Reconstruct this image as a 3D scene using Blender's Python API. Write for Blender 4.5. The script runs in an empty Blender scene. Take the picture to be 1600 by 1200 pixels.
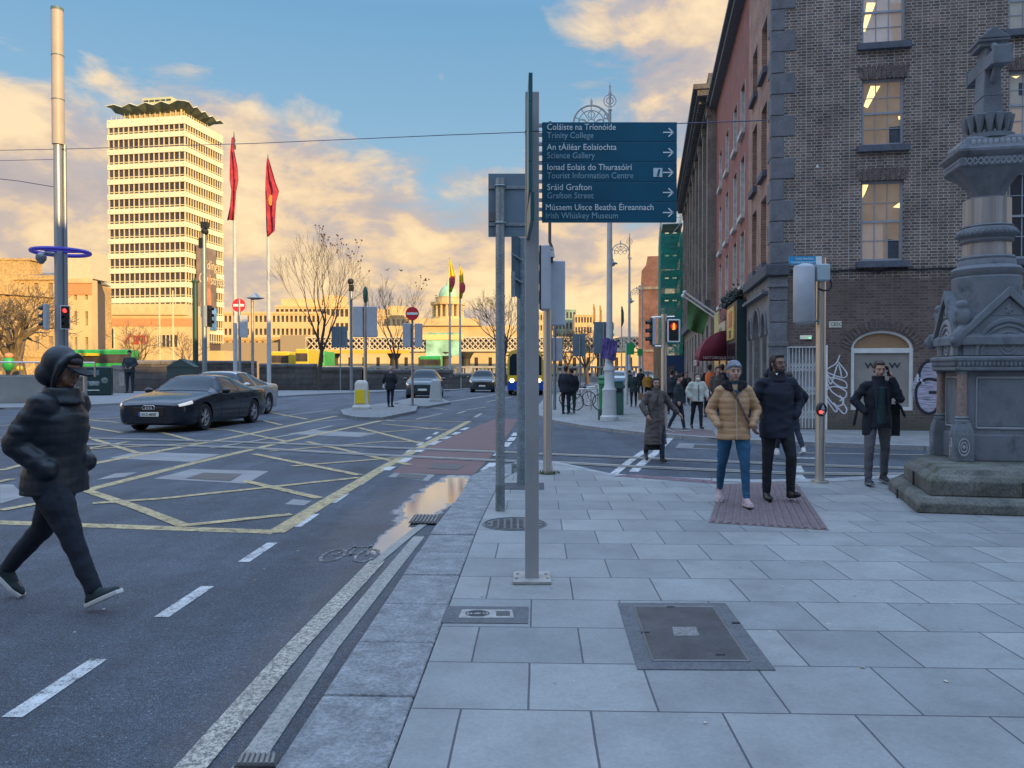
import bpy, math, random
from math import sin, cos, pi, radians as R, atan2, sqrt
from mathutils import Vector as V, Matrix, noise
random.seed(7)
S = bpy.context.scene
COL = S.collection
# ------------------------------------------------------------ camera
CH = 1.7
cd = bpy.data.cameras.new('camera'); cam = bpy.data.objects.new('camera', cd); COL.objects.link(cam)
cd.lens = 27.0; cd.sensor_width = 36.0; cd.clip_start = .1; cd.clip_end = 3000
cam.location = (0, 0, CH); cam.rotation_euler = (R(90 - .955), 0, 0)
S.camera = cam
CM = cam.rotation_euler.to_matrix()
def ray(px, py): return CM @ V(((px-800)/1200, (600-py)/1200, -1))
def G(px, py, z=0.0):
    d = ray(px, py); t = (z-CH)/d.z
    return V((d.x*t, d.y*t, z))
def P(px, py, Y):
    d = ray(px, py); t = Y/d.y
    return V((d.x*t, Y, CH+d.z*t))
# ------------------------------------------------------------ light
SUN_EL, SUN_AZ = R(12.5), R(40)       # sun stands low, behind the camera and to its right
sdir = V((sin(SUN_AZ)*cos(SUN_EL), -cos(SUN_AZ)*cos(SUN_EL), sin(SUN_EL)))
sl = bpy.data.lights.new('sun', 'SUN'); sl.energy = 4.8; sl.angle = R(.5); sl.color = (1, .64, .23)
so = bpy.data.objects.new('sun', sl); COL.objects.link(so)
so.rotation_euler = sdir.to_track_quat('Z', 'Y').to_euler(); so.location = (40, -40, 60)
S.view_settings.view_transform = 'Standard'; S.view_settings.look = 'None'
S.view_settings.exposure = 0.4; S.view_settings.gamma = 1
S.cycles.max_bounces = 5; S.cycles.diffuse_bounces = 2; S.cycles.glossy_bounces = 3
S.cycles.transparent_max_bounces = 8; S.cycles.transmission_bounces = 3
S.cycles.use_denoising = True
S.cycles.sample_clamp_indirect = 4
W = bpy.data.worlds.new("World"); S.world = W; W.use_nodes = True
class NT:
    def __init__(s, t): s.t = t; s.n = t.nodes; s.l = t.links
    def N(s, typ, **k):
        n = s.n.new(typ)
        for a, b in k.items():
            if a[0] == 'i':
                n.inputs[int(a[1:]) if a[1:].isdigit() else a[2:].replace('_', ' ')].default_value = b
            else: setattr(n, a, b)
        return n
    def link(s, a, b): s.l.new(a, b)
    def math(s, op, a, b=None, c=None, clamp=False):
        n = s.n.new('ShaderNodeMath'); n.operation = op; n.use_clamp = clamp
        for i, x in enumerate((a, b, c)):
            if x is None: continue
            if isinstance(x, (int, float)): n.inputs[i].default_value = x
            else: s.l.new(x, n.inputs[i])
        return n.outputs[0]
    def vmath(s, op, a, b=None):
        n = s.n.new('ShaderNodeVectorMath'); n.operation = op
        for i, x in enumerate((a, b)):
            if x is None: continue
            if isinstance(x, (tuple, list, V)): n.inputs[i].default_value = x
            else: s.l.new(x, n.inputs[i])
        return n.outputs['Value'] if op in ('DOT_PRODUCT', 'LENGTH', 'DISTANCE') else n.outputs[0]
    def ramp(s, f, st, interp='LINEAR'):
        n = s.n.new('ShaderNodeValToRGB'); e = n.color_ramp.elements; n.color_ramp.interpolation = interp
        while len(e) < len(st): e.new(.5)
        for i, (p, c) in enumerate(st):
            e[i].position = p
            e[i].color = (c, c, c, 1) if isinstance(c, (int, float)) else (*c, 1)
        s.l.new(f, n.inputs[0]); return n.outputs[0]
    def mix(s, f, a, b, mode='MIX'):
        n = s.n.new('ShaderNodeMix'); n.data_type = 'RGBA'; n.blend_type = mode
        for i, x in ((0, f), (6, a), (7, b)):
            if isinstance(x, (int, float)): n.inputs[i].default_value = x
            elif isinstance(x, (tuple, list)): n.inputs[i].default_value = (*x[:3], 1)
            else: s.l.new(x, n.inputs[i])
        return n.outputs[2]
    def noise(s, vec, scale, detail=4, rough=.55, dist=0):
        n = s.n.new('ShaderNodeTexNoise'); n.inputs['Scale'].default_value = scale
        n.inputs['Detail'].default_value = detail; n.inputs['Roughness'].default_value = rough
        n.inputs['Distortion'].default_value = dist
        s.l.new(vec, n.inputs['Vector']); return n.outputs['Fac']
def world():
    n = NT(W.node_tree); bg = W.node_tree.nodes['Background']
    tc = n.N('ShaderNodeTexCoord'); d = tc.outputs['Generated']
    sky = n.N('ShaderNodeTexSky'); sky.sky_type = 'NISHITA'; sky.sun_disc = False
    sky.sun_elevation = SUN_EL; sky.sun_rotation = pi-SUN_AZ
    sky.air_density = 1.0; sky.dust_density = .4; sky.ozone_density = 3.0
    base = n.mix(1.0, sky.outputs[0], SKYTINT, 'MULTIPLY')
    sep = n.N('ShaderNodeSeparateXYZ'); n.link(d, sep.inputs[0])
    z = sep.outputs[2]
    # cloud field: direction stretched so that clouds flatten towards the horizon
    mp = n.N('ShaderNodeMapping'); mp.inputs['Scale'].default_value = (1, 1, 2.1); mp.inputs['Location'].default_value = (3.7, 1.9, .35)
    n.link(d, mp.inputs['Vector']); v = mp.outputs[0]
    big = n.noise(v, 3.2, 3, .5, .2)
    det = n.noise(v, 8.5, 7, .58, .35)
    dens = n.math('ADD', n.math('MULTIPLY', big, .55), n.math('MULTIPLY', det, .6))
    def blob(px, py, rad, amp, xs=1.0):
        nonlocal dens
        c = ray(px, py).normalized()
        df = n.vmath('SUBTRACT', d, tuple(c)); df = n.vmath('MULTIPLY', df, (xs, 1, 1))
        L = n.vmath('LENGTH', df)
        m = n.N('ShaderNodeMapRange'); m.interpolation_type = 'SMOOTHSTEP'
        m.inputs['From Min'].default_value = rad; m.inputs['From Max'].default_value = 0
        m.inputs['To Min'].default_value = 0; m.inputs['To Max'].default_value = amp
        n.link(L, m.inputs['Value'])
        dens = n.math('ADD', dens, m.outputs[0])
    for b in BLOBS: blob(*b)
    el = n.ramp(z, [(0, .16), (.10, .15), (.22, .04), (.30, -.0), (.5, 0)][:5])
    dens = n.math('ADD', dens, el)
    cov = n.ramp(dens, [(.545, 0), (.60, .42), (.655, .85), (.72, 1)])
    # relief: same field a step towards the sun
    mp2 = n.N('ShaderNodeMapping'); mp2.inputs['Scale'].default_value = (1, 1, 2.1); mp2.inputs['Location'].default_value = (3.7+.035, 1.9-.02, .35+.10)
    n.link(d, mp2.inputs['Vector']); v2 = mp2.outputs[0]
    b2 = n.math('ADD', n.math('MULTIPLY', n.noise(v2, 3.2, 3, .5, .2), .55), n.math('MULTIPLY', n.noise(v2, 8.5, 7, .58, .35), .6))
    b1 = n.math('ADD', n.math('MULTIPLY', big, .55), n.math('MULTIPLY', det, .6))
    rel = n.math('ADD', n.math('MULTIPLY', n.math('SUBTRACT', b1, b2), 3.4), .5, clamp=True)
    cc = n.ramp(rel, [(.0, (.38, .355, .40)), (.4, (.55, .46, .43)), (.62, (.92, .66, .38)), (.95, (1.2, .88, .46))])
    wash = n.ramp(z, [(0, (1.05, .76, .42)), (.12, (.86, .66, .46)), (.30, (.62, .60, .62))])
    cc = n.mix(.33, cc, wash)
    # the low sky towards the horizon is pale and warm, the high sky a clear blue
    grad = n.ramp(z, [(0, (.62, .50, .35)), (.09, (.44, .47, .46)), (.22, (.27, .43, .53)), (.42, (.155, .335, .51)), (.50, (.22, .38, .62)), (.66, (.98, 1.36, 2.0)), (1, (1.0, 1.4, 2.05))])
    skyc = n.mix(.8, base, grad)
    cc = n.mix(1, cc, (.76, .76, .76), 'MULTIPLY'); cov = n.math('MULTIPLY', cov, n.ramp(z, [(.45, 1), (.6, 0)]))
    out = n.mix(cov, skyc, cc)
    n.link(out, bg.inputs[0]); bg.inputs[1].default_value = 1.0
SKYTINT = (.075, .085, .10)
BLOBS = [(40, 250, .28, .19), (300, 180, .17, .15), (480, 240, .22, .15), (660, 330, .34, .14), (300, 400, .35, .10), (950, 10, .11, .09), (1080, 90, .26, .055), (1180, 60, .2, .07), (430, 40, .42, -.16), (720, 90, .26, -.15), (120, 60, .30, -.14), (560, 70, .2, -.1), (800, 180, .12, -.05), (900, 480, .3, .1), (690, 116, .022, .22)]
world()
# ------------------------------------------------------------ materials
MATS = {}
def mat(name, col, rough=.6, metal=0, var=.12, scale=6, bump=0, bscale=60, spec=.5, coat=0, fine=0, dirt=None, stretch=None, emit=None, alpha=1, trans=0):
    if name in MATS: return MATS[name]
    m = bpy.data.materials.new(name); m.use_nodes = True; n = NT(m.node_tree)
    p = m.node_tree.nodes['Principled BSDF']
    p.inputs['Roughness'].default_value = rough; p.inputs['Metallic'].default_value = metal
    p.inputs['Specular IOR Level'].default_value = spec; p.inputs['Coat Weight'].default_value = coat
    p.inputs['Base Color'].default_value = (*col, 1)
    if trans: p.inputs['Transmission Weight'].default_value = trans
    if alpha < 1: p.inputs['Alpha'].default_value = alpha
    tc = n.N('ShaderNodeTexCoord'); v = tc.outputs['Object']
    if stretch:
        mp = n.N('ShaderNodeMapping'); mp.inputs['Scale'].default_value = stretch; n.link(v, mp.inputs[0]); v = mp.outputs[0]
    c = None
    if var:
        f = n.noise(v, scale, 5, .6)
        lo = tuple(x*(1-var*1.6) for x in col); hi = tuple(min(1, x*(1+var*1.6)) for x in col)
        c = n.ramp(f, [(.28, lo), (.72, hi)])
        if fine:
            g = n.noise(v, fine, 2, .7)
            c = n.mix(1.0, c, n.ramp(g, [(.35, .72), (.65, 1.25)]), 'MULTIPLY')
        if dirt:
            g = n.noise(v, dirt[1], 6, .65)
            c = n.mix(n.ramp(g, [(dirt[2], 0), (dirt[2]+.16, 1)]), c, dirt[0])
        n.link(c, p.inputs['Base Color'])
    if bump:
        b = n.N('ShaderNodeBump'); b.inputs['Strength'].default_value = bump; b.inputs['Distance'].default_value = .02
        n.link(n.noise(v, bscale, 4, .6), b.inputs['Height']); n.link(b.outputs[0], p.inputs['Normal'])
    if emit:
        p.inputs['Emission Color'].default_value = (*emit[0], 1); p.inputs['Emission Strength'].default_value = emit[1]
    MATS[name] = m; return m
def brickmat(name, plane, c1, c2, mortar, bw=.225, rh=.078, ms=.011, squash=.62, dirt=None, bump=.4, dark_below=None):
    if name in MATS: return MATS[name]
    m = bpy.data.materials.new(name); m.use_nodes = True; n = NT(m.node_tree)
    p = m.node_tree.nodes['Principled BSDF']; p.inputs['Roughness'].default_value = .85
    tc = n.N('ShaderNodeTexCoord'); sp = n.N('ShaderNodeSeparateXYZ'); n.link(tc.outputs['Object'], sp.inputs[0])
    cb = n.N('ShaderNodeCombineXYZ')
    n.link(sp.outputs[0 if plane == 'x' else 1], cb.inputs[0]); n.link(sp.outputs[2], cb.inputs[1])
    wob = n.noise(tc.outputs['Object'], 2.5, 3)
    vv = n.vmath('ADD', cb.outputs[0], n.vmath('MULTIPLY', wob, (.012, .02, 0)))
    b = n.N('ShaderNodeTexBrick'); n.link(vv, b.inputs['Vector'])
    b.offset = .5; b.squash = squash; b.squash_frequency = 2
    b.inputs['Scale'].default_value = 1; b.inputs['Brick Width'].default_value = bw; b.inputs['Row Height'].default_value = rh
    b.inputs['Mortar Size'].default_value = ms; b.inputs['Mortar Smooth'].default_value = .25
    b.inputs['Bias'].default_value = 0
    b.inputs['Color1'].default_value = (*c1, 1); b.inputs['Color2'].default_value = (*c2, 1); b.inputs['Mortar'].default_value = (*mortar, 1)
    f = n.noise(tc.outputs['Object'], 1.1, 6, .65)
    c = n.mix(1.0, b.outputs[0], n.ramp(f, [(.3, .62), (.7, 1.35)]), 'MULTIPLY')
    g = n.noise(tc.outputs['Object'], 28, 3, .7)
    c = n.mix(1.0, c, n.ramp(g, [(.3, .8), (.7, 1.2)]), 'MULTIPLY')
    if dark_below is not None:   # lower storey: older brick, mortar weathered to the brick's own tone
        zb, dc = dark_below
        st = n.math('ADD', sp.outputs[2], n.math('MULTIPLY', f, .5))
        fac = n.ramp(n.math('MULTIPLY', st, .1), [((zb-.05)*.1, 1), ((zb+.05)*.1, 0)])
        dk = n.mix(1.0, n.mix(b.outputs[1], b.outputs[0], (.19, .165, .16)), n.ramp(n.noise(tc.outputs['Object'], .9, 6, .7), [(.3, .55), (.72, 1.15)]), 'MULTIPLY')
        c = n.mix(fac, c, n.mix(.3, dk, dc))
        gr = n.ramp(n.math('ADD', sp.outputs[2], n.math('MULTIPLY', g, .35)), [(.25, .75), (.8, 0)])
        c = n.mix(gr, c, (.07, .075, .055))
    n.link(c, p.inputs['Base Color'])
    bp = n.N('ShaderNodeBump'); bp.inputs['Strength'].default_value = bump; bp.inputs['Distance'].default_value = .01
    h = n.math('SUBTRACT', g, b.outputs[1]); n.link(h, bp.inputs['Height']); n.link(bp.outputs[0], p.inputs['Normal'])
    MATS[name] = m; return m
# ------------------------------------------------------------ mesh builder
class MB:
    def __init__(s): s.v = []; s.f = []; s.M = Matrix()
    def add(s, vs, fs):
        o = len(s.v); s.v += [s.M @ V(p) for p in vs]; s.f += [tuple(i+o for i in f) for f in fs]; return s
    def box(s, c, d, rz=0, rx=0, ry=0):
        m = Matrix.Translation(c) @ Matrix.Rotation(rz, 4, 'Z') @ Matrix.Rotation(ry, 4, 'Y') @ Matrix.Rotation(rx, 4, 'X')
        vs = [m @ V((x*d[0]/2, y*d[1]/2, z*d[2]/2)) for x in (-1, 1) for y in (-1, 1) for z in (-1, 1)]
        return s.add(vs, [(0, 1, 3, 2), (4, 6, 7, 5), (0, 4, 5, 1), (2, 3, 7, 6), (0, 2, 6, 4), (1, 5, 7, 3)])
    def bb(s, x0, x1, y0, y1, z0, z1): return s.box(((x0+x1)/2, (y0+y1)/2, (z0+z1)/2), (abs(x1-x0), abs(y1-y0), abs(z1-z0)))
    def tube(s, pts, rad, n=8, cap=True, flat=1.0):
        pts = [V(p) for p in pts]
        if not isinstance(rad, (list, tuple)): rad = [rad]*len(pts)
        vs = []; up = None
        for i, p in enumerate(pts):
            t = (pts[min(i+1, len(pts)-1)]-pts[max(i-1, 0)])
            if t.length < 1e-9: t = V((0, 0, 1))
            t.normalize()
            if up is None:
                up = V((0, 0, 1)) if abs(t.z) < .9 else V((0, 1, 0))
            a = t.cross(up)
            if a.length < 1e-4: a = t.cross(V((1, 0, 0)))
            a.normalize(); b = a.cross(t).normalized(); up = b
            for k in range(n):
                w = 2*pi*k/n; vs.append(p+a*cos(w)*rad[i]*flat+b*sin(w)*rad[i])
        fs = []
        for i in range(len(pts)-1):
            for k in range(n):
                k2 = (k+1) % n; fs.append((i*n+k, (i+1)*n+k, (i+1)*n+k2, i*n+k2))
        if cap: fs.append(tuple(range(n))); fs.append(tuple(reversed(range((len(pts)-1)*n, len(pts)*n))))
        return s.add(vs, fs)
    def cyl(s, p, r, h, n=16, r2=None): return s.tube([V(p), V(p)+V((0, 0, h))], [r, r if r2 is None else r2], n)
    def sph(s, c, r, n=12, m=8):
        if not isinstance(r, (list, tuple)): r = (r, r, r)
        vs = [(c[0], c[1], c[2]-r[2])]
        for j in range(1, m):
            a = -pi/2+pi*j/m
            for k in range(n):
                w = 2*pi*k/n; vs.append((c[0]+r[0]*cos(a)*cos(w), c[1]+r[1]*cos(a)*sin(w), c[2]+r[2]*sin(a)))
        vs.append((c[0], c[1], c[2]+r[2])); L = len(vs)-1
        fs = [(0, 1+(k+1) % n, 1+k) for k in range(n)]
        for j in range(m-2):
            for k in range(n):
                k2 = (k+1) % n; a = 1+j*n; fs.append((a+k, a+k2, a+n+k2, a+n+k))
        a = 1+(m-2)*n
        fs += [(a+k, a+(k+1) % n, L) for k in range(n)]
        return s.add(vs, fs)
    def cap(s, p, q, r0, r1, n=10):      # tapered capsule
        p = V(p); q = V(q); t = q-p
        if t.length < 1e-6: return s.sph(p, max(r0, r1))
        d = t.normalized(); pts = []; rr = []
        for a in (-85, -55, -25): pts.append(p+d*r0*sin(R(a))); rr.append(r0*cos(R(a)))
        pts.append(p); rr.append(r0); pts.append(q); rr.append(r1)
        for a in (25, 55, 85): pts.append(q+d*r1*sin(R(a))); rr.append(r1*cos(R(a)))
        return s.tube(pts, rr, n)
    def lathe(s, prof, c=(0, 0, 0), n=20, axis='z', sq=None):
        vs = []
        for (r, h) in prof:
            for k in range(n):
                w = 2*pi*(k+(.5 if sq else 0))/n
                if sq: r_ = r/cos(pi/n)
                else: r_ = r
                if axis == 'z': vs.append((c[0]+r_*cos(w), c[1]+r_*sin(w), c[2]+h))
                elif axis == 'y': vs.append((c[0]+r_*cos(w), c[1]+h, c[2]+r_*sin(w)))
                else: vs.append((c[0]+h, c[1]+r_*cos(w), c[2]+r_*sin(w)))
        fs = [(i*n+k, i*n+(k+1) % n, (i+1)*n+(k+1) % n, (i+1)*n+k) for i in range(len(prof)-1) for k in range(n)]
        fs += [tuple(reversed(range(n))), tuple(range((len(prof)-1)*n, len(prof)*n))]
        return s.add(vs, fs)
    def prism(s, poly, dv):              # extrude planar polygon by vector
        n = len(poly); dv = V(dv); vs = [V(p) for p in poly]+[V(p)+dv for p in poly]
        fs = [tuple(reversed(range(n))), tuple(range(n, 2*n))]+[(i, (i+1) % n, n+(i+1) % n, n+i) for i in range(n)]
        return s.add(vs, fs)
    def loft(s, rings):                  # rings: list of point loops of equal length, closed ends
        n = len(rings[0]); vs = [p for r in rings for p in r]
        fs = [(i*n+k, i*n+(k+1) % n, (i+1)*n+(k+1) % n, (i+1)*n+k) for i in range(len(rings)-1) for k in range(n)]
        fs += [tuple(reversed(range(n))), tuple(range((len(rings)-1)*n, len(rings)*n))]
        return s.add(vs, fs)
    def mesh(s, name):
        me = bpy.data.meshes.new(name); me.from_pydata([tuple(p) for p in s.v], [], s.f); me.update(); return me
    def each(s, name, m, parent=None, **k):      # one object per separate piece
        par = list(range(len(s.v)))
        def fd(i):
            while par[i] != i: par[i] = par[par[i]]; i = par[i]
            return i
        for f in s.f:
            for j in f[1:]: par[fd(j)] = fd(f[0])
        g = {}
        for f in s.f: g.setdefault(fd(f[0]), []).append(f)
        out = []
        for fs in g.values():
            ids = sorted({i for f in fs for i in f}); mp = {i: n for n, i in enumerate(ids)}; q = MB(); q.v = [s.v[i] for i in ids]; q.f = [tuple(mp[i] for i in f) for f in fs]
            out.append(q.build(name, m, parent, **k))
        return out
    def build(s, name, m, parent=None, smooth=False, bevel=0, fixn=True, sharp=None):
        me = s.mesh(name)
        if fixn:
            import bmesh
            bm = bmesh.new(); bm.from_mesh(me); bmesh.ops.recalc_face_normals(bm, faces=bm.faces); bm.to_mesh(me); bm.free()
        if m: me.materials.append(m)
        if smooth:
            for p in me.polygons: p.use_smooth = True
            me.set_sharp_from_angle(angle=R(sharp or 40))
        o = bpy.data.objects.new(name, me); COL.objects.link(o)
        if parent: o.parent = parent
        if bevel:
            b = o.modifiers.new('b', 'BEVEL'); b.width = bevel; b.segments = 2; b.limit_method = 'ANGLE'
        return o
def remesh(mb, vox, sm=2, name='m'):
    o = mb.build(name, None, fixn=False)
    r = o.modifiers.new('r', 'REMESH'); r.mode = 'VOXEL'; r.voxel_size = vox; r.use_smooth_shade = True
    if sm: k = o.modifiers.new('s', 'SMOOTH'); k.iterations = sm; k.factor = .5
    dg = bpy.context.evaluated_depsgraph_get()
    me = bpy.data.meshes.new_from_object(o.evaluated_get(dg)); me.name = name
    old = o.data; bpy.data.objects.remove(o); bpy.data.meshes.remove(old)
    for p in me.polygons: p.use_smooth = True
    return me
def obj(name, me, m, parent=None):
    me.materials.clear(); me.materials.append(m)
    o = bpy.data.objects.new(name, me); COL.objects.link(o)
    if parent: o.parent = parent
    return o
def tag(o, label=None, cat=None, group=None, kind=None):
    if label: o['label'] = label
    if cat: o['category'] = cat
    if group: o['group'] = group
    if kind: o['kind'] = kind
    return o
def empty(name, loc, rz=0, label=None, cat=None, group=None, sc=1):
    o = bpy.data.objects.new(name, None); COL.objects.link(o)
    o.location = loc; o.rotation_euler = (0, 0, rz); o.scale = (sc, sc, sc); o.empty_display_size = .2
    return tag(o, label, cat, group)
def kids(o): return [c for c in bpy.data.objects if c.parent == o]
def dup(o, loc=None, rz=None, label=None, parent=None, sc=None, group=None):
    c = o.copy(); COL.objects.link(c); c.parent = parent
    if loc is not None: c.location = loc
    if rz is not None: c.rotation_euler = (0, 0, rz)
    if sc is not None: c.scale = (sc, sc, sc)
    if label: c['label'] = label
    if group: c['group'] = group
    for ch in kids(o): dup(ch, parent=c)
    return c
def text(body, size, loc, rot, m, parent, name='lettering', ext=.002, align='LEFT', xs=1.0, al_y='TOP_BASELINE', shear=0, bold=0):
    cu = bpy.data.curves.new(name, 'FONT'); cu.body = body; cu.size = size; cu.extrude = ext
    cu.align_x = align; cu.align_y = al_y; cu.shear = shear; cu.offset = bold; cu.resolution_u = 3
    t = bpy.data.objects.new(name, cu); COL.objects.link(t)
    dg = bpy.context.evaluated_depsgraph_get(); me = bpy.data.meshes.new_from_object(t.evaluated_get(dg))
    bpy.data.objects.remove(t)
    o = obj(name, me, m, parent); o.location = loc; o.rotation_euler = rot; o.scale = (xs, 1, 1)
    return o
# ============================================================ GROUND AND MARKINGS
def sheet(name, pts, z, m, kind='structure', th=0):
    mb = MB(); pts = [(p[0], p[1]) for p in pts]
    if th: mb.prism([(x, y, z-th) for x, y in pts], (0, 0, th))
    else: mb.add([(x, y, z) for x, y in pts], [tuple(range(len(pts)))])
    o = mb.build(name, m, fixn=bool(th))
    if not th:
        if o.data.polygons[0].normal.z < 0: o.data.flip_normals()
    if kind: o['kind'] = kind
    return o
def asphalt():
    m = bpy.data.materials.new('asphalt'); m.use_nodes = True; n = NT(m.node_tree); p = m.node_tree.nodes['Principled BSDF']
    tc = n.N('ShaderNodeTexCoord'); v = tc.outputs['Object']
    agg = n.N('ShaderNodeTexVoronoi'); agg.inputs['Scale'].default_value = 95; n.link(v, agg.inputs['Vector'])
    f1 = n.noise(v, 140, 3, .7); f2 = n.noise(v, .55, 5, .6); f3 = n.noise(v, 6, 6, .7)
    c = n.ramp(f1, [(.32, (.016, .018, .022)), (.5, (.068, .072, .08)), (.66, (.22, .225, .235))])
    c = n.mix(1, c, n.ramp(f2, [(.3, .72), (.7, 1.35)]), 'MULTIPLY')
    c = n.mix(1, c, n.ramp(f3, [(.3, .8), (.7, 1.25)]), 'MULTIPLY')
    # stones polished pale
    c = n.mix(n.ramp(agg.outputs['Color'], [(.86, 0), (.95, .6)]), c, (.33, .34, .36))
    c = n.mix(1, c, n.ramp(n.noise(v, 42, 3, .7), [(.34, .62), (.66, 1.42)]), 'MULTIPLY')
    # tyre-polished lanes and oil drips
    mw = n.N('ShaderNodeMapping'); n.link(v, mw.inputs[0]); mw.inputs['Scale'].default_value = (.9, .07, 1); mw.inputs['Rotation'].default_value = (0, 0, R(3))
    c = n.mix(1, c, n.ramp(n.noise(mw.outputs[0], 1.6, 5, .6), [(.32, .78), (.68, 1.28)]), 'MULTIPLY')
    # damp patches near the gully
    mp = n.N('ShaderNodeMapping'); n.link(v, mp.inputs[0]); mp.inputs['Location'].default_value = (1.05*.8, -8.3*.22, 0); mp.inputs['Scale'].default_value = (.8, .22, 1)
    dd = n.vmath('LENGTH', mp.outputs[0])
    w = n.math('ADD', dd, n.math('MULTIPLY', n.noise(v, 1.6, 5, .65), .9))
    wet = n.ramp(w, [(.62, 1), (1.35, 0)])
    # standing water in the low spot by the gully
    def ell(cx, cy, rx, ry, a):
        q = n.N('ShaderNodeMapping'); q.vector_type = 'TEXTURE'; n.link(v, q.inputs[0]); q.inputs['Location'].default_value = (cx, cy, 0); q.inputs['Rotation'].default_value = (0, 0, R(a)); q.inputs['Scale'].default_value = (rx, ry, 1)
        return n.vmath('LENGTH', q.outputs[0])
    e = n.math('MINIMUM', ell(-1.0, 10.5, .36, 2.3, -5), ell(-1.20, 7.9, .16, 1.0, -4))
    pud = n.ramp(n.math('ADD', e, n.math('MULTIPLY', n.math('SUBTRACT', n.noise(v, 3.2, 6, .6), .5), 1.1)), [(.78, 1), (1.0, 0)])
    damp = n.ramp(n.math('ADD', n.math('MINIMUM', ell(-1.35, 9.3, .75, 3.6, -3), ell(-1.25, 5.2, .42, 3.6, -2)), n.math('MULTIPLY', n.math('SUBTRACT', n.noise(v, 5, 6, .7), .5), 1.0)), [(.6, 1), (1.2, 0)])
    r = n.math('SUBTRACT', .70, n.math('MULTIPLY', damp, .26))
    r = n.math('ADD', r, n.math('MULTIPLY', f3, .10)); r = n.math('MULTIPLY', r, n.math('SUBTRACT', 1, n.math('MULTIPLY', pud, .97))); n.link(r, p.inputs['Roughness'])
    n.link(n.math('ADD', 1.5, n.math('MULTIPLY', pud, 2.1)), p.inputs['IOR'])
    c = n.mix(n.math('MULTIPLY', pud, .9), c, (.62, .60, .57)); n.link(n.math('MULTIPLY', pud, .72), p.inputs['Metallic']); c = n.mix(n.math('MULTIPLY', damp, .12), c, (.04, .043, .05)); c = n.mix(1, c, (.78, .90, 1.06), 'MULTIPLY'); n.link(c, p.inputs['Base Color']); wet = pud
    b = n.N('ShaderNodeBump'); b.inputs['Distance'].default_value = .012
    n.link(n.math('SUBTRACT', 1.0, n.math('MULTIPLY', wet, .985)), b.inputs['Strength'])
    h = n.math('ADD', n.math('MULTIPLY', agg.outputs['Distance'], .8), f1); n.link(h, b.inputs['Height']); n.link(b.outputs[0], p.inputs['Normal'])
    return m
def paint(name, col, wear, scale=9, base=(.05, .053, .06)):
    m = bpy.data.materials.new(name); m.use_nodes = True; n = NT(m.node_tree); p = m.node_tree.nodes['Principled BSDF']
    tc = n.N('ShaderNodeTexCoord'); v = tc.outputs['Object']
    f = n.noise(v, scale, 8, .75); g = n.noise(v, 90, 3, .7)
    k = n.math('ADD', n.math('MULTIPLY', f, .6), n.math('MULTIPLY', g, .4))
    c = n.mix(n.ramp(k, [(wear, 0), (wear+.10, 1)]), base, n.mix(1, col, n.ramp(n.noise(v, 2, 4), [(.3, .78), (.7, 1.15)]), 'MULTIPLY'))
    n.link(c, p.inputs['Base Color']); p.inputs['Roughness'].default_value = .55
    b = n.N('ShaderNodeBump'); b.inputs['Strength'].default_value = .5; b.inputs['Distance'].default_value = .008; n.link(g, b.inputs['Height']); n.link(b.outputs[0], p.inputs['Normal'])
    return m
ASPH = asphalt()
YEL = paint('yellow_paint', (.50, .385, .185), .42); WHI = paint('white_paint', (.56, .57, .57), .41)
WORN = paint('worn_paint', (.50, .455, .38), .45, 34, (.11, .11, .105)); WORN2 = paint('very_worn_paint', (.33, .32, .29), .43, 30, (.15, .15, .145))
REDL = paint('red_lane', (.125, .058, .062), .25, 4)
PATCH = paint('pale_patch', (.22, .225, .235), .3, 5)
# river and quays
RIV = mat('river_water', (.03, .05, .045), .08, var=.1, bump=.3, bscale=3)
sheet('river', [(-600, -200), (600, -200), (600, 1800), (-600, 1800)], -4.0, RIV)
Q = [(-90, 60), (-31, 61.5), (-20.8, 64.5), (-12.7, 65), (-5.3, 69), (-1.9, 92), (4, 130), (30, 230), (90, 420)]
sheet('road', [(-600, -200), (600, -200), (600, 1500)]+[(420, 1500)]+Q[::-1]+[(-600, 60)], 0.0, ASPH)
NB = [(-600, 104), (-110, 104), (-60, 106), (-34, 112), (-20, 150), (0, 230), (40, 430), (300, 1500)]
sheet('north_quay', NB+[(300, 1900), (-1500, 1900), (-1500, 104)], 0.0, mat('quay_paving', (.2, .19, .17), .8))
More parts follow.
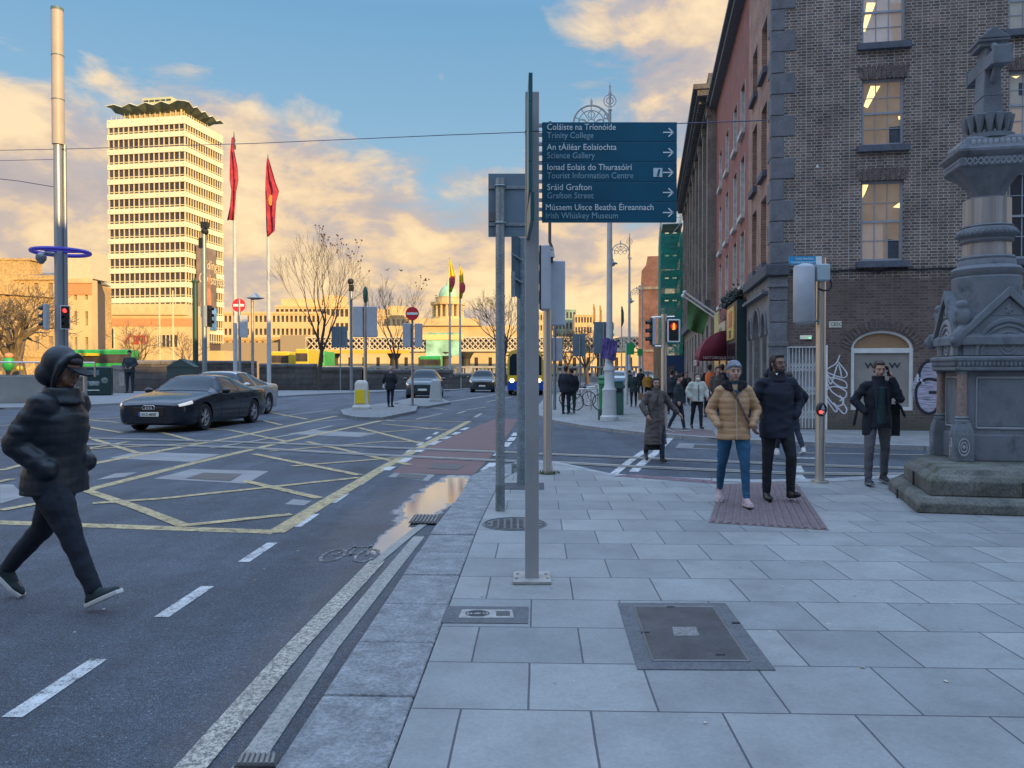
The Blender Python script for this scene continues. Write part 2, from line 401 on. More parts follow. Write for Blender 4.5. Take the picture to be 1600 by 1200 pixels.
# pavement: near corner island and the far corner
def slabs():
    m = bpy.data.materials.new('paving_slabs'); m.use_nodes = True; n = NT(m.node_tree); p = m.node_tree.nodes['Principled BSDF']
    tc = n.N('ShaderNodeTexCoord'); mp = n.N('ShaderNodeMapping'); n.link(tc.outputs['Object'], mp.inputs[0])
    mp.inputs['Rotation'].default_value = (0, 0, R(1.9)); mp.inputs['Location'].default_value = (-.255, -.09, 0)
    v = mp.outputs[0]
    br = n.N('ShaderNodeTexBrick'); n.link(n.vmath('ADD', v, n.vmath('MULTIPLY', n.noise(v, 3, 3), (.006, .006, 0))), br.inputs['Vector'])
    br.offset = .48; br.squash = 1
    for k, x in (('Scale', 1), ('Brick Width', .613), ('Row Height', .586), ('Mortar Size', .006), ('Mortar Smooth', .3), ('Bias', 0)): br.inputs[k].default_value = x
    br.inputs['Color1'].default_value = (.205, .215, .22, 1); br.inputs['Color2'].default_value = (.285, .29, .285, 1); br.inputs['Mortar'].default_value = (.07, .075, .085, 1)
    f = n.noise(v, 2.6, 6, .65); g = n.noise(v, 55, 4, .75); h = n.noise(v, .5, 4, .5)
    c = n.mix(1, br.outputs[0], n.ramp(f, [(.28, .78), (.72, 1.16)]), 'MULTIPLY')
    c = n.mix(1, c, n.ramp(g, [(.3, .86), (.7, 1.13)]), 'MULTIPLY')
    c = n.mix(1, c, n.ramp(h, [(.3, .88), (.7, 1.1)]), 'MULTIPLY')
    sp = n.N('ShaderNodeTexVoronoi'); sp.inputs['Scale'].default_value = 2.6; n.link(v, sp.inputs['Vector'])
    c = n.mix(n.math('MULTIPLY', n.ramp(sp.outputs['Distance'], [(.03, 1), (.05, 0)]), .6), c, (.08, .08, .085)); s2 = n.N('ShaderNodeTexVoronoi'); s2.inputs['Scale'].default_value = 1.7; n.link(v, s2.inputs['Vector']); c = n.mix(n.math('MULTIPLY', n.ramp(s2.outputs['Distance'], [(.02, 1), (.032, 0)]), .5), c, (.42, .42, .40))
    st = n.noise(v, 1.3, 7, .8)
    c = n.mix(n.ramp(st, [(.56, 0), (.68, .45)]), c, (.12, .13, .145))
    n.link(c, p.inputs['Base Color'])
    n.link(n.math('ADD', .5, n.math('MULTIPLY', f, .25)), p.inputs['Roughness'])
    b = n.N('ShaderNodeBump'); b.inputs['Strength'].default_value = .55; b.inputs['Distance'].default_value = .006
    n.link(n.math('SUBTRACT', n.math('MULTIPLY', g, .35), n.math('MULTIPLY', br.outputs[1], 1.2)), b.inputs['Height']); n.link(b.outputs[0], p.inputs['Normal'])
    return m
SLAB = slabs()
PZ = .10
kin = [(608, 1200), (748.5, 821), (771, 774), (781, 752), (800, 741)]
ko = [(430, 1200), (681, 821), (718, 774), (735, 744), (762, 731), (800, 724)]
kin_w = [G(x, y, PZ) for x, y in kin]; ko_w = [G(x, y, PZ) for x, y in ko]
d0 = (kin_w[0]-kin_w[1]).normalized(); kin_w = [kin_w[0]+d0*12]+kin_w
d1 = (ko_w[0]-ko_w[1]).normalized(); ko_w = [ko_w[0]+d1*12]+ko_w
front = [(841, 719), (877, 723), (955, 740), (1060, 746), (1180, 750), (1286, 748), (1400, 742), (1600, 735), (2100, 725)]
fw = [G(x, y, PZ) for x, y in front]
fback = [V((p.x*.997+.0, p.y-.32, p.z)) for p in fw]
sheet('pavement', kin_w+fback+[V((60, 17, 0)), V((60, -30, 0)), V((kin_w[0].x, -30, 0))], PZ, SLAB)
GRAN = mat('kerb_granite', (.22, .23, .24), .75, var=.22, scale=7, bump=1.0, bscale=38, fine=52)
def resample(pts, n):
    L = [0]
    for a, b in zip(pts, pts[1:]): L.append(L[-1]+(b-a).length)
    out = []
    for i in range(n+1):
        t = L[-1]*i/n; k = 0
        while k < len(L)-2 and L[k+1] < t: k += 1
        u = (t-L[k])/max(1e-6, L[k+1]-L[k]); out.append(pts[k].lerp(pts[k+1], u))
    return out
def kerbrun(mb, A, B, n, gap=.012, z1=PZ):
    a = resample(A, n*4); D = resample(B, n*40)
    b = []
    for i, p in enumerate(a):      # joint square to the outer edge
        t = a[min(i+1, n*4)]-a[max(i-1, 0)]; t.z = 0; t.normalize()
        b.append(min(D, key=lambda q: abs((q-p).dot(t))+.15*(q-p).length))
    for i in range(n):
        ia = a[i*4:i*4+5]; ib = b[i*4:i*4+5]
        L = (ia[-1]-ia[0]).length; u = gap/L/2; jz = random.uniform(-.004, .004)
        ia[0] = ia[0].lerp(ia[1], u*4); ia[-1] = ia[-1].lerp(ia[-2], u*4); ib[0] = ib[0].lerp(ib[1], u*4); ib[-1] = ib[-1].lerp(ib[-2], u*4)
        poly = [(p.x, p.y, -.05) for p in ia]+[(p.x, p.y, -.05) for p in reversed(ib)]
        mb.prism(poly, (0, 0, z1+.006+jz+.05))
kb = MB()
kerbrun(kb, ko_w, [V(p)+V((-.006, 0, 0)) for p in kin_w], 30)
o = kb.build('kerb', GRAN, bevel=.012); o['kind'] = 'structure'
kb = MB()
A = [ko_w[-1]]+fw; B = [kin_w[-1]+V((-.0, 0, 0))]+fback
kerbrun(kb, A, [p+V((0, .014, 0)) for p in B], 22)
o = kb.build('kerb', mat('kerb_pale', (.30, .31, .32), .7, var=.12, scale=3, bump=.4, bscale=50, fine=120), bevel=.01); o['kind'] = 'structure'
# gutter fill under joints
sheet('kerb_bed', ko_w+fw+[V((60, 17, 0)), V((60, -30, 0)), V((ko_w[0].x, -30, 0))], .03, mat('bedding', (.10, .105, .10), .9))
# far pavement (beyond the side street)
FC = V((7.17, 21.3)); FA = R(10); dv = V((sin(FA), cos(FA))); gv = V((cos(FA), -sin(FA)))
fp = [(835, 640), (841, 648), (863, 656), (915, 665), (1000, 675), (1114, 684), (1220, 689), (1450, 697), (1600, 703), (2200, 715)]
fpw = [G(x, y, PZ) for x, y in fp]
fpw = [V((24, 165, PZ)), V((2.4, 52, PZ))]+fpw
sheet('pavement', fpw+[V((60, 12, 0)), V((60, 165, 0))], PZ, SLAB)
fin = []
for i, p in enumerate(fpw):
    a = fpw[max(i-1, 0)]; b = fpw[min(i+1, len(fpw)-1)]; t = (b-a).normalized(); fin.append(p+V((-t.y, t.x, 0))*.22)
kb = MB(); kerbrun(kb, fpw, fin, 60); o = kb.build('kerb', mat('far_kerb', (.26, .27, .28), .7, fine=60), bevel=.01); o['kind'] = 'structure'
# quay-side pavement on the left, along the parapet
lp = [G(x, y, PZ) for x, y in [(-300, 640), (0, 637), (120, 634), (300, 622), (410, 620), (514, 614.5), (600, 611.5), (703, 609.5), (782, 602)]]+[V((3, 125, PZ)), V((29, 226, PZ))]
qx = [V((x, y, PZ)) for x, y in Q[1:8]]
sheet('pavement', lp+qx[::-1]+[V((-90, 60, PZ))], PZ, mat('left_paving', (.20, .205, .215), .75, var=.1, scale=2, fine=30))
fin = [p+V((.02, .28, 0)) for p in lp]
kb = MB(); kerbrun(kb, lp, fin, 50); o = kb.build('kerb', MATS['far_kerb'], bevel=.01); o['kind'] = 'structure'
# traffic islands
ISL = mat('island_top', (.19, .195, .20), .8, var=.15, fine=40)
for k, pts in enumerate(([(532, 640), (590, 631), (615, 629), (653, 633), (650, 641), (600, 651), (560, 651), (536, 647)], [(612, 628), (640, 622), (690, 622), (704, 628), (668, 634), (620, 633)])):
    w = [G(x, y, .12) for x, y in pts]
    cx = sum(p.x for p in w)/len(w); cy = sum(p.y for p in w)/len(w)
    mb = MB(); mb.prism([(p.x, p.y, -.02) for p in w], (0, 0, .14)); o = mb.build('traffic_island', GRAN, bevel=.02)
    tag(o, ['granite kerbed traffic island nearest the yellow box carrying the yellow bollard', 'smaller granite kerbed traffic island carrying the no entry sign and plain bollard'][k], 'traffic island', 'traffic islands')
    mb = MB(); mb.prism([(cx+(p.x-cx)*.86, cy+(p.y-cy)*.86, .118) for p in w], (0, 0, .008)); mb.build('paved_top', ISL, o)
# ---- lines
def strip(mb, pts, w, z, raw=False):
    pts = [V(p) if raw else G(p[0], p[1], z) for p in pts]
    if len(w if isinstance(w, tuple) else ()) == 0: w = (w, w)
    L = []; Rr = []
    for i, p in enumerate(pts):
        t = (pts[min(i+1, len(pts)-1)]-pts[max(i-1, 0)]); t.z = 0; t.normalize(); nn = V((-t.y, t.x, 0))
        ww = w[0]+(w[1]-w[0])*i/max(1, len(pts)-1)
        L.append(p+nn*ww/2); Rr.append(p-nn*ww/2)
    n = len(pts); vs = [(p.x, p.y, z) for p in L+Rr]
    mb.add(vs, [(i, n+i, n+i+1, i+1) for i in range(n-1)])
def marks(name, segs, w, z, m):
    mb = MB()
    for k, sg in enumerate(segs): strip(mb, sg, w, z+k*.00012)
    o = mb.build(name, m, fixn=False)
    import bmesh
    bm = bmesh.new(); bm.from_mesh(o.data)
    for f in bm.faces:
        f.normal_update()
        if f.normal.z < 0: f.normal_flip()
    bm.to_mesh(o.data); bm.free(); o['kind'] = 'structure'; return o
marks('yellow_box_marking', [[(-120, 812), (0, 816), (430, 831)]], .20, .004, YEL)
marks('yellow_box_marking', [[(430, 832), (500, 789), (600, 730), (733, 658)], [(135, 766), (300, 724), (450, 689), (596, 657)], [(137, 726), (220, 710), (360, 684), (525, 650)]], .2, .006, YEL)
marks('yellow_box_marking', [[(135, 766), (210, 791), (290, 822)], [(145, 786), (250, 779), (560, 746)], [(285, 821), (455, 803)], [(382, 751), (499, 778)],
    [(397, 709), (562, 742)], [(455, 728), (620, 715)], [(480, 690), (640, 726)], [(560, 668), (655, 692)], [(420, 705), (600, 690), (660, 690)], [(596, 662), (700, 672)], [(560, 678), (690, 668)],
    [(596, 657), (733, 659)], [(127, 680), (216, 708)], [(127, 702), (350, 690)], [(250, 675), (310, 690)], [(300, 668), (360, 672), (450, 690)], [(400, 640), (480, 655)], [(412, 657), (440, 664)],
    [(-40, 760), (20, 748)], [(0, 797), (60, 786)], [(0, 735), (140, 700), (200, 690)], [(120, 664), (190, 676)], [(0, 665), (190, 652)], [(125, 655), (185, 660)]], .15, .008, YEL)
dm = MB(); y0 = 1.5
for i in range(13):
    Y = 3.74+1.535*(i-1); x = -2.47+.0215*(Y-3.0)
    strip(dm, [(x, Y, 0), (x+.018, Y+.76, 0)], .105, .004, True)
o = dm.build('lane_marking', WHI, fixn=False); o['kind'] = 'structure'
if o.data.polygons[0].normal.z < 0: o.data.flip_normals()
marks('edge_line', [[(30, 1500), (309, 1186), (460, 1012), (590, 876)]], .14, .006, WORN)
marks('edge_line', [[(585, 880), (640, 835), (680, 805)]], .09, .008, WORN2)
marks('edge_line', [[(268, 1350), (397, 1181), (492, 1045), (514, 1012), (600, 905), (655, 838)]], .115, .005, WORN2)
marks('lane_marking', [[(990, 737), (1000, 727), (1012, 717), (1022, 709), (1052, 680)]], .16, .006, WHI)
marks('lane_marking', [[(958, 741), (985, 720), (1008, 704)]], .14, .008, WHI)
marks('lane_marking', [[(1241, 724), (1247, 737)], [(1243, 741), (1249, 748)], [(1233, 715), (1276, 716)]], .2, .006, WHI)
marks('lane_marking', [[(1225, 707), (1480, 711)], [(520, 612), (700, 628), (800, 613)][1:], [(640, 632), (700, 640)], [(650, 655), (690, 646)], [(560, 640), (600, 655), (616, 658)][1:], [(480, 660), (540, 655)], [(440, 650), (520, 640)], [(330, 700), (460, 678), (520, 665)]], .12, .006, WORN)
sheet('bus_lane', [G(x, y) for x, y in [(612, 739), (739, 743), (765, 716), (786, 690), (810, 655), (776, 654), (676, 694)]], .004, REDL)
marks('lane_marking', [[(602, 735), (612, 729)], [(628, 722), (641, 714)], [(652, 706), (662, 701)], [(673, 695), (686, 689)], [(692, 686), (702, 682)], [(708, 679), (717, 675)], [(722, 672), (731, 668)], [(757, 735), (772, 723)], [(776, 712), (782, 706)], [(788, 698), (795, 691)], [(797, 689), (802, 683)], [(803, 681), (807, 676)]], .17, .009, WHI)
# worn bicycle symbol in the gutter lane
bmk = MB(); B0 = G(552, 868); ux = V((.62, 0, 0)); uy = V((.05, 1, 0)).normalized()*.8
def bp_(x, y): p = B0+ux*x+uy*y; return (p.x, p.y, 0)
for cx_ in (-.30, .20): strip(bmk, [bp_(cx_+.15*cos(t), .0+.30*sin(t)) for t in [2*pi*i/16 for i in range(17)]], .035, .0045, True)
for a_, b_ in (((-.30, 0), (-.10, .42)), ((-.10, .42), (.15, .42)), ((.15, .42), (-.05, 0)), ((-.05, 0), (-.14, .55)), ((.20, 0), (.10, .62)), ((-.3, 0), (-.05, 0))): strip(bmk, [bp_(*a_), bp_(*b_)], .03, .0052, True)
o = bmk.build('bicycle_marking', paint('ghost_paint', (.42, .42, .40), .50, 20), fixn=False); o['kind'] = 'structure'
for f_ in [f for f in o.data.polygons if f.normal.z < 0][:1]: o.data.flip_normals()
# crossing steps, hatch pieces
marks('lane_marking', [[(700, 628), (780, 615)], [(730, 640), (760, 636)], [(742, 652), (752, 646)], [(715, 646), (728, 642)], [(760, 628), (800, 620)]], .14, .006, WORN)
for nm, pts in (('road_patch', [(240, 748), (385, 756), (420, 736), (300, 733)]), ('road_patch', [(170, 716), (300, 722), (345, 710), (215, 706)]), ('road_patch', [(450, 678), (560, 683), (590, 677), (490, 672)]), ('road_patch', [(606, 745), (668, 752), (680, 742), (618, 738)]), ('road_patch', [(1055, 700), (1130, 703), (1132, 695), (1062, 692)]), ('road_patch', [(445, 788), (475, 790), (488, 783), (458, 780)]), ('road_patch', [(0, 757), (20, 757), (40, 776), (0, 787)]), ('road_patch', [(150, 750), (195, 745), (215, 738), (180, 740)])):
    sheet(nm, [G(x, y) for x, y in pts], .003, PATCH)
for pts in ([(290, 748), (360, 752), (378, 741), (318, 739)], [(618, 746), (660, 750), (668, 743), (625, 740)], [(1083, 700), (1128, 702), (1128, 697), (1085, 695)], [(668, 732), (716, 735), (726, 727), (682, 725)]):
    sheet('manhole_cover', [G(x, y) for x, y in pts], .0085, mat('iron_cover', (.06, .06, .065), .5, var=.3, scale=30, bump=.5, bscale=50), kind=None)
CV = [o for o in bpy.data.objects if o.name.startswith('manhole_cover')]
for o, l in zip(CV, ['iron manhole cover in the pale patch among the yellow lines', 'iron cover in the pale patch beside the red bus lane', 'iron cover in the side street behind the woman in the tan jacket', 'iron cover sunk in the red bus lane before the puddle']):
    tag(o, l, 'manhole cover')
# tram rails
RAILM = mat('rail_steel', (.42, .40, .37), .45, metal=.3, var=.2, scale=3); GRV = mat('rail_groove', (.03, .03, .035), .6)
RC = mat('rail_concrete', (.25, .24, .22), .8, fine=40)
rails = [[(-200, 684), (127, 684.5), (356, 690), (600, 699), (841, 708.5), (1186, 723), (1412, 731), (1700, 738)], [(-200, 693), (127, 694), (356, 698.5), (596, 711), (820, 721), (877, 722.5), (1000, 729), (1186, 737), (1274, 739.5), (1500, 741), (1800, 742)]]
def smooth_px(p, n=6):
    out = []
    for i in range(len(p)-1):
        a = p[max(i-1, 0)]; b = p[i]; c = p[i+1]; d = p[min(i+2, len(p)-1)]
        for k in range(n):
            t = k/n; f = lambda q: .5*(2*b[q]+(c[q]-a[q])*t+(2*a[q]-5*b[q]+4*c[q]-d[q])*t*t+(3*b[q]-a[q]-3*c[q]+d[q])*t**3)
            out.append((f(0), f(1)))
    return out+[p[-1]]
for r in rails:
    rr = smooth_px(r)
    for nm, w, z, m in (('tram_track_bed', .34, .0125, RC), ('tram_rail', .13, .015, RAILM), ('tram_rail_groove', .05, .0175, GRV)):
        mb = MB(); strip(mb, rr, w, z); o = mb.build(nm, m, fixn=False); o['kind'] = 'structure'
        import bmesh
        bm = bmesh.new(); bm.from_mesh(o.data)
        for f in bm.faces:
            f.normal_update()
            if f.normal.z < 0: f.normal_flip()
        bm.to_mesh(o.data); bm.free()
# puddle
def blobpoly(pts, z, name, m, jit=.03, sub=5):
    w = [G(x, y, z) for x, y in pts]; out = []
    for i in range(len(w)):
        a, b = w[i], w[(i+1) % len(w)]
        for k in range(sub):
            p = a.lerp(b, k/sub); out.append(p+V((noise.noise(p*3)*jit, noise.noise(p*3+V((9, 9, 9)))*jit*3, 0)))
    return sheet(name, out, z, m)
def puddle_mat():
    m = bpy.data.materials.new('puddle_water'); m.use_nodes = True; n = NT(m.node_tree); p = m.node_tree.nodes['Principled BSDF']
    p.inputs['Base Color'].default_value = (.07, .065, .06, 1); p.inputs['Roughness'].default_value = .03; p.inputs['IOR'].default_value = 2.4; p.inputs['Specular IOR Level'].default_value = .7
    return m
PUD = puddle_mat()
# tactile paving at the dropped kerb
TACT = mat('tactile_red', (.17, .125, .125), .75, var=.12, scale=4, fine=50, bump=.3)
tp = [G(x, y, PZ) for x, y in [(1107, 817), (1295, 829), (1246, 757), (1224, 752), (1128, 757)]]
mb = MB(); mb.prism([(p.x, p.y, PZ+.002) for p in tp], (0, 0, .004)); o = mb.build('tactile_paving', TACT); o['kind'] = 'structure'
mb = MB()
for k in range(14):
    u = (k+.5)/14; a = tp[0].lerp(tp[1], u); b = tp[4].lerp(tp[2], u)
    t = (b-a).normalized(); q = V((-t.y, t.x, 0))*.02; a = a+t*.03; b = b-t*.05
    n = 1
    mb.prism([(a+q).to_tuple()[:2]+(PZ+.006,), (a-q).to_tuple()[:2]+(PZ+.006,), (b-q).to_tuple()[:2]+(PZ+.006,), (b+q).to_tuple()[:2]+(PZ+.006,)], (0, 0, .008))
mb.build('tactile_rib', mat('tactile_rib', (.15, .105, .115), .8, fine=50), o)
tq = [G(x, y, PZ) for x, y in [(960, 744), (1128, 757), (1130, 752), (985, 741)]]
sheet('tactile_paving', tq, PZ+.004, mat('tactile_strip', (.15, .10, .12), .8, var=.5, scale=14))
tq = [G(x, y, PZ) for x, y in [(1035, 676), (1120, 683), (1114, 672), (1040, 668)]]
sheet('tactile_paving', tq, PZ+.004, MATS['tactile_red'])
# covers in the near pavement
def cover(pts, inner, name, label, lid):
    c = sum((G(x, y, PZ) for x, y in pts), V())/4
    mb = MB(); w = [G(x, y, PZ)-c for x, y in pts]; mb.prism([(p.x, p.y, .001) for p in w], (0, 0, .004))
    o = mb.build(name, mat('cover_surround', (.10, .105, .115), .75, fine=80, bump=.3)); o.location = c; tag(o, label, 'manhole cover')
    wi = [G(x, y, PZ)-c for x, y in inner]; mb = MB(); mb.prism([(p.x, p.y, .004) for p in wi], (0, 0, .004)); l = mb.build('lid', lid, o)
    return o, wi, c
def treadmat():
    m = bpy.data.materials.new('tread_plate'); m.use_nodes = True; n = NT(m.node_tree); p = m.node_tree.nodes['Principled BSDF']
    tc = n.N('ShaderNodeTexCoord'); b = n.N('ShaderNodeTexBrick'); n.link(tc.outputs['Object'], b.inputs['Vector'])
    b.offset = .5
    for k, x in (('Scale', 1), ('Brick Width', .032), ('Row Height', .016), ('Mortar Size', .005), ('Mortar Smooth', .2)): b.inputs[k].default_value = x
    b.inputs['Color1'].default_value = (.12, .12, .125, 1); b.inputs['Color2'].default_value = (.16, .155, .155, 1); b.inputs['Mortar'].default_value = (.05, .052, .06, 1)
    c = n.mix(1, b.outputs[0], n.ramp(n.noise(tc.outputs['Object'], 5, 5), [(.3, .7), (.7, 1.25)]), 'MULTIPLY'); n.link(c, p.inputs['Base Color'])
    p.inputs['Roughness'].default_value = .5; p.inputs['Metallic'].default_value = .4
    bp = n.N('ShaderNodeBump'); bp.inputs['Strength'].default_value = .7; bp.inputs['Distance'].default_value = .004; bp.invert = True
    n.link(b.outputs[1], bp.inputs['Height']); n.link(bp.outputs[0], p.inputs['Normal']); return m
TREAD = treadmat()
o, wi, c = cover([(965, 943), (1133, 943), (1212, 1048), (996, 1047)], [(991, 949), (1114, 950), (1171, 1035), (1020, 1034)], 'manhole_cover', 'large rectangular tread plate access cover in the near slabs', TREAD)
mb = MB()
for i in range(4):
    a, b = wi[i], wi[(i+1) % 4]; mb.tube([(a.x, a.y, .008), (b.x, b.y, .008)], .006, 4)
mb.build('lid_frame', mat('worn_steel', (.17, .17, .17), .5, metal=.3), o)
mb = MB(); k = [G(x, y, PZ)-c for x, y in [(1050, 982), (1088, 982), (1093, 996), (1053, 996)]]; mb.prism([(p.x, p.y, .0085) for p in k], (0, 0, .002)); mb.build('plate', mat('cover_plate', (.17, .165, .165), .5, var=.4, scale=60), o)
mb = MB()
for x, y in ((1048, 950), (1008, 990), (1125, 1025), (1150, 975)): q = G(x, y, PZ)-c; mb.box((q.x, q.y, .010), (.05, .02, .004))
mb.each('lifting_slot', mat('slot', (.03, .03, .03), .6), o)
o, wi, c = cover([(694, 948), (826, 949), (825, 975), (687, 974)], [(722, 954), (800, 954), (803, 967), (716, 967)], 'manhole_cover', 'small utility cover with a pale oval lid beside the kerb', mat('pale_lid', (.30, .29, .28), .5, var=.2, scale=20))
mb = MB(); q = G(746, 960.5, PZ)-c
for rr in (.07, .05, .03): mb.tube([(q.x+rr*1.1*cos(a*pi/12), q.y+rr*.8*sin(a*pi/12), .0095) for a in range(25)], .004, 4)
mb.each('ring_pattern', MATS['iron_cover'], o)
mb = MB(); q = G(786, 960.5, PZ)-c; mb.box((q.x, q.y, .0095), (.09, .09, .003)); mb.build('grating', mat('dark_grating', (.07, .07, .07), .5, var=.5, scale=90), o)
q = G(804, 819, PZ)
mb = MB(); mb.lathe([(0.001, .001), (.34, .001), (.34, .006), (.32, .007), (.001, .007)], n=32); o = mb.build('manhole_cover', mat('round_cover', (.12, .125, .13), .6, fine=40)); o.location = q; tag(o, 'round cast cover at the foot of the grey poles', 'manhole cover')
mb = MB()
for i in range(-4, 5):
    for j in range(-4, 5):
        if i*i+j*j < 17: mb.box((i*.068, j*.068, .009), (.045, .045, .005))
mb.tube([(.31*cos(a*pi/16), .31*sin(a*pi/16), .008) for a in range(33)], .008, 4)
mb.build('raised_pattern', MATS['iron_cover'], o)
for (pts, lab) in (([(638, 820), (683, 821), (690, 808), (648, 807)], 'iron gully grate in the gutter by the puddle'), ([(365, 1206), (432, 1206), (436, 1188), (374, 1188)], 'iron gully grate at the near end of the kerb')):
    w = [G(x, y) for x, y in pts]; c = sum(w, V())/4
    mb = MB(); mb.prism([(p.x-c.x, p.y-c.y, .018) for p in w], (0, 0, .006)); o = mb.build('drain_grate', mat('dark_iron', (.05, .052, .055), .5)); o.location = c; tag(o, lab, 'drain grate')
    mb = MB()
    for i in range(7):
        u = (i+.5)/7; a = (w[0].lerp(w[1], u)-c)*.9; b = (w[3].lerp(w[2], u)-c)*.9; mb.tube([(a.x, a.y, .028), (b.x, b.y, .028)], .012, 6)
    mb.each('bar', mat('bar_iron', (.22, .21, .20), .5, metal=.4), o)
# leaf scraps and chewing gum
mb = MB()
for k in range(90):
    x = random.uniform(-3, 6); y = random.uniform(2.6, 12)
    z = PZ+.004 if x > -.3 else (.006 if x < -1.1 else None)
    if z is None: continue
    a = random.uniform(0, 6.3); r = random.uniform(.006, .02)
    mb.add([(x+r*cos(a+i*1.26)*random.uniform(.4, 1), y+r*sin(a+i*1.26)*random.uniform(.4, 1), z+random.uniform(0, .004)) for i in range(5)], [(0, 1, 2, 3, 4)])
o = mb.build('litter', mat('scraps', (.45, .42, .36), .8, var=.4, scale=3), fixn=False); tag(o, 'scraps of leaf and paper scattered over road and paving', 'litter', kind='stuff')
# ============================================================ BUILDINGS OF THE QUAY, RIGHT
def ga(px, py, off=0.0):
    d = ray(px, py); o = FC+dv*off; t = (V((o.x, o.y)).dot(V((dv.x, dv.y))))/(V((d.x, d.y)).dot(V((dv.x, dv.y))))
    p = V((d.x*t, d.y*t, CH+d.z*t)); return ((V((p.x, p.y))-V((o.x, o.y))).dot(V((gv.x, gv.y))), p.z)
def fa(px, py, off=0.0):
    o = FC+gv*off; g2 = V((gv.x, gv.y)); d = ray(px, py); t = V((o.x, o.y)).dot(g2)/V((d.x, d.y)).dot(g2)
    p = V((d.x*t, d.y*t, CH+d.z*t)); return ((V((p.x, p.y))-V((o.x, o.y))).dot(V((dv.x, dv.y))), p.z)
FCL = Matrix.Translation(V((FC.x, FC.y, PZ))) @ Matrix.Rotation(-FA, 4, 'Z')
def at_frame(o): o.location = (FC.x, FC.y, PZ); o.rotation_euler = (0, 0, -FA)
BRK = brickmat('brown_brick', 'x', (.088, .066, .058), (.20, .140, .112), (.37, .34, .31), dark_below=(4.35, (.13, .085, .07)))
BRKR = brickmat('orange_brick', 'y', (.30, .145, .105), (.40, .21, .15), (.36, .29, .25), dirt=None)
QUO = mat('quoin_stone', (.155, .16, .175), .8, var=.14, scale=3, bump=.4, bscale=20, fine=40)
ASHL = mat('ashlar_stone', (.21, .205, .20), .82, var=.16, scale=1.6, bump=.4, bscale=18, fine=30)
SILL = mat('sill_stone', (.10, .11, .14), .8, var=.12, fine=40)
FRAME = mat('sash_paint', (.30, .32, .36), .55, var=.06)
GLASSD = mat('window_glass', (.03, .035, .045), .05, var=0, spec=.8)
WHITEP = mat('white_trim', (.68, .68, .66), .5, var=.08, scale=3)
def litglass(name, col, s): return mat(name, col, .12, var=.25, scale=1.2, emit=(col, s), spec=.6)
WARMG = litglass('warm_window', (.26, .185, .13), .30); COOLG = litglass('cool_window', (.22, .225, .22), .3); PINKG = litglass('pink_window', (.34, .30, .30), .30)
LAMPM = mat('lit_strip', (1, .75, .35), .5, var=0, emit=((1, .70, .28), 1.1))
BZ = PZ
GH = 15.3; GL = 17.0; DEPTH = 5.0
def wall_with_holes(mb, axis, u0, u1, z0, z1, holes, t, face, other=None):
    """grid wall: axis 'x' (face at y=face) or 'y' (face at x=face), holes [(u0,u1,z0,z1)]"""
    us = sorted({u0, u1, *[h[0] for h in holes], *[h[1] for h in holes]}); zs = sorted({z0, z1, *[h[2] for h in holes], *[h[3] for h in holes]})
    us = [u for u in us if u0 <= u <= u1]; zs = [z for z in zs if z0 <= z <= z1]
    for a, b in zip(us, us[1:]):
        run = None
        for c, d in zip(zs, zs[1:]):
            mu, mz = (a+b)/2, (c+d)/2
            solid = not any(h[0] < mu < h[1] and h[2] < mz < h[3] for h in holes)
            if solid: run = (run[0] if run else c, d)
            if (not solid or d == zs[-1]) and run:
                if axis == 'x': mb.bb(a, b, face, face+t, run[0], run[1])
                else: mb.bb(face, face+t, a, b, run[0], run[1])
                run = None
def sash(root, axis, u0, u1, z0, z1, dep, glass, bars=(3, 4), sill=True, fr=.07, meet=True, frame=None, sillm=None, so=.12):
    """a window in a wall: frame part, pane sub-part; dep = depth of the frame plane behind the face"""
    frame = frame or FRAME
    def bx(mb, a, b, c, d, y0, y1):
        if axis == 'x': mb.bb(a, b, y0, y1, c, d)
        else: mb.bb(y0, y1, a, b, c, d)
    mb = MB(); y = dep
    bx(mb, u0, u0+fr, z0, z1, y, y+.09); bx(mb, u1-fr, u1, z0, z1, y, y+.09)
    bx(mb, u0+fr, u1-fr, z1-fr, z1, y, y+.09); bx(mb, u0+fr, u1-fr, z0, z0+fr*1.2, y, y+.09)
    zm = (z0+z1)/2
    if meet: bx(mb, u0+fr, u1-fr, zm-.03, zm+.03, y+.012, y+.08)
    nx, nz = bars
    for i in range(1, nx): u = u0+fr+(u1-u0-2*fr)*i/nx; bx(mb, u-.012, u+.012, z0+fr*1.2, z1-fr, y+.03, y+.07)
    for i in range(1, nz):
        z = z0+fr+(z1-z0-2*fr)*i/nz
        if abs(z-zm) > .05: bx(mb, u0+fr, u1-fr, z-.011, z+.011, y+.034, y+.068)
    f = mb.build('window', frame, root)
    mb = MB(); bx(mb, u0+fr*.5, u1-fr*.5, z0+fr*.5, z1-fr*.5, y+.055, y+.06); mb.build('pane', glass, f)
    if sill:
        mb = MB(); bx(mb, u0-so, u1+so, z0-.17, z0-.003, -.13, dep+.03) ; mb.build('sill', sillm or SILL, f)
    return f
cb = empty('corner_building', (0, 0, 0), label='tall brown brick corner building with stone quoins behind the fountain', cat='building'); at_frame(cb)
def gx(px, py): a, z = ga(px, py); return a, z-BZ
wins = []
for (x0, x1, yt, yb) in ((1347, 1416, -34, 70), (1347, 1414, 124, 229), (1345, 1413, 283, 409), (1577, 1652, -50, 48), (1577, 1650, 110, 216), (1577, 1646, 268, 405)):
    a, z1 = gx(x0, yt); b, _ = gx(x1, yt); _, z0 = gx(x0, yb); wins.append((a, b, z0, z1))
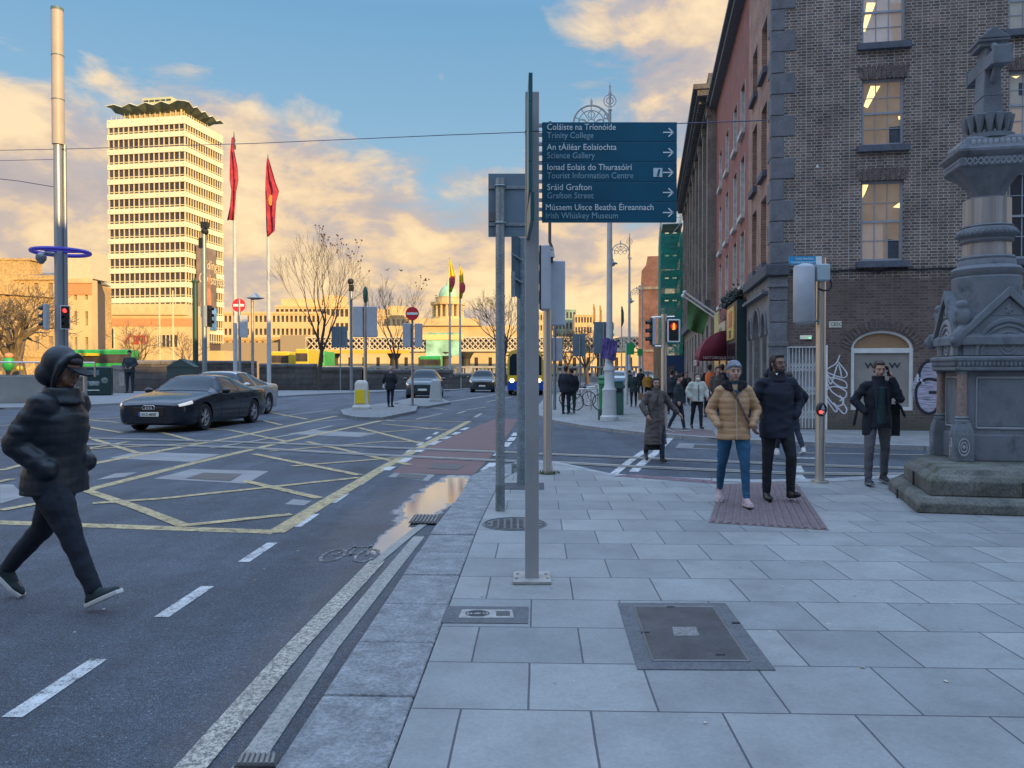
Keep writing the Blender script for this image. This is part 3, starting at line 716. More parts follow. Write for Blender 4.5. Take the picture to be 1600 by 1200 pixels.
wins += [(wins[3][0]+3.9, wins[3][1]+3.9, wins[3][2], wins[3][3]), (wins[4][0]+3.9, wins[4][1]+3.9, wins[4][2], wins[4][3]), (wins[5][0]+3.9, wins[5][1]+3.9, wins[5][2], wins[5][3])]
a0, zt = gx(1330, 516); a1, _ = gx(1428, 516); _, zb = gx(1380, 641); archw = (a0, a1, zb, zt)
g0, gt = gx(1230, 541); g1, _ = gx(1290, 541); gate = (g0, g1, .02, gt)
aw = archw[1]-archw[0]; zs_ = archw[3]-.50
holes = wins+[archw, gate]
mb = MB(); wall_with_holes(mb, 'x', 0.002, GL, 0, GH, holes, .4, 0)
# fill the corners over the arched window
def archfill(mb, u0, u1, zspring, ztop, axis, f0, f1, n=10):
    c = (u0+u1)/2; w = (u1-u0)/2; h = ztop-zspring
    for sgn in (-1, 1):
        poly = [(c+sgn*w, zspring)]+[(c+sgn*w*cos(pi/2*k/n), zspring+h*sin(pi/2*k/n)) for k in range(1, n+1)]+[(c+sgn*w, ztop)]
        if axis == 'x': mb.prism([(p[0], f0, p[1]) for p in poly], (0, f1-f0, 0))
        else: mb.prism([(f0, p[0], p[1]) for p in poly], (f1-f0, 0, 0))
archfill(mb, archw[0], archw[1], zs_, archw[3], 'x', 0.003, .397)
mb.build('gable_wall', BRK, cb)
# facade towards the quay: orange brick above stone
_, zc0 = fa(1204, 432); _, zc1 = fa(1204, 414); zc0 -= BZ; zc1 -= BZ
fw_ = []
for (xa, yta, ybt) in ((1189, 30, 107), (1189, 160, 265), (1189, 307, 420), (1174.5, 80, 163), (1174.5, 200, 295), (1174.5, 334, 430)):
    pass
for yy in (.95, 2.95):
    for (z0, z1) in ((10.45, 11.95), (7.5, 9.5), (4.85, 6.8)): fw_.append((yy, yy+1.05, z0-BZ, z1-BZ))
mb = MB(); wall_with_holes(mb, 'y', .404, DEPTH, zc0, GH, fw_, .35, 0.0); mb.build('front_wall', BRKR, cb)
mb = MB(); mb.bb(.352, GL-.05, .45, DEPTH-.01, GH-.3, GH-.05); mb.bb(GL-.4, GL, .402, 14, 0, GH-.05); mb.bb(5, GL-.4, 13.6, 14, 0, GH-.05)
mb.build('rear_structure', mat('rear_brick', (.1, .075, .07), .9), cb)
for h in wins:
    pass
sp = [PINKG, WARMG, WARMG, COOLG, COOLG, GLASSD, COOLG, GLASSD, GLASSD]
for k, h in enumerate(wins):
    sash(cb, 'x', h[0], h[1], h[2], h[3], .10, sp[k], bars=(3, 4))
# lit ceiling strips seen through the panes, as lamps in the room just behind the glass plane
def lampquad(par, pts, y=.152):
    mb = MB(); mb.prism([(p[0], y, p[1]) for p in [gx(*q) for q in pts]], (0, .002, 0)); mb.build('ceiling_light', LAMPM, par)
ws = [o for o in kids(cb) if o.name.startswith('window')]
lampquad(ws[0], [(1357, 0), (1371, 0), (1354, 46), (1350, 45)]); lampquad(ws[1], [(1363, 131), (1378, 131), (1358, 166), (1352, 163)]); lampquad(ws[2], [(1349, 285), (1360, 285), (1354, 300), (1347, 313)]); lampquad(ws[2], [(1398, 322), (1409, 314), (1409, 323)])
lampquad(ws[4], [(1585, 116), (1598, 115), (1592, 119)]); lampquad(ws[1], [(1406, 179), (1411, 178), (1411, 184), (1407, 184)])
RM = mat('room_shape', (.05, .06, .08), .6, var=.2)
for par, q, y_ in ((ws[2], [(1390, 372), (1407, 374), (1407, 407), (1390, 407)], .1523), (ws[1], [(1392, 196), (1410, 194), (1410, 228), (1392, 228)], .1523), (ws[4], [(1596, 126), (1612, 126), (1612, 146), (1596, 146)], .1523)):
    mb = MB(); mb.prism([(p[0], y_, p[1]) for p in [gx(*z) for z in q]], (0, .002, 0)); mb.build('interior_shape', RM, par)
for par, q in ((ws[0], [(1392, 0), (1412, 0), (1408, 68), (1398, 68)]), (ws[2], [(1350, 345), (1382, 345), (1382, 408), (1350, 408)]), (ws[4], [(1580, 168), (1648, 168), (1648, 214), (1580, 214)])):
    mb = MB(); mb.prism([(p[0], .1535, p[1]) for p in [gx(*z) for z in q]], (0, .001, 0)); mb.build('curtain', mat('curtain', (.34, .27, .22), .8, var=.15, stretch=(14, 1, .5), emit=((.34, .25, .2), .25)), par)
for k, h in enumerate(fw_): sash(cb, 'y', h[0], h[1], h[2], h[3], .16, GLASSD, bars=(3, 4), sill=True, so=.08)
# flat brick arches
mb = MB()
for h in wins[:6]:
    c = (h[0]+h[1])/2; n = 11
    for i in range(n):
        u = (i+.5)/n-.5; x = c+u*(h[1]-h[0]+.1); sl_ = u*.62
        mb.box((x+sl_*.17, -.004, h[3]+.17), (.083, .03, .33), ry=sl_)
    mb.build('brick_arch', mat('arch_brick', (.13, .098, .09), .85, var=.3, scale=9, fine=40), cb); mb = MB()
mb.f and None
mb = MB(); c = (archw[0]+archw[1])/2; w = aw/2; h = .50
for i in range(21):
    t = pi*(i+.5)/21; x = c+(w+.14)*cos(t); z = zs_+(h+.16)*sin(t)
    mb.box((x, -.003, z), (.075, .03, .24), ry=(pi/2-t)*.75)
mb.build('brick_arch', MATS['arch_brick'], cb)
# cable run along the string line
mb = MB(); zz = gx(1300, 423)[1]
pts = [(x, -.03, zz+noise.noise(V((x*1.7, 0, 0)))*.05) for x in [.3+i*.35 for i in range(46)]]
mb.tube(pts, .022, 5); mb.tube([(x, y-.02, z-.05+noise.noise(V((x*3, 2, 0)))*.04) for x, y, z in pts], .012, 4)
mb.build('cable_run', mat('cable_black', (.02, .022, .03), .6), cb)
# quoins (alternating) and ground floor pier
mb = MB(); z = zc1+.02; k = 0
while z < GH-.3:
    L = .60 if k % 2 == 0 else .32
    mb.bb(-.028, L, -.028, .02, z+.01, z+.58-.012) if k % 2 == 0 else mb.bb(-.026, L, -.026, .02, z+.01, z+.58-.012)
    L2 = .3 if k % 2 == 0 else .62
    mb.bb(-.028, .02, .022, L2, z+.01, z+.58-.012)
    z += .58; k += 1
mb.build('quoins', QUO, cb, bevel=.012)
pe = gx(1230, 500)[0]
mb = MB(); lev = [0, .55, 1.15, 1.75, 2.35, 2.95, 3.55, zc0-.01]
for a, b in zip(lev, lev[1:]): mb.bb(-.06, pe, -.06, .02, a+.008, b-.008)
mb.bb(-.09, pe+.02, -.09, .0, 2.35-.06, 2.35+.06)
mb.bb(-.10, pe+.02, -.10, .02, zc0-.32, zc0-.24)
mb.build('stone_pier', QUO, cb, bevel=.015)
mb = MB(); mb.bb(-.17, pe+.04, -.17, .02, zc0, zc1); mb.bb(-.17, .02, .023, DEPTH-.05, zc0, zc1); mb.build('string_course', mat('dark_stone', (.08, .088, .105), .8, var=.15, fine=40), cb, bevel=.03)
# ground floor of the front: stone with three arches
ar = []
for (x0, x1, yt, ys) in ((1191.5, 1200.5, 501, 530), (1177.5, 1189.5, 507, 535), (1171, 1176.2, 512, 538)):
    b, z1 = fa(x0, yt); a, _ = fa(x1, yt); _, zsx = fa((x0+x1)/2, ys); ar.append((max(a, .42), b, 0.6 if len(ar) != 1 else .02, z1-BZ, zsx-BZ))
ar = [(.55, 1.35, .7, 3.25, 2.75), (1.75, 3.15, .02, 3.45, 2.75), (3.55, 4.35, .7, 3.25, 2.75)]
mb = MB(); wall_with_holes(mb, 'y', .022, DEPTH, 0, zc0-.002, [q[:4] for q in ar], .4, -.03)
for q in ar: archfill(mb, q[0], q[1], q[4], q[3], 'y', -.028, .36)
mb.build('stone_front', ASHL, cb)
mb = MB()
for q in ar:
    c = (q[0]+q[1])/2; w = (q[1]-q[0])/2+.05; hh = q[3]-q[4]+.05
    mb.tube([(-.05, c+w*cos(pi*i/12), q[4]+hh*sin(pi*i/12)) for i in range(13)], .05, 6)
    mb.bb(-.09, .0, q[0]-.2, q[0], q[4]-.12, q[4]+.02); mb.bb(-.09, .0, q[1], q[1]+.2, q[4]-.12, q[4]+.02)
mb.bb(-.20, -.031, .3, 4.9, 3.78, 3.86)
for i in range(9): mb.box((-.12, .7+i*.5, 3.9), (.05, .12, .06))
mb.build('arch_moulding', QUO, cb)
for q in ar:
    mb = MB(); mb.bb(.1, .12, q[0], q[1], q[2], q[3]); mb.build('arched_window', mat('grey_door', (.12, .125, .13), .3, var=.2), cb)
# eaves: gutter and cornice along the quay front
mb = MB(); mb.bb(-.55, .0, -.25, DEPTH, GH-.12, GH+.03); mb.bb(-.4, -.002, -.12, DEPTH, GH-.35, GH-.123); mb.bb(.0, GL, -.12, .42, GH+.001, GH+.25)
mb.build('cornice', mat('eaves_dark', (.13, .14, .15), .7, var=.15), cb, bevel=.02)
# arched window: white frame, board with letters
mb = MB(); c = (archw[0]+archw[1])/2; w = aw/2-.03; yb_ = .04
mb.bb(archw[0], archw[0]+.09, yb_, .16, archw[2], zs_+.02); mb.bb(archw[1]-.09, archw[1], yb_, .16, archw[2], zs_+.02); mb.bb(archw[0]+.09, archw[1]-.09, yb_, .16, archw[2], archw[2]+.09)
zr = zs_-.12; mb.bb(archw[0]+.09, archw[1]-.09, yb_+.003, .16, zr, zr+.13)
pts = [(c+w*cos(pi*i/20), yb_+.06, zs_+.47*sin(pi*i/20)) for i in range(21)]; mb.tube(pts, .055, 8)
f = mb.build('arched_window_frame', WHITEP, cb)
mb = MB(); mb.bb(archw[0]+.09, archw[1]-.09, .10, .12, archw[2]+.09, zr); mb.build('window_board', mat('beige_board', (.27, .25, .225), .4, var=.12, scale=1.2), f)
mb = MB(); mb.bb(archw[0]+.02, archw[1]-.02, .14, .15, zr+.13, archw[3]); mb.build('fanlight', mat('plywood', (.32, .19, .10), .6, var=.15, stretch=(1, 1, 12)), f)
BLK = mat('black_letter', (.03, .03, .035), .5, var=0)
for bx_, pxx in (('W', 1353), ('W', 1391)):
    a, z = gx(pxx, 575); text(bx_, .20, (a, .095, z), (pi/2, 0, 0), BLK, f, xs=1.35, bold=.006)
# white folding gate
mb = MB(); gw = gate[1]-gate[0]; yg = .03
mb.bb(gate[0]-.02, gate[0]+.03, yg-.02, yg+.03, 0, gt); mb.bb(gate[1]-.03, gate[1]+.05, yg-.06, yg+.0, 0, gt+.02); mb.bb(gate[0]+.031, gate[1]-.031, yg-.02, yg+.03, gt-.04, gt)
n = 11
for i in range(n): x = gate[0]+.06+(gw-.12)*i/(n-1); mb.bb(x-.008, x+.008, yg, yg+.02, .02, gt-.04)
for zz_ in (.35, 1.0, 1.65, 2.15):
    if zz_ > gt-.3: continue
    for i in range(n-1):
        for r in range(2):
            x = gate[0]+.06+(gw-.12)*(i+.5)/(n-1); L = sqrt(((gw-.12)/(n-1))**2+.12**2)
            for sg in (-1, 1): mb.box((x, yg-.006, zz_+r*.12), (.010, .008, L), ry=sg*atan2((gw-.12)/(n-1), .12))
mb.build('folding_gate', WHITEP, cb)
mb = MB(); mb.bb(gate[0], gate[1], .2, .22, 0, gt); mb.build('gate_recess', mat('pale_door', (.35, .36, .37), .6, var=.2, scale=2), cb)
a, z = gx(1250, 530); b, z2 = gx(1268, 525); mb = MB(); mb.bb(a, b, -.05, -.001, z, z2+.02); mb.build('emergency_light', mat('lamp_housing', (.6, .62, .55), .4, var=0, emit=((.6, .75, .5), .15)), cb)
mb = MB(); mb.sph((b-.06, -.055, z+.03), .018); mb.build('green_led', mat('green_led', (.05, .9, .3), .4, var=0, emit=((.05, .9, .25), 2)), cb)
a, z = gx(1295, 512); b, z2 = gx(1315, 502); mb = MB(); mb.bb(a, b, -.02, -.001, z, z2); pl = mb.build('wall_plaque', mat('cream_plate', (.62, .60, .50), .5, var=.05), cb, bevel=.01)
text('CESC', .13, (a+.035, -.022, z+.05), (pi/2, 0, 0), BLK, pl)
mb = MB(); gg = gx(1277, 262); mb.add([(gg[0]-.05, -.01, gg[1]), (gg[0]+.05, -.01, gg[1]), (gg[0], -.01, gg[1]+.1)], [(0, 1, 2)]); mb.build('wall_mark', WHITEP, cb, fixn=False)
# graffiti
def spray(px_paths, w, m, y=-.004, name='graffiti'):
    mb = MB()
    for pth in px_paths:
        q = [gx(x, y_) for x, y_ in smooth_px(pth, 8)]
        for i in range(len(q)-1):
            a, b = V(q[i]), V(q[i+1]); t = (b-a)
            if t.length < 1e-5: continue
            t.normalize(); nn = V((-t.y, t.x))*w/2; a = a-t*w*.2; b = b+t*w*.2
            mb.add([(p.x, y-random.uniform(0, .002), p.y) for p in (a+nn, a-nn, b-nn, b+nn)], [(0, 1, 2, 3)])
    return mb.build(name, m, cb, fixn=False)
GW = mat('spray_white', (.60, .61, .66), .6, var=.2, scale=6)
spray([[(1312, 555), (1306, 568), (1291, 578), (1300, 585), (1318, 590), (1323, 583), (1310, 566)], [(1291, 582), (1305, 600), (1322, 606), (1320, 596), (1300, 590), (1292, 595), (1300, 612), (1318, 622), (1322, 612), (1306, 604), (1293, 608), (1293, 620), (1306, 634), (1318, 630), (1312, 618)], [(1292, 625), (1304, 642), (1308, 640), (1303, 630), (1318, 646), (1323, 640), (1319, 632)], [(1290, 575), (1298, 600), (1309, 570), (1315, 588)], [(1312, 626), (1318, 624), (1316, 630)]], .035, GW)
G1 = mat('spray_fill', (.36, .34, .42), .6, var=.6, scale=4, stretch=(.6, 1, 9))
mb = MB(); cgx, cgz = gx(1452, 608); 
mb.add([(cgx+.42*cos(i*pi/14), -.005, cgz+.62*sin(i*pi/14)) for i in range(28)], [tuple(range(28))])
cgx2, cgz2 = gx(1459, 581); mb.add([(cgx2+.36*cos(i*pi/14), -.0045, cgz2+.32*sin(i*pi/14)) for i in range(28)], [tuple(range(28))]); mb.build('graffiti_fill', G1, cb, fixn=False)
GB = mat('spray_black', (.02, .02, .03), .6, var=.1)
spray([[(1468, 596), (1450, 592), (1434, 602), (1431, 620), (1437, 638), (1450, 646), (1463, 640), (1467, 622), (1466, 613)], [(1452, 613), (1466, 613)], [(1440, 598), (1436, 585), (1442, 570), (1456, 563), (1470, 565)]], .075, GB, -.009)
spray([[(1443, 600), (1437, 590)], [(1434, 585), (1433, 596)]], .05, GW, -.0095)
# ---- red painted houses
PR = [mat('red_render', (.27, .10, .085), .75, var=.16, scale=1.5, bump=.2, bscale=50, fine=30), mat('red_render_old', (.34, .095, .075), .8, var=.18, scale=1.2, bump=.2, bscale=50, fine=30)]
WREV = mat('white_reveal', (.55, .54, .50), .7, var=.2, scale=5)
rh = empty('red_house', (0, 0, 0), label='terrace painted brick red with white window reveals above the dark shopfront', cat='building'); at_frame(rh)
Y0, Y1 = DEPTH+.01, 17.5
hw = []
for i, yy in enumerate((6.1, 8.5, 11.6, 14.6)):
    for (z0, z1) in ((10.3, 12.0), (7.3, 9.4), (4.75, 6.7)): hw.append((yy, yy+1.1, z0-BZ, z1-BZ))
mb = MB(); wall_with_holes(mb, 'y', Y0, Y1, 3.4, GH-.35, hw, .35, 0.0); mb.build('front_wall', PR[0], rh)
mb = MB(); mb.bb(.35, 12, Y0, Y1, GH-.7, GH-.36); mb.bb(.36, 12, Y1-.3, Y1, 0, GH-.72); mb.build('rear_structure', MATS['rear_brick'], rh)
mb = MB(); mb.bb(-.5, .35, Y0, Y1, GH-.34, GH-.2); mb.bb(-.35, 0, Y0, Y1, GH-.6, GH-.343); mb.build('cornice', MATS['eaves_dark'], rh)
for h in hw:
    f = sash(rh, 'y', h[0], h[1], h[2], h[3], .2, GLASSD, bars=(2, 2), sillm=WREV, so=.08)
    mb = MB(); mb.bb(-.004, .2, h[1]-.002, h[1]+.09, h[2], h[3]); mb.bb(-.004, .2, h[0]-.09, h[0]+.002, h[2], h[3]); mb.each('reveal', WREV, f)
mb = MB(); mb.bb(-.35, .3, Y0+.05, 8.4, 0, 4.05); mb.build('shopfront', mat('dark_green_paint', (.012, .035, .04), .5, var=.2), rh)
mb = MB(); mb.bb(-.40, -.352, Y0+.6, 8.0, 2.75, 3.9); sg = mb.build('shop_sign', mat('gold_sign', (.55, .38, .12), .5, var=.3, scale=2), rh)
mb = MB(); mb.bb(-.412, -.402, Y0+1.1, 7.2, 3.2, 3.75); mb.build('sign_panel', mat('red_panel', (.5, .13, .08), .5, var=.3, scale=3), sg)
text('BAR', .42, (-.412, 7.1, 2.8), (pi/2, 0, -pi/2), BLK, sg)
mb = MB(); mb.bb(-.37, -.352, Y0+.5, 7.9, .6, 2.6); mb.build('shop_window', GLASSD, rh)
mb = MB(); mb.bb(-.3, .3, 8.5, Y1, 0, 3.38); mb.build('shopfront', mat('dark_shop', (.03, .035, .045), .5, var=.3), rh)
mb = MB(); mb.bb(-.37, -.302, 9.0, 11.8, 2.7, 3.6); s2 = mb.build('shop_sign', mat('cream_sign', (.52, .46, .33), .5, var=.15), rh)
text('BAR', .7, (-.372, 11.4, 2.9), (pi/2, 0, -pi/2), BLK, s2, bold=.02)
mb = MB(); mb.bb(-.36, -.302, 12.0, 14.0, 2.9, 4.2); mb.build('shop_sign', mat('yellow_sign', (.6, .5, .22), .5, var=.2), rh)
for q in (9.2, 12.2): mb = MB(); mb.bb(-.32, -.302, q, q+2.2, .5, 2.5); mb.build('shop_window', mat('shop_glow', (.10, .09, .08), .2, var=.4, scale=2, emit=((.8, .55, .3), .08)), rh)
# window box foliage above the shopfront
mb = MB()
for i in range(1500):
    y = random.uniform(5.3, 9.5); x = random.gauss(-.28, .10); z = 4.1+abs(random.gauss(0, .18)); r = .07
    a = V((random.uniform(-1, 1), random.uniform(-1, 1), random.uniform(-1, 1))).normalized()*r; b = a.orthogonal().normalized()*r*.6; p = V((x, y, z)); mb.add([p+a, p+b, p-a, p-b], [(0, 1, 2, 3)])
mb.build('ledge_plants', mat('dark_leaves', (.03, .045, .04), .7, var=.4, scale=4), rh, fixn=False)
aw_ = MB(); n = 12
rings = []
for i in range(9):
    t = pi/2*i/8; x = -.3-1.05*sin(t); z = 3.2+.0-1.15*(1-cos(t)); rings.append([(x, 8.9+3.3*k/n, z) for k in range(n+1)])
vs = [p for r in rings for p in r]; fs = [(i*(n+1)+k, i*(n+1)+k+1, (i+1)*(n+1)+k+1, (i+1)*(n+1)+k) for i in range(8) for k in range(n)]
aw_.add(vs, fs)
for y in (8.9, 12.2):
    aw_.add([(-.3, y, 2.05)]+[(r[0][0], y, r[0][2]) for r in rings], [tuple(range(10))])
aw_.add([(-1.35, 8.9, 2.05), (-1.35, 12.2, 2.05), (-1.37, 12.2, 1.8), (-1.37, 8.9, 1.8)], [(0, 1, 2, 3)])
awn = aw_.build('awning', mat('burgundy_canvas', (.17, .018, .035), .8, var=.15, scale=3), None, fixn=False, smooth=True); at_frame(awn); awn.location.z = PZ+.0
so_ = awn.modifiers.new('s', 'SOLIDIFY'); so_.thickness = .012
tag(awn, 'curved burgundy canvas awning over the bar doorway', 'awning')
awn.parent = None
text('NOTORIOUS', .34, (-1.385, 12.0, 1.83), (pi/2, 0, -pi/2), mat('awning_letter', (.6, .5, .5), .6, var=0), awn, bold=.01)
text('NOTORIOUS', .15, (-1.2, 8.885, 2.08), (pi/2, 0, 0), MATS['awning_letter'], awn)
# ---- classical stone building
SB = mat('grey_sandstone', (.22, .19, .165), .85, var=.22, scale=1.0, bump=.4, bscale=14, fine=20)
st = empty('stone_building', (0, 0, 0), label='classical grey stone building with heavy dark cornice beyond the red terrace', cat='building'); at_frame(st)
Y0, Y1 = 17.52, 45.0; H2 = 16.2
hw = []
for i in range(8):
    yy = Y0+1.6+i*3.3
    for (z0, z1) in ((11.2, 13.2), (6.4, 9.4), (1.5, 4.0)): hw.append((yy, yy+1.2, z0, z1))
mb = MB(); wall_with_holes(mb, 'y', Y0, Y1, 0, H2-1.4, hw, .45, -.25); mb.build('front_wall', SB, st)
for h in hw: sash(st, 'y', h[0], h[1], h[2], h[3], .05, GLASSD, bars=(2, 2), so=.1, sillm=SB)
mb = MB()
for i in range(9):
    yy = Y0+.35+i*3.3; 
    if yy > Y1: break
    mb.bb(-.42, -.252, yy-.25, yy+.35, 5.2, H2-1.8); mb.bb(-.48, -.252, yy-.33, yy+.43, H2-1.8, H2-1.42)
mb.build('pilasters', SB, st)
mb = MB(); mb.bb(-.55, -.252, Y0, Y1, 4.6, 5.18); mb.bb(-.5, .2, Y0, Y1, H2-1.398, H2-.9); mb.bb(-.95, .2, Y0-.3, Y1+.3, H2-.898, H2-.6); mb.bb(-1.15, .2, Y0-.4, Y1+.4, H2-.597, H2-.35); mb.bb(-.4, .2, Y0, Y1, H2-.347, H2+.3)
for i in range(60): mb.bb(-.85, -.502, Y0+.2+i*.46, Y0+.4+i*.46, H2-1.15, H2-.9)
mb.build('cornice', mat('black_cornice', (.11, .11, .115), .85, var=.2, fine=20), st)
mb = MB(); mb.bb(.22, 12, Y0, Y1, H2-1.6, H2-1.41); mb.bb(.22, 12, Y1-.3, Y1, 0, H2-1.62); mb.bb(.22, 12, Y0+.001, Y0+.3, 11, H2-1.62); mb.build('rear_structure', MATS['rear_brick'], st)
# ---- scaffolding with green netting
sc = empty('scaffolding', (0, 0, 0), label='scaffolding wrapped in bright green netting with a blue hoarding at its foot', cat='scaffolding'); at_frame(sc)
def netmat():
    m = bpy.data.materials.new('green_netting'); m.use_nodes = True; n = NT(m.node_tree); p = m.node_tree.nodes['Principled BSDF']
    p.inputs['Base Color'].default_value = (.0, .26, .2, 1); p.inputs['Roughness'].default_value = .8
    tc = n.N('ShaderNodeTexCoord'); f = n.noise(tc.outputs['Object'], 1.2, 4, .6); n.link(n.ramp(f, [(.35, .45), (.65, .9)]), p.inputs['Alpha']); return m
NET = netmat(); STL = mat('scaffold_steel', (.35, .38, .38), .4, metal=.5); SY0, SY1 = 47, 62; SX = -2.2; SH = 15.0
mb = MB()
for lv in range(8):
    z = .2+lv*2.05; mb.bb(SX+.1, -.35, SY0+.02, SY1, z+.0, z+.06)
mb.build('boards', mat('boards', (.30, .42, .38), .8), sc)
mb = MB()
for y in [SY0+.05+i*2.4 for i in range(7)]:
    for x in (SX, -.5): mb.tube([(x, y, 0), (x, y, SH+1)], .035, 6)
for lv in range(8):
    z = .25+lv*2.05
    for x in (SX, -.5): mb.tube([(x, SY0, z), (x, SY1, z)], .03, 5)
    for dz in (.5, 1.0): mb.tube([(SX-.1, SY0, z+dz), (-.4, SY0, z+dz)], .03, 5)
    if lv < 7: mb.tube([(SX, SY0, z), (-.5, SY0, z+2.05)], .03, 5)
mb.build('tubes', STL, sc)
mb = MB(); mb.add([(SX-.06, SY0, 2.6), (SX-.06, SY1, 2.6), (SX-.06, SY1, SH), (SX-.06, SY0, SH)], [(0, 1, 2, 3)])
mb.add([(SX-.06, SY0-.06, 2.6), (-.3, SY0-.06, 2.6), (-.3, SY0-.06, SH-1.2), (SX-.06, SY0-.06, SH-1.2)], [(0, 1, 2, 3)]); mb.build('netting', NET, sc, fixn=False)
mb = MB(); mb.bb(SX-.1, -.2, SY0-.15, SY0-.1, 0, 3.0); mb.bb(SX-.1, SX-.05, SY0-.09, SY1, 0, 3.0); mb.build('hoarding', mat('blue_hoarding', (.008, .035, .11), .6, var=.1), sc)
mb = MB()
for lv in range(1, 7):
    for k in range(2): mb.box((SX+.55+k*.7, SY0+2.5, 1.9+lv*2.05), (.35, .05, .1))
mb.each('work_light', mat('work_light', (.8, .75, .5), .5, var=0, emit=((1, .8, .4), .9)), sc)
bk = empty('building_behind_scaffold', (0, 0, 0), label='dark building front behind the green netted scaffolding', cat='building'); at_frame(bk)
hw = [(47.5+i*3, 48.7+i*3, z0, z0+2) for i in range(5) for z0 in (1.5, 5, 8.4, 11.6)]
mb = MB(); wall_with_holes(mb, 'y', 45.02, 63, 0, 15.5, hw, .4, .0); mb.bb(.41, 12, 45.02, 63, 15, 15.4); mb.build('front_wall', SB, bk)
for h in hw: mb = MB(); mb.bb(.2, .22, *h); mb.build('window', GLASSD, bk)
# brick end far down
fb = empty('far_brick_building', (0, 0, 0), label='distant red brick building with curved gable left of the scaffolding', cat='building'); at_frame(fb)
pts = [(-4.6, 0), (-4.6, 13.5), (-4.3, 13.5), (-4.2, 15.5), (-3.6, 16.3), (-3.4, 17.5), (-1.0, 17.5), (-1, 0)]
mb = MB(); mb.prism([(x, 86, z) for x, z in pts], (0, 14, 0)); mb.build('wall', brickmat('far_brick', 'x', (.16, .06, .05), (.2, .09, .07), (.2, .15, .13)), fb)
mb = MB(); mb.bb(-4.75, -1, 85.8, 85.98, 12.9, 13.3); mb.bb(-4.75, -1, 85.8, 85.98, 4.3, 4.6); mb.build('stone_band', SB, fb)
fr = empty('far_terrace', (0, 0, 0), label='far terrace of low quayside fronts past the scaffolding', cat='building'); at_frame(fr)
hw = [(102+i*4, 103.4+i*4, z0, z0+2) for i in range(14) for z0 in (1.5, 5, 8.4)]
mb = MB(); wall_with_holes(mb, 'y', 100.2, 160, 0, 12, hw, .4, -2.5); mb.bb(-2.09, 8, 100.2, 160, 11.5, 11.9); mb.build('front_wall', SB, fr)
# railings by the stone building
rl = empty('railings', (0, 0, 0), label='black spear-topped iron railings before the stone building', cat='railings'); at_frame(rl)
mb = MB()
for i in range(70):
    y = 18+i*.33; mb.tube([(-2.0, y, 0), (-2.0, y, 1.75), (-2.0, y, 1.95)], [.02, .02, .004], 5)
for z in (.3, 1.6): mb.tube([(-2, 17.9, z), (-2, 41.2, z)], .02, 5)
for i in range(6): mb.tube([(-2+i*.33, 17.9, 0), (-2+i*.33, 17.9, 1.75), (-2+i*.33, 17.9, 1.95)], [.02, .02, .004], 5)
mb.build('bars', mat('iron_black', (.012, .016, .022), .5), rl)
for (yy, lab) in ((12.6, 'white wall flagpole above the burgundy awning, leaning out over the pavement'), (14.2, 'white wall flagpole holding the limp green flag'), ):
    z0 = 3.9
    mb = MB(); mb.tube([(-.1, yy, z0), (-1.7, yy, z0+1.15)], .04, 6); mb.sph((-1.75, yy, z0+1.18), .09)
    o = mb.build('wall_flagpole', WHITEP, None); at_frame(o); tag(o, lab, 'flagpole')
mb = MB(); nn = 10; vs = []
for i in range(nn+1):
    for j in range(nn+1):
        u = i/nn; w = j/nn; x = -1.55+1.0*u*(1-.30*w); z = 5.0-.68*u-w*(1.45-.4*u); vs.append((x, 14.2+.22*sin(u*9+w*3)*w+.05, z))
mb.add(vs, [(i*(nn+1)+j, (i+1)*(nn+1)+j, (i+1)*(nn+1)+j+1, i*(nn+1)+j+1) for i in range(nn) for j in range(nn)])
o = mb.build('green_flag', mat('green_cloth', (.05, .13, .04), .8, var=.2, scale=2), None, fixn=False, smooth=True); at_frame(o); tag(o, 'limp dark green flag hanging from the leaning pole over the pavement', 'flag')
# ---- unseen block of buildings behind the camera, put in and sized to shade the street
bb_ = MB(); bb_.bb(-26, 95, -62, -24, 0, 27); o = bb_.build('block_behind', mat('behind_stone', (.30, .28, .26), .9, var=.1), None)
tag(o, 'unseen building block behind the viewer, sized to shade the street', 'building')
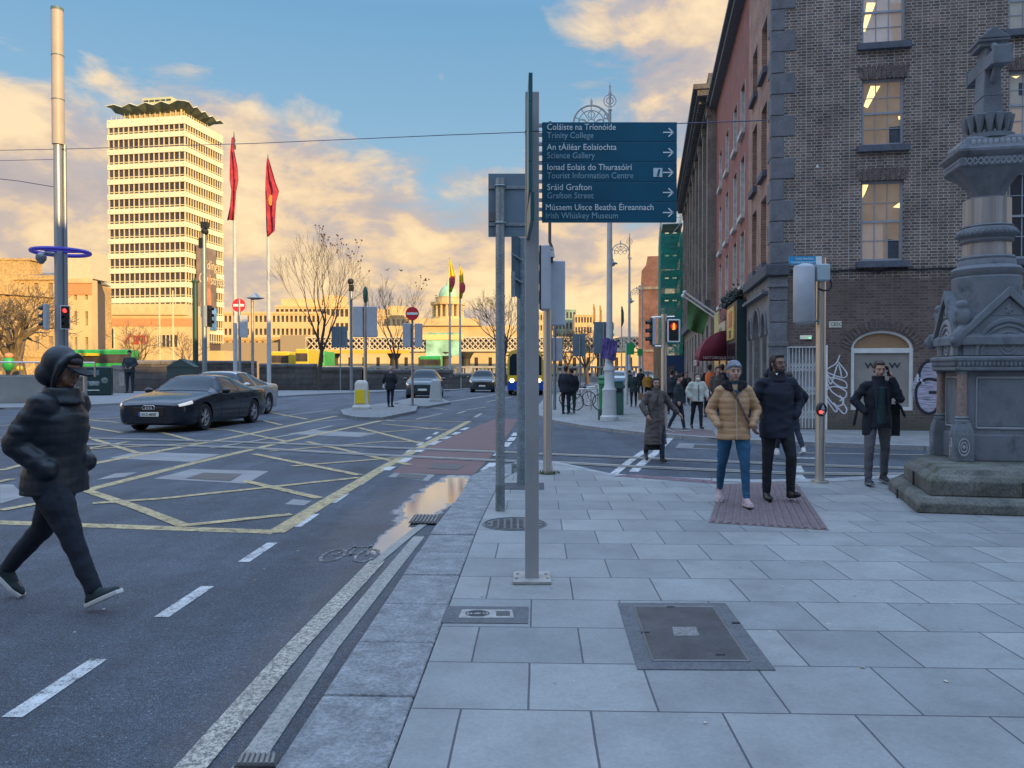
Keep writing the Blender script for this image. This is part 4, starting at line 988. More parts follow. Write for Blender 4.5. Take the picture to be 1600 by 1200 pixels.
# ============================================================ FAR BANK AND BACKGROUND
CREAM = mat('cream_concrete', (.76, .73, .52), .8, var=.05, scale=.3)
MULL = mat('mullion', (.66, .58, .36), .7, var=.05)
TG = mat('tower_glass', (.05, .045, .07), .12, var=.35, scale=.5, spec=.6)
YT = 150.0
c0 = P(289, 180, YT); cl = P(163, 180, YT)
TW = 17.0; TD = 13.6
def tower():
    t = empty('tower_block', (c0.x, c0.y, 0), label='tall cream office tower with ribbon windows and a zigzag copper roof', cat='tower'); t.rotation_euler = (0, 0, -FA)
    # local: left face spans x -TW..0 at y=0 ; right face x=0, y 0..TD
    ztop = c0.z; zpx = c0.z/ (580-180+1.7*1200/YT)
    z0 = 0; n = 15; fl = (ztop-6.0)/n*1.0
    # floor pitch from the picture: 23.4 px
    fl = 23.45*YT/1200; nfl = 15
    core = MB(); core.bb(-TW+.55, -.55, .55, TD-.55, 0, ztop-.5); core.build('core', mat('tower_core', (.10, .075, .07), .8, var=.1), t)
    sp = MB(); gl = MB(); mu = MB(); rl = MB()
    for k in range(nfl):
        zt = ztop-k*fl; bh = 1.55 if k == 0 else 1.05
        sp.bb(-TW, 0, 0, TD, zt-bh, zt-.02 if k else zt)
        zb = zt-fl; zw = zt-bh
        if zb < 5: break
        gl.bb(-TW+.35, -.35, .35, TD-.35, zb+.0, zw)
        mu.bb(-TW+.2, -.2, .2, TD-.2, zb+.28, zb+.45)
        for i in range(16):
            u = i/15
            for (x, y) in ((-TW+.25+(TW-.5)*u, .18), (-.18, .25+(TD-.5)*u)): mu.box((x, y, (zb+zw)/2), (.17, .17, zw-zb))
            mu.box((-TW+.18, .25+(TD-.5)*u, (zb+zw)/2), (.17, .17, zw-zb))
    sp.build('spandrels', CREAM, t); gl.build('glazing', TG, t); mu.build('mullions', MULL, t)
    mb = MB()
    for k in range(nfl):
        zt = ztop-k*fl-.3
        for u in (.02, .34, .67, .97):
            mb.box((-TW*u-.1, -.01, zt-(.2 if k else .3)), (.16, .05, .16)); mb.box((.01, TD*u+.2, zt-(.2 if k else .3)), (.05, .16, .16))
    mb.build('spandrel_fixing', mat('fixing', (.35, .28, .2), .8), t)
    # rooftop gallery
    mb = MB(); mb.bb(-TW+2.6, -2.6, 2.6, TD-2.6, ztop, ztop+1.9); mb.build('roof_storey', mat('roof_wall', (.52, .40, .22), .8, var=.1), t)
    mb = MB()
    for i in range(12):
        u = i/11
        mb.box((-TW+2.3+(TW-4.6)*u, 2.2, ztop+1.1), (.16, .16, 2.2)); mb.box((-2.2, 2.3+(TD-4.6)*u, ztop+1.1), (.16, .16, 2.2))
    for q in ((-TW, 0, .6), (0, 0, 0)): pass
    mb.tube([(-TW+.6, .6, ztop+.75), (-.6, .6, ztop+.75), (-.6, TD-.6, ztop+.75)], .04, 4)
    for i in range(16): u = i/15; mb.box((-TW+.6+(TW-1.2)*u, .6, ztop+.38), (.06, .06, .76)); mb.box((-.6, .6+(TD-1.2)*u, ztop+.38), (.06, .06, .76))
    mb.build('gallery_posts', MULL, t)
    # zigzag roof
    R0 = MB(); m = 5; n = 2*m; cxm = -TW/2; cym = TD/2; hw_ = TW/2+.1; hy_ = TD/2+.1
    def rim(i, side):
        u = -1+2*i/n; h = ztop+2.35+(.62 if i % 2 else 0.0)
        if i in (0, n): h = ztop+2.35+.4; 
        return {0: (cxm+u*hw_, cym-hy_, h), 1: (cxm+hw_, cym+u*hy_, h), 2: (cxm-u*hw_, cym+hy_, h), 3: (cxm-hw_, cym-u*hy_, h)}[side]
    vs = [(cxm, cym, ztop+2.4)]
    ring = []; ring2 = []
    for sd in range(4):
        for i in range(n): ring.append(rim(i, sd))
    for p in ring:
        q = V(p); c = V((cxm, cym, 0)); d = V((q.x-cxm, q.y-cym, 0)); ring2.append((cxm+d.x*.62, cym+d.y*.62, ztop+1.9+(q.z-ztop-2.9)*.5))
    L = len(ring); vs += ring+ring2
    fs = [(1+i, 1+(i+1) % L, 1+L+(i+1) % L, 1+L+i) for i in range(L)]+[(0, 1+L+i, 1+L+(i+1) % L) for i in range(L)]
    R0.add(vs, fs); o = R0.build('zigzag_roof', mat('copper_green', (.10, .13, .10), .6, var=.25, scale=.8), t, fixn=False); s_ = o.modifiers.new('s', 'SOLIDIFY'); s_.thickness = .12
    mb = MB(); mb.tube([ring[i] for i in range(L)]+[ring[0]], .09, 4); mb.build('roof_edge', CREAM, t)
    mb = MB(); mb.bb(cxm-3.2, cxm+3.2, cym-3.2, cym+3.2, ztop+2.0, ztop+5.2); o = mb.build('plant_room', mat('pale_green', (.50, .55, .36), .8, var=.06), t)
    mb = MB()
    for i in range(5): mb.bb(cxm-2.9+i*1.25, cxm-1.9+i*1.25, cym-3.25, cym-3.201, ztop+4.4, ztop+4.75)
    mb.build('louvre', mat('louvre', (.05, .05, .05), .7), o)
    # festive banner on the right face
    def rf(px, py):     # onto the right face, local (y,z)
        A = Matrix.Rotation(-FA, 3, 'Z'); ax = A @ V((1, 0, 0)); ay = A @ V((0, 1, 0)); d = ray(px, py); o2 = V((c0.x, c0.y, 0))
        tt = (o2.x*ax.x+o2.y*ax.y)/(d.x*ax.x+d.y*ax.y); q = V((d.x*tt-o2.x, d.y*tt-o2.y, 0)); return q.dot(ay), CH+d.z*tt
    ya, zt = rf(305, 383); yb, _ = rf(336, 388); _, zb = rf(320, 515); _, zmid = rf(320, 480)
    mb = MB(); mb.bb(.2, .28, ya, yb, zmid, zt); bn = mb.build('banner', mat('banner_grey', (.22, .17, .14), .7, var=.3, scale=.25), t)
    mb = MB(); mb.bb(.2, .285, ya, yb, zb, zmid); mb.build('banner_foot', mat('banner_blue', (.10, .24, .48), .7, var=.5, scale=.2), bn)
    mb = MB(); ymm = (ya+yb)/2; mb.prism([(.29, ya+1, zmid), (.29, yb-2, zmid), (.29, ymm+1, zmid+7)], (.02, 0, 0)); mb.build('banner_figure', mat('banner_orange', (.5, .22, .12), .7, var=.3, scale=.4), bn)
    GOLD = mat('gold_letter', (.75, .60, .32), .6, var=0)
    text('Tidings', 2.6, (.29, ya+1.6, zt-4.2), (pi/2, 0, pi/2), GOLD, bn, xs=.9, shear=.2); text('Christmas', 2.9, (.29, ya+.6, zt-7.2), (pi/2, 0, pi/2), GOLD, bn, xs=.8, shear=.2)
    return t
tower()
OCH = mat('ochre_stone', (.52, .35, .15), .85, var=.10, scale=.25, fine=3); OCH2 = mat('pale_render', (.64, .47, .24), .85, var=.08, scale=.3)
WIN = mat('warm_pane', (.30, .24, .17), .3, var=.3, scale=.7); WDK = mat('dark_pane', (.06, .05, .05), .2, var=.4, scale=.5)
SLT = mat('slate', (.22, .19, .17), .8, var=.15, scale=.5)
def bld(name, label, x0, x1, ytop, Y, depth, wallm, floors=4, cols=6, roof=None, wm=None, rz=0, win=(.45, .6), z0=0, ground=True, extra=None):
    a = P(x0, ytop, Y); b = P(x1, ytop, Y); w = b.x-a.x; H = a.z
    o = empty(name, (a.x, Y, z0), rz, label, 'building'); H -= z0
    fh = H/floors; cw = w/cols; hs = []
    for i in range(cols):
        for f in range(floors):
            c = (i+.5)*cw; zc = f*fh+fh*.5; hs.append((c-cw*win[0]/2, c+cw*win[0]/2, zc-fh*win[1]/2, zc+fh*win[1]/2))
    mb = MB(); wall_with_holes(mb, 'x', 0, w, 0, H, hs, .4, 0); mb.bb(0, w, .402, depth, H-.4, H-.002); mb.bb(w-.4, w, .401, depth, 0, H-.402); mb.bb(0, .4, .401, depth, 0, H-.402); mb.build('wall', wallm, o)
    a_ = (hs[0][1]-hs[0][0])/2; b_ = (hs[0][3]-hs[0][2])/2; mb = MB(); mb.bb(-a_, a_, 0, .03, -b_, b_); w0 = None
    for i, h in enumerate(hs[:100]):
        if w0 is None: w0 = mb.build('window', wm or WIN, o); q = w0
        else: q = w0.copy(); COL.objects.link(q)
        q.parent = o; q.location = ((h[0]+h[1])/2, .25, (h[2]+h[3])/2)
    if len(hs) > 100:
        mb = MB()
        for h in hs[100:]: mb.bb(h[0], h[1], .25, .28, h[2], h[3])
        q = mb.build('window', wm or WIN, o); q['kind'] = 'stuff'
    mb = MB(); mb.bb(-.2, w+.2, -.25, -.002, H-.5, H+.15); mb.bb(-.1, w+.1, -.15, -.002, fh-.2, fh+.1); mb.each('cornice', wallm, o)
    if roof:
        mb = MB(); mb.prism([(0, 0, H+.16), (0, depth/2, H+roof), (0, depth, H+.16)], (w, 0, 0)); mb.build('roof', SLT, o)
    if extra: extra(o, w, H)
    return o
def pedi(o, w, H):
    mb = MB(); mb.prism([(w*.15, -.5, H*.86), (w*.98, -.5, H*.80), (w*.5, -.5, H*1.02)], (0, .49, 0)); mb.build('pediment', OCH, o)
    mb = MB(); mb.bb(w*.42, w*.72, 1, 4, H*.9, H*1.16); mb.bb(w*.40, w*.74, .9, 4.1, H*1.161, H*1.18); mb.build('chimney', OCH, o)
Y1_ = 112
bld('stone_bank', 'ochre stone building with pediment behind the bare tree at far left', -90, 90, 432, Y1_, 15, OCH, 4, 8, roof=1.5, win=(.3, .5), extra=pedi)
bld('gabled_house', 'tall ochre house with orange band and pale roof beside the tall mast', 92, 143, 437, Y1_, 1.6, OCH2, 4, 3, win=(.28, .55), extra=lambda o, w, H: (MB().prism([(0, .2, H+.2), (w, .2, H+.2), (w*.93, .2, H+4.2), (0, .2, H+4.6)], (0, 5, 0)).build('roof', mat('pale_roof', (.6, .52, .36), .8), o), MB().bb(-.05, w+.05, -.12, -.003, H-2.2, H-.55).build('orange_band', mat('orange_band', (.60, .28, .12), .8), o)))
a = P(143, 380, 114); b = P(144, 455, 114); dk = MB(); zh = P(143, 402, 114).z; dk.prism([(-2, 0, 0), (-2, 3.6, 0), (-2, 3.6, zh*.72), (-2, .3, zh), (-2, 0, zh)], (2, 0, 0)); o = dk.build('dark_gable', mat('dark_gable', (.10, .085, .085), .8, var=.1)); o.location = (b.x, 114, 0); tag(o, 'dark brick gable with sloping roof wedged beside the tower', 'building')  # side wall of dark brick, the tone is its own
def siptu(o, w, H):
    mb = MB()
    nz = 9
    for i in range(nz):
        x = w*.02+w*.9*i/nz; s = w*.9/nz
        mb.prism([(x, -.3, H+.1), (x+s, -.3, H+.1), (x+s/2, -.3, H+1.7)], (0, .2, 0))
    mb.build('zigzag_gable', OCH2, o)
    mb = MB(); mb.bb(0, w*.95, .0, 6, H+.1, H+2.1); mb.build('upper_wall', mat('gable_infill', (.58, .50, .28), .8), o)  # infill wall slightly yellower than the zigzag gables
    mb = MB(); mb.bb(0, w, -.1, -.004, H-1.9, H-.5); mb.build('orange_band', mat('orange_band', (.60, .28, .12), .8), o)
    SR = mat('sign_red', (.62, .06, .03), .5, var=0)
    text('SIPTU', 2.2, (w*.42, -.2, 6.6), (pi/2, 0, 0), SR, o, ext=.05, bold=.05, xs=.48)
    mb = MB()
    for k in range(3): mb.prism([(w*.33+k*.38, -.12, 6.6+k*.55), (w*.33+k*.38+.5, -.12, 6.75+k*.55), (w*.33+k*.38+.4, -.12, 7.4+k*.55), (w*.33+k*.38, -.12, 7.3+k*.55)], (0, .08, 0))
    mb.build('red_hands_logo', SR, o)
    mb = MB(); mb.bb(w*.08, w*.22, -.05, -.003, H*.5, H*.80); f = mb.build('big_window', WDK, o); mb = MB(); mb.bb(w*.146, w*.152, -.1, -.052, H*.5, H*.80); mb.bb(w*.07, w*.08, -.1, 0, H*.48, H*.82); mb.bb(w*.22, w*.23, -.1, 0, H*.48, H*.82); mb.build('window_frame', CREAM, f)
    mb = MB(); mb.bb(w*.66, w*.86, -.05, -.003, H*.52, H*.70); f = mb.build('big_window', WDK, o); mb = MB()
    for i in range(6): mb.bb(w*.66+w*.2*i/5-.06, w*.66+w*.2*i/5+.06, -.1, -.052, H*.52, H*.70)
    mb.build('window_frame', CREAM, f)
def lowb(name, label, x0, x1, ytop, Y, depth, wallm, extra):
    a = P(x0, ytop, Y); b = P(x1, ytop, Y); o = empty(name, (a.x, Y, 0), 0, label, 'building'); mb = MB(); mb.bb(0, b.x-a.x, 0, depth, 0, a.z); mb.build('wall', wallm, o); extra(o, b.x-a.x, a.z); return o
lowb('union_hall', 'low cream hall with zigzag roofline and red lettering below the tower', 143, 300, 493, 138, 8, OCH2, siptu)
lowb('tower_podium', 'cream podium joining the foot of the tower', 296, 352, 548, 149, 5, OCH2, lambda o, w, H: MB().bb(0, w, -.1, -.002, H*.1, H*.5).build('glazing', WDK, o))
# row between the tower and the bridge
bld('modern_block', 'long golden office range right of the tower', 349, 500, 488, 230, 20, OCH2, 5, 22, win=(.6, .5), wm=WDK)
def penthouse(o, w, H):
    mb = MB(); mb.bb(w*.05, w*.6, 3, 15, H, H+3); mb.bb(w*.62, w*.9, 4, 12, H, H+4.5); mb.build('penthouse', MATS['louvre'] if 0 else OCH2, o)
bld('long_office', 'golden glazed office range behind the first bare tree', 430, 545, 478, 300, 20, OCH2, 5, 16, win=(.7, .55), wm=WDK, extra=penthouse)
bld('far_office', 'distant low golden offices left of the domed building', 540, 640, 493, 330, 20, OCH2, 4, 14, win=(.5, .5), wm=WIN, extra=penthouse)
bld('quay_warehouse', 'ochre quayside row seen through the bridge arches', 350, 480, 528, 190, 12, OCH, 3, 14, win=(.4, .5), wm=WDK)
# domed building
Yc = 300
ch = empty('domed_building', (P(700, 500, Yc).x, Yc, 0), 0, 'pale stone riverside palace with a green copper dome on a colonnaded drum', 'building')
k = Yc/1200; STN = mat('golden_stone', (.60, .45, .23), .85, var=.10, scale=.15)
zz = lambda py: P(700, py, Yc).z
mb = MB(); mb.bb(-26, 26, -8, 10, 0, zz(511)); mb.bb(-44, -26.01, -6, 10, 0, zz(520)); mb.bb(26.01, 40, -6, 10, 0, zz(520))
mb.bb(-12, 12, -9, 9, zz(511)+.01, zz(500)); mb.build('wall', STN, ch)
mb = MB()
for i in range(22):
    x = -42+i*4; mb.bb(x-.6, x+.6, -8.3, -7, 3, zz(530)); 
mb.build('windows', WDK, ch)
mb = MB(); mb.prism([(-14, -9.4, zz(511)), (14, -9.4, zz(511)), (0, -9.4, zz(501))], (0, 1.2, 0)); mb.build('pediment', STN, ch)
mb = MB()
mb.lathe([(6.3, zz(498)), (6.3, zz(474)), (6.9, zz(474)), (6.9, zz(470))], n=20); 
for i in range(16):
    a = 2*pi*i/16
    mb.cyl((7.6*cos(a)*.0+11.3*cos(a)*.78, 11.3*sin(a)*.78, zz(496)), .75, zz(477)-zz(496), 8)
mb.lathe([(10.4, zz(500)), (10.4, zz(496))], n=16); mb.lathe([(10.6, zz(477)), (10.8, zz(473))], n=16)
mb.lathe([(7.6, zz(473)), (7.6, zz(466)), (7.9, zz(465))], n=16)
q = mb.build('drum', STN, ch); q.scale = (.64, .64, 1)
mb = MB(); pr = [(7.3*cos(t), zz(466)+(zz(446)-zz(466))*sin(t)) for t in [i*pi/2/8 for i in range(8)]]+[(1.4, zz(446)), (1.2, zz(443)), (.6, zz(440)), (.2, zz(433))]
mb.lathe(pr, n=20); mb.build('dome', mat('verdigris', (.33, .56, .36), .6, var=.12, scale=.3), ch, smooth=True).scale = (.52, .52, 1)
# railway bridge: lattice girder across the river
LB = mat('bridge_paint', (.60, .52, .38), .7, var=.08, scale=.5); LBD = mat('bridge_stone', (.32, .26, .18), .85, var=.12)
rb = empty('railway_bridge', (0, 185, 0), 0, 'lattice girder railway bridge crossing the river before the dome', 'bridge')
def zb(py): return P(700, py, 185).z
xa = P(478, 540, 185).x; xb = P(1045, 540, 185).x; zt_, zb_ = zb(526), zb(548)
mb = MB(); mb.bb(xa, xb, -.2, .2, zt_-.35, zt_); mb.bb(xa, xb, -.2, .2, zb_-.2, zb_+.35); mb.bb(xa, xb, .3, 8, zb_-.3, zb_+.1); mb.bb(xa, xb, 8.2, 8.6, zb_, zt_)
mb.build('chords', LB, rb)
mb = MB(); pitch = 2.55; n = int((xb-xa)/pitch); h = zt_-zb_-.6
for i in range(n):
    for sg in (-1, 1):
        for off in (0, .5):
            x = xa+pitch*(i+.5+off); mb.box((x, -.05+sg*.1, (zt_+zb_)/2), (.26, .08, sqrt(h*h+pitch*pitch)), ry=sg*atan2(pitch, h))
for i in range(0, n, 6): mb.bb(xa+i*pitch-.15, xa+i*pitch+.15, -.3, -.2, zb_, zt_)
mb.build('lattice', LB, rb)
mb = MB(); mb.bb(xa, xb, 2, 2.1, zb_+.1, zt_-.1); mb.build('gap_shade', mat('deck_shadow', (.07, .06, .06), .8), rb)  # dark sheet behind the lattice: shade in its gaps put into colour
mb = MB()
for px_ in (520, 615, 697, 728, 940): x = P(px_, 560, 185).x; mb.lathe([(1.1, 0), (1.0, zb_-2), (1.9, zb_-.4), (1.9, zb_-.31)], (x, 1, 0), 12)
mb.each('pier', mat('dark_pier', (.05, .045, .04), .7), rb)
mb = MB(); mb.bb(P(440, 560, 185).x, xa-.01, -1, 9, 0, zt_+.3); mb.bb(P(340, 560, 185).x, P(440, 560, 185).x-.01, 0, 8, 0, zb(535)); mb.build('abutment', LBD, rb)
mb = MB(); x = P(692, 535, 185).x; mb.box((x, -.5, zb(538)), (8, .3, 5.6)); mb.build('poster_panel', mat('poster_panel', (.28, .55, .42), .6, var=.4, scale=.3), rb)
mb = MB(); mb.box((x, -.68, zb(527)), (10, .3, 1.2)); mb.build('panel_cap', mat('gold_cap', (.8, .6, .25), .6), rb)
wf = MB(); wf.bb(P(470, 560, 182).x, P(640, 560, 182).x, 0, .4, P(470, 552, 182).z, P(470, 547, 182).z); o = wf.build('orange_bridge_beam', mat('orange_paint', (.85, .42, .04), .6, var=.05), rb); o.location = (0, -3, 0)
# lit quay frontage under the bridge
bld('customs_annex', 'sunlit golden frontage under the lattice bridge', 470, 1040, 548, 215, 10, STN, 1, 26, win=(.25, .5), wm=WDK)
# road bridge with balustrade
rdb = empty('road_bridge', (P(560, 580, 118).x, 118, 0), R(6), 'grey stone road bridge with a pierced balustrade', 'bridge')
GST = mat('bridge_granite', (.34, .33, .31), .85, var=.15, scale=.8); Lb = 58
mb = MB(); mb.bb(-14, Lb, 0, .6, -3, .9); mb.bb(-14, Lb, -.1, .7, 2.2, 2.5); mb.build('parapet', GST, rdb)
mb = MB()
for i in range(120): mb.bb(-14+i*.6, -14+i*.6+.22, .15, .45, .9, 2.2)
for i in range(10): mb.bb(-14+i*7.6, -14+i*7.6+1.1, -.12, .72, .9, 2.52)
mb.build('balustrade', GST, rdb)
mb = MB(); mb.bb(-14, Lb, .7, 9, -.2, .8); mb.build('deck', LBD, rdb)
# distant modern blocks at right of centre
TEALG = mat('teal_glass', (.22, .34, .32), .3, var=.3, scale=.2)
for (x0, x1, yt, Y, m_, lab) in ((835, 865, 488, 420, STN, 'distant cream office with angled roof behind the signal pole'), (862, 900, 484, 430, TEALG, 'distant pale office block with a teal glass upper floor'), (898, 930, 492, 410, STN, 'distant cream block with dark glass bay left of the lamp post'), (925, 960, 505, 450, TEALG, 'low teal glazed block behind the grey lamp post'), (745, 790, 512, 380, STN, 'golden office block right of the domed palace'), (790, 838, 520, 400, OCH2, 'low golden block beyond the coach'), (1000, 1035, 548, 330, STN, 'low golden block at the end of the footpath')):
    bld('distant_office', lab, x0, x1, yt, Y, 15, m_, 6, 7, win=(.6, .55), wm=WDK)
# ---- parapet wall of the left quay
PST = mat('parapet_granite', (.12, .115, .115), .85, var=.35, scale=1.1, bump=.6, bscale=9, fine=14)
def stonemat():
    return brickmat('coursed_granite', 'x', (.075, .07, .07), (.135, .125, .118), (.045, .042, .042), bw=1.5, rh=.48, ms=.02, squash=.8, bump=.9)
PW = stonemat()
def wallrun(label, pts, h, t=.55, cop=.35, name='quay_wall'):
    a, b = V((*pts[0], PZ)), V((*pts[1], PZ)); L = (b-a).length; o = empty(name, a, atan2(b.y-a.y, b.x-a.x), label, 'wall')
    mb = MB(); mb.bb(0, L, 0, t, -4, h-cop); mb.build('masonry', PW, o)
    mb = MB(); n = max(1, int(L/2.2))
    for i in range(n):
        z1 = random.uniform(-.02, .02); x0, x1 = L*i/n+.012, L*(i+1)/n-.012
        mb.loft([[(x, -.06, h-cop+.003), (x, -.08, h-.12+z1), (x, .05, h+z1), (x, t-.05, h+z1), (x, t+.06, h-cop+.003)] for x in (x0, x1)])
    mb.build('coping', PST, o, bevel=.03); return o
wallrun('high granite quay wall with rounded coping behind the black saloon', ((-31.2, 62.2), (-21.6, 65)), 2.5)
wallrun('granite quay wall stepping down behind the flagpoles', ((-21.4, 65), (-16.6, 65.2)), 2.25)
wallrun('granite quay wall behind the bare plane tree', ((-16.4, 65.2), (-12.8, 65.4)), 2.0)
wallrun('low granite quay wall behind the man on the island', ((-12.6, 65.4), (-5.3, 69.2)), 1.8)
wallrun('low granite quay wall running away behind the dark crossover car', ((-5.3, 69.4), (-1.8, 92)), 1.4)
wallrun('far granite quay wall beyond the coach', ((-1.8, 92.3), (4, 130)), 1.3)
wallrun('distant granite quay wall toward the rail bridge', ((4, 130.2), (30, 230)), 1.2)
wallrun('grey river parapet behind the tall mast at far left', ((-90, 60.6), (-34.5, 61.8)), 1.3)
# ============================================================ STREET FURNITURE
GALV = mat('galvanised', (.27, .31, .33), .45, metal=.55, var=.12, scale=12, fine=60)
STAIN = mat('stainless', (.62, .58, .52), .32, metal=.9, var=.08, scale=3, stretch=(8, 8, .4))
GREYP = mat('grey_paint', (.30, .315, .33), .5, var=.08, scale=4)
SIGBACK = mat('signal_grey', (.42, .45, .49), .45, var=.06, scale=4)
SIGBLK = mat('signal_black', (.012, .014, .018), .5, var=.1)
NAVY = mat('sign_navy', (.0, .09, .155), .38, var=.10, scale=1.6, spec=.5)
TEAL = mat('sign_edge', (.01, .10, .12), .4, var=.2, scale=4)
SWHITE = mat('sign_white', (.74, .80, .80), .5, var=0); SPALE = mat('sign_pale', (.28, .44, .50), .5, var=.1, scale=9)
def fingerpost():
    b = G(831, 906, PZ); o = empty('fingerpost', b, 0, 'tall grey fingerpost with navy Irish and English direction panels', 'signpost'); Y = b.y
    H = P(831, 146, Y).z-PZ
    mb = MB(); mb.bb(-.052, .052, -.045, .045, .02, H); mb.build('post', mat('post_grey', (.30, .30, .30), .5, var=.10, scale=5, stretch=(1, 1, .3), metal=.1), o, bevel=.006)
    q = [G(x, y, PZ)-b for x, y in [(801, 914), (862, 914), (858, 897), (803, 897)]]; mb = MB(); mb.prism([(p.x, p.y, .002) for p in q], (0, 0, .022)); mb.build('base_plate', mat('plate_metal', (.36, .35, .33), .5, metal=.3, var=.15), o, bevel=.003)
    mb = MB()
    for x, y in ((-.12, -.05), (.12, -.05), (-.11, .07), (.11, .07)): mb.cyl((x, y, .024), .012, .012, 6)
    mb.each('bolt', STAIN, o)
    x0 = P(847, 200, Y).x-b.x; x1 = P(1057, 200, Y).x-b.x; zt = P(950, 192, Y).z-PZ; zb = P(950, 348, Y).z-PZ
    ph = (zt-zb)/5; rows = [('Coláiste na Tríonóide', 'Trinity College'), ('An tÁiléar Eolaíochta', 'Science Gallery'), ('Ionad Eolais do Thurasóirí', 'Tourist Information Centre'), ('Sráid Grafton', 'Grafton Street'), ('Músaem Uisce Beatha Éireannach', 'Irish Whiskey Museum')]
    rot = R(-1.0)
    ws_ = [106, 108, 131, 69, 167]; wp = [72, 74, 134, 72, 112]
    for k, (ga_, en) in enumerate(rows):
        z1 = zt-k*ph; pe_ = empty('direction_panel', (0, 0, 0)); bpy.data.objects.remove(pe_)
        mb = MB(); mb.bb(x0, x1, -.02, .02, z1-ph+.003, z1); pn = mb.build('direction_panel', NAVY, o, bevel=.003); pn.rotation_euler = (0, 0, 0)
        sx = 6*Y/1200; sh = -5*Y/1200*.0
        t1 = text(ga_, .066, (x0+.035-(.012 if k == 4 else 0), -.023, z1-.060), (pi/2, 0, 0), SWHITE, pn)
        t2 = text(en, .066, (x0+.035-(.012 if k == 4 else 0), -.023, z1-ph+.028), (pi/2, 0, 0), SPALE, pn)
        for t_, px_ in ((t1, ws_[k]), (t2, wp[k])):
            w = max(v.co.x for v in t_.data.vertices)-min(v.co.x for v in t_.data.vertices); t_.scale.x = px_*Y/1200/w
        mb = MB(); ax = P(1044, 208, Y).x-b.x; az = z1-ph*.5-.003; L = .034
        mb.box((ax-.005, -.0225, az), (.075, .003, .009))
        for sg in (-1, 1): mb.box((ax+.017, -.0225, az+sg*.015), (.050, .003, .009), ry=sg*R(42))
        mb.build('arrow', SWHITE, pn)
        if k == 2:
            mb = MB(); ix = P(1027, 270, Y).x-b.x; mb.bb(ix-.034, ix+.034, -.0235, -.0215, az-.034, az+.034); ii = mb.build('information_symbol', mat('symbol_pale', (.55, .66, .68), .5, var=0), pn)
            text('i', .075, (ix, -.025, az-.026), (pi/2, 0, 0), NAVY, ii, align='CENTER', shear=.25, bold=.004)
    # brackets between post and panels
    mb = MB()
    for k in range(11): mb.bb(.052, x0+.001, -.012, .012, zb+.03+k*(zt-zb-.05)/10-.012, zb+.03+k*(zt-zb-.05)/10+.012)
    mb.each('bracket', SIGBACK, o)
    # second set of panels, seen edge-on, pointing at the viewer
    zt2 = P(829, 113, 5.05).z-PZ; zb2 = P(833, 345, 5.05).z-PZ; n = 5; ph2 = (zt2-zb2)/n
    for k in range(n):
        mb = MB(); z1 = zt2-k*ph2; a = V((-.03, -.05)); e = V((P(829, 300, 5.05).x-b.x+ (.012 if k == n-1 else 0), 5.05-b.y))
        d = (e-a); L = d.length; m0 = Matrix.Translation((a.x, a.y, 0)) @ Matrix.Rotation(atan2(d.y, d.x), 4, 'Z'); mb.M = m0; mb.bb(0, L, -.013, .013, z1-ph2+.003, z1); mb.build('direction_panel', TEAL, o, bevel=.003)
    mb = MB(); mb.bb(-.054, .054, -.047, .047, H-.30, H-.296); mb.build('post_joint', SIGBLK, o)
    return o
fingerpost()
def pole(name, base, top_px, r, m, label, cat='pole', n=12, z0=PZ, r2=None, collar=0, rm=None):
    b = G(*base, z0); o = empty(name, b, 0, label, cat); H = P(base[0], top_px, b.y).z-z0
    mb = MB(); mb.cyl((0, 0, 0), r, H, n, r2); mb.build('pole', m, o, smooth=True)
    if collar: mb = MB(); mb.cyl((0, 0, 0), r*1.9, .03, 16); mb.cyl((0, 0, H*.2), r*1.12, collar, n); mb.build('collar', m, o, smooth=True)
    return o, b, H
def plate(par, b, Y, x0, x1, y0, y1, dy, m, name='sign_board', th=.012):
    mb = MB(); a = P(x0, y0, Y+dy); c = P(x1, y1, Y+dy); mb.bb(a.x-b.x, c.x-b.x, dy, dy+th, c.z-b.z, a.z-b.z); return mb.build(name, m, par, bevel=.004), a-b, c-b
# sign pole in front
o, b, H = pole('sign_pole', (781.5, 798), 279, .052, GALV, 'galvanised pole with the back of a large grey sign, left of the fingerpost', 'signpost')
BACK = mat('sign_back', (.14, .20, .24), .5, var=.1, scale=3)
s, a, c = plate(o, b, b.y, 763, 838, 271, 370, .06, BACK)
mb = MB()
for py in (291, 349): z = P(800, py, b.y).z-PZ; mb.bb(a.x, c.x, .045, .058, z-.018, z+.018); mb.tube([(.062*cos(t), .062*sin(t), z) for t in [i*pi/8 for i in range(17)]], .01, 5)
mb.each('fixing_rail', GALV, s)
mb = MB(); mb.bb(P(763, 1, b.y+.06).x-b.x+.002, P(775, 1, b.y+.06).x-b.x, .05, .058, P(0, 344, b.y).z-PZ, P(0, 330, b.y).z-PZ); mb.build('sticker', mat('brown_sticker', (.16, .15, .16), .6), s)
mb = MB(); mb.cyl((0, 0, 0), .054, .30, 12); mb.build('weathered_foot', mat('galv_dull', (.18, .21, .22), .6, metal=.3, var=.2, fine=30), o, smooth=True)
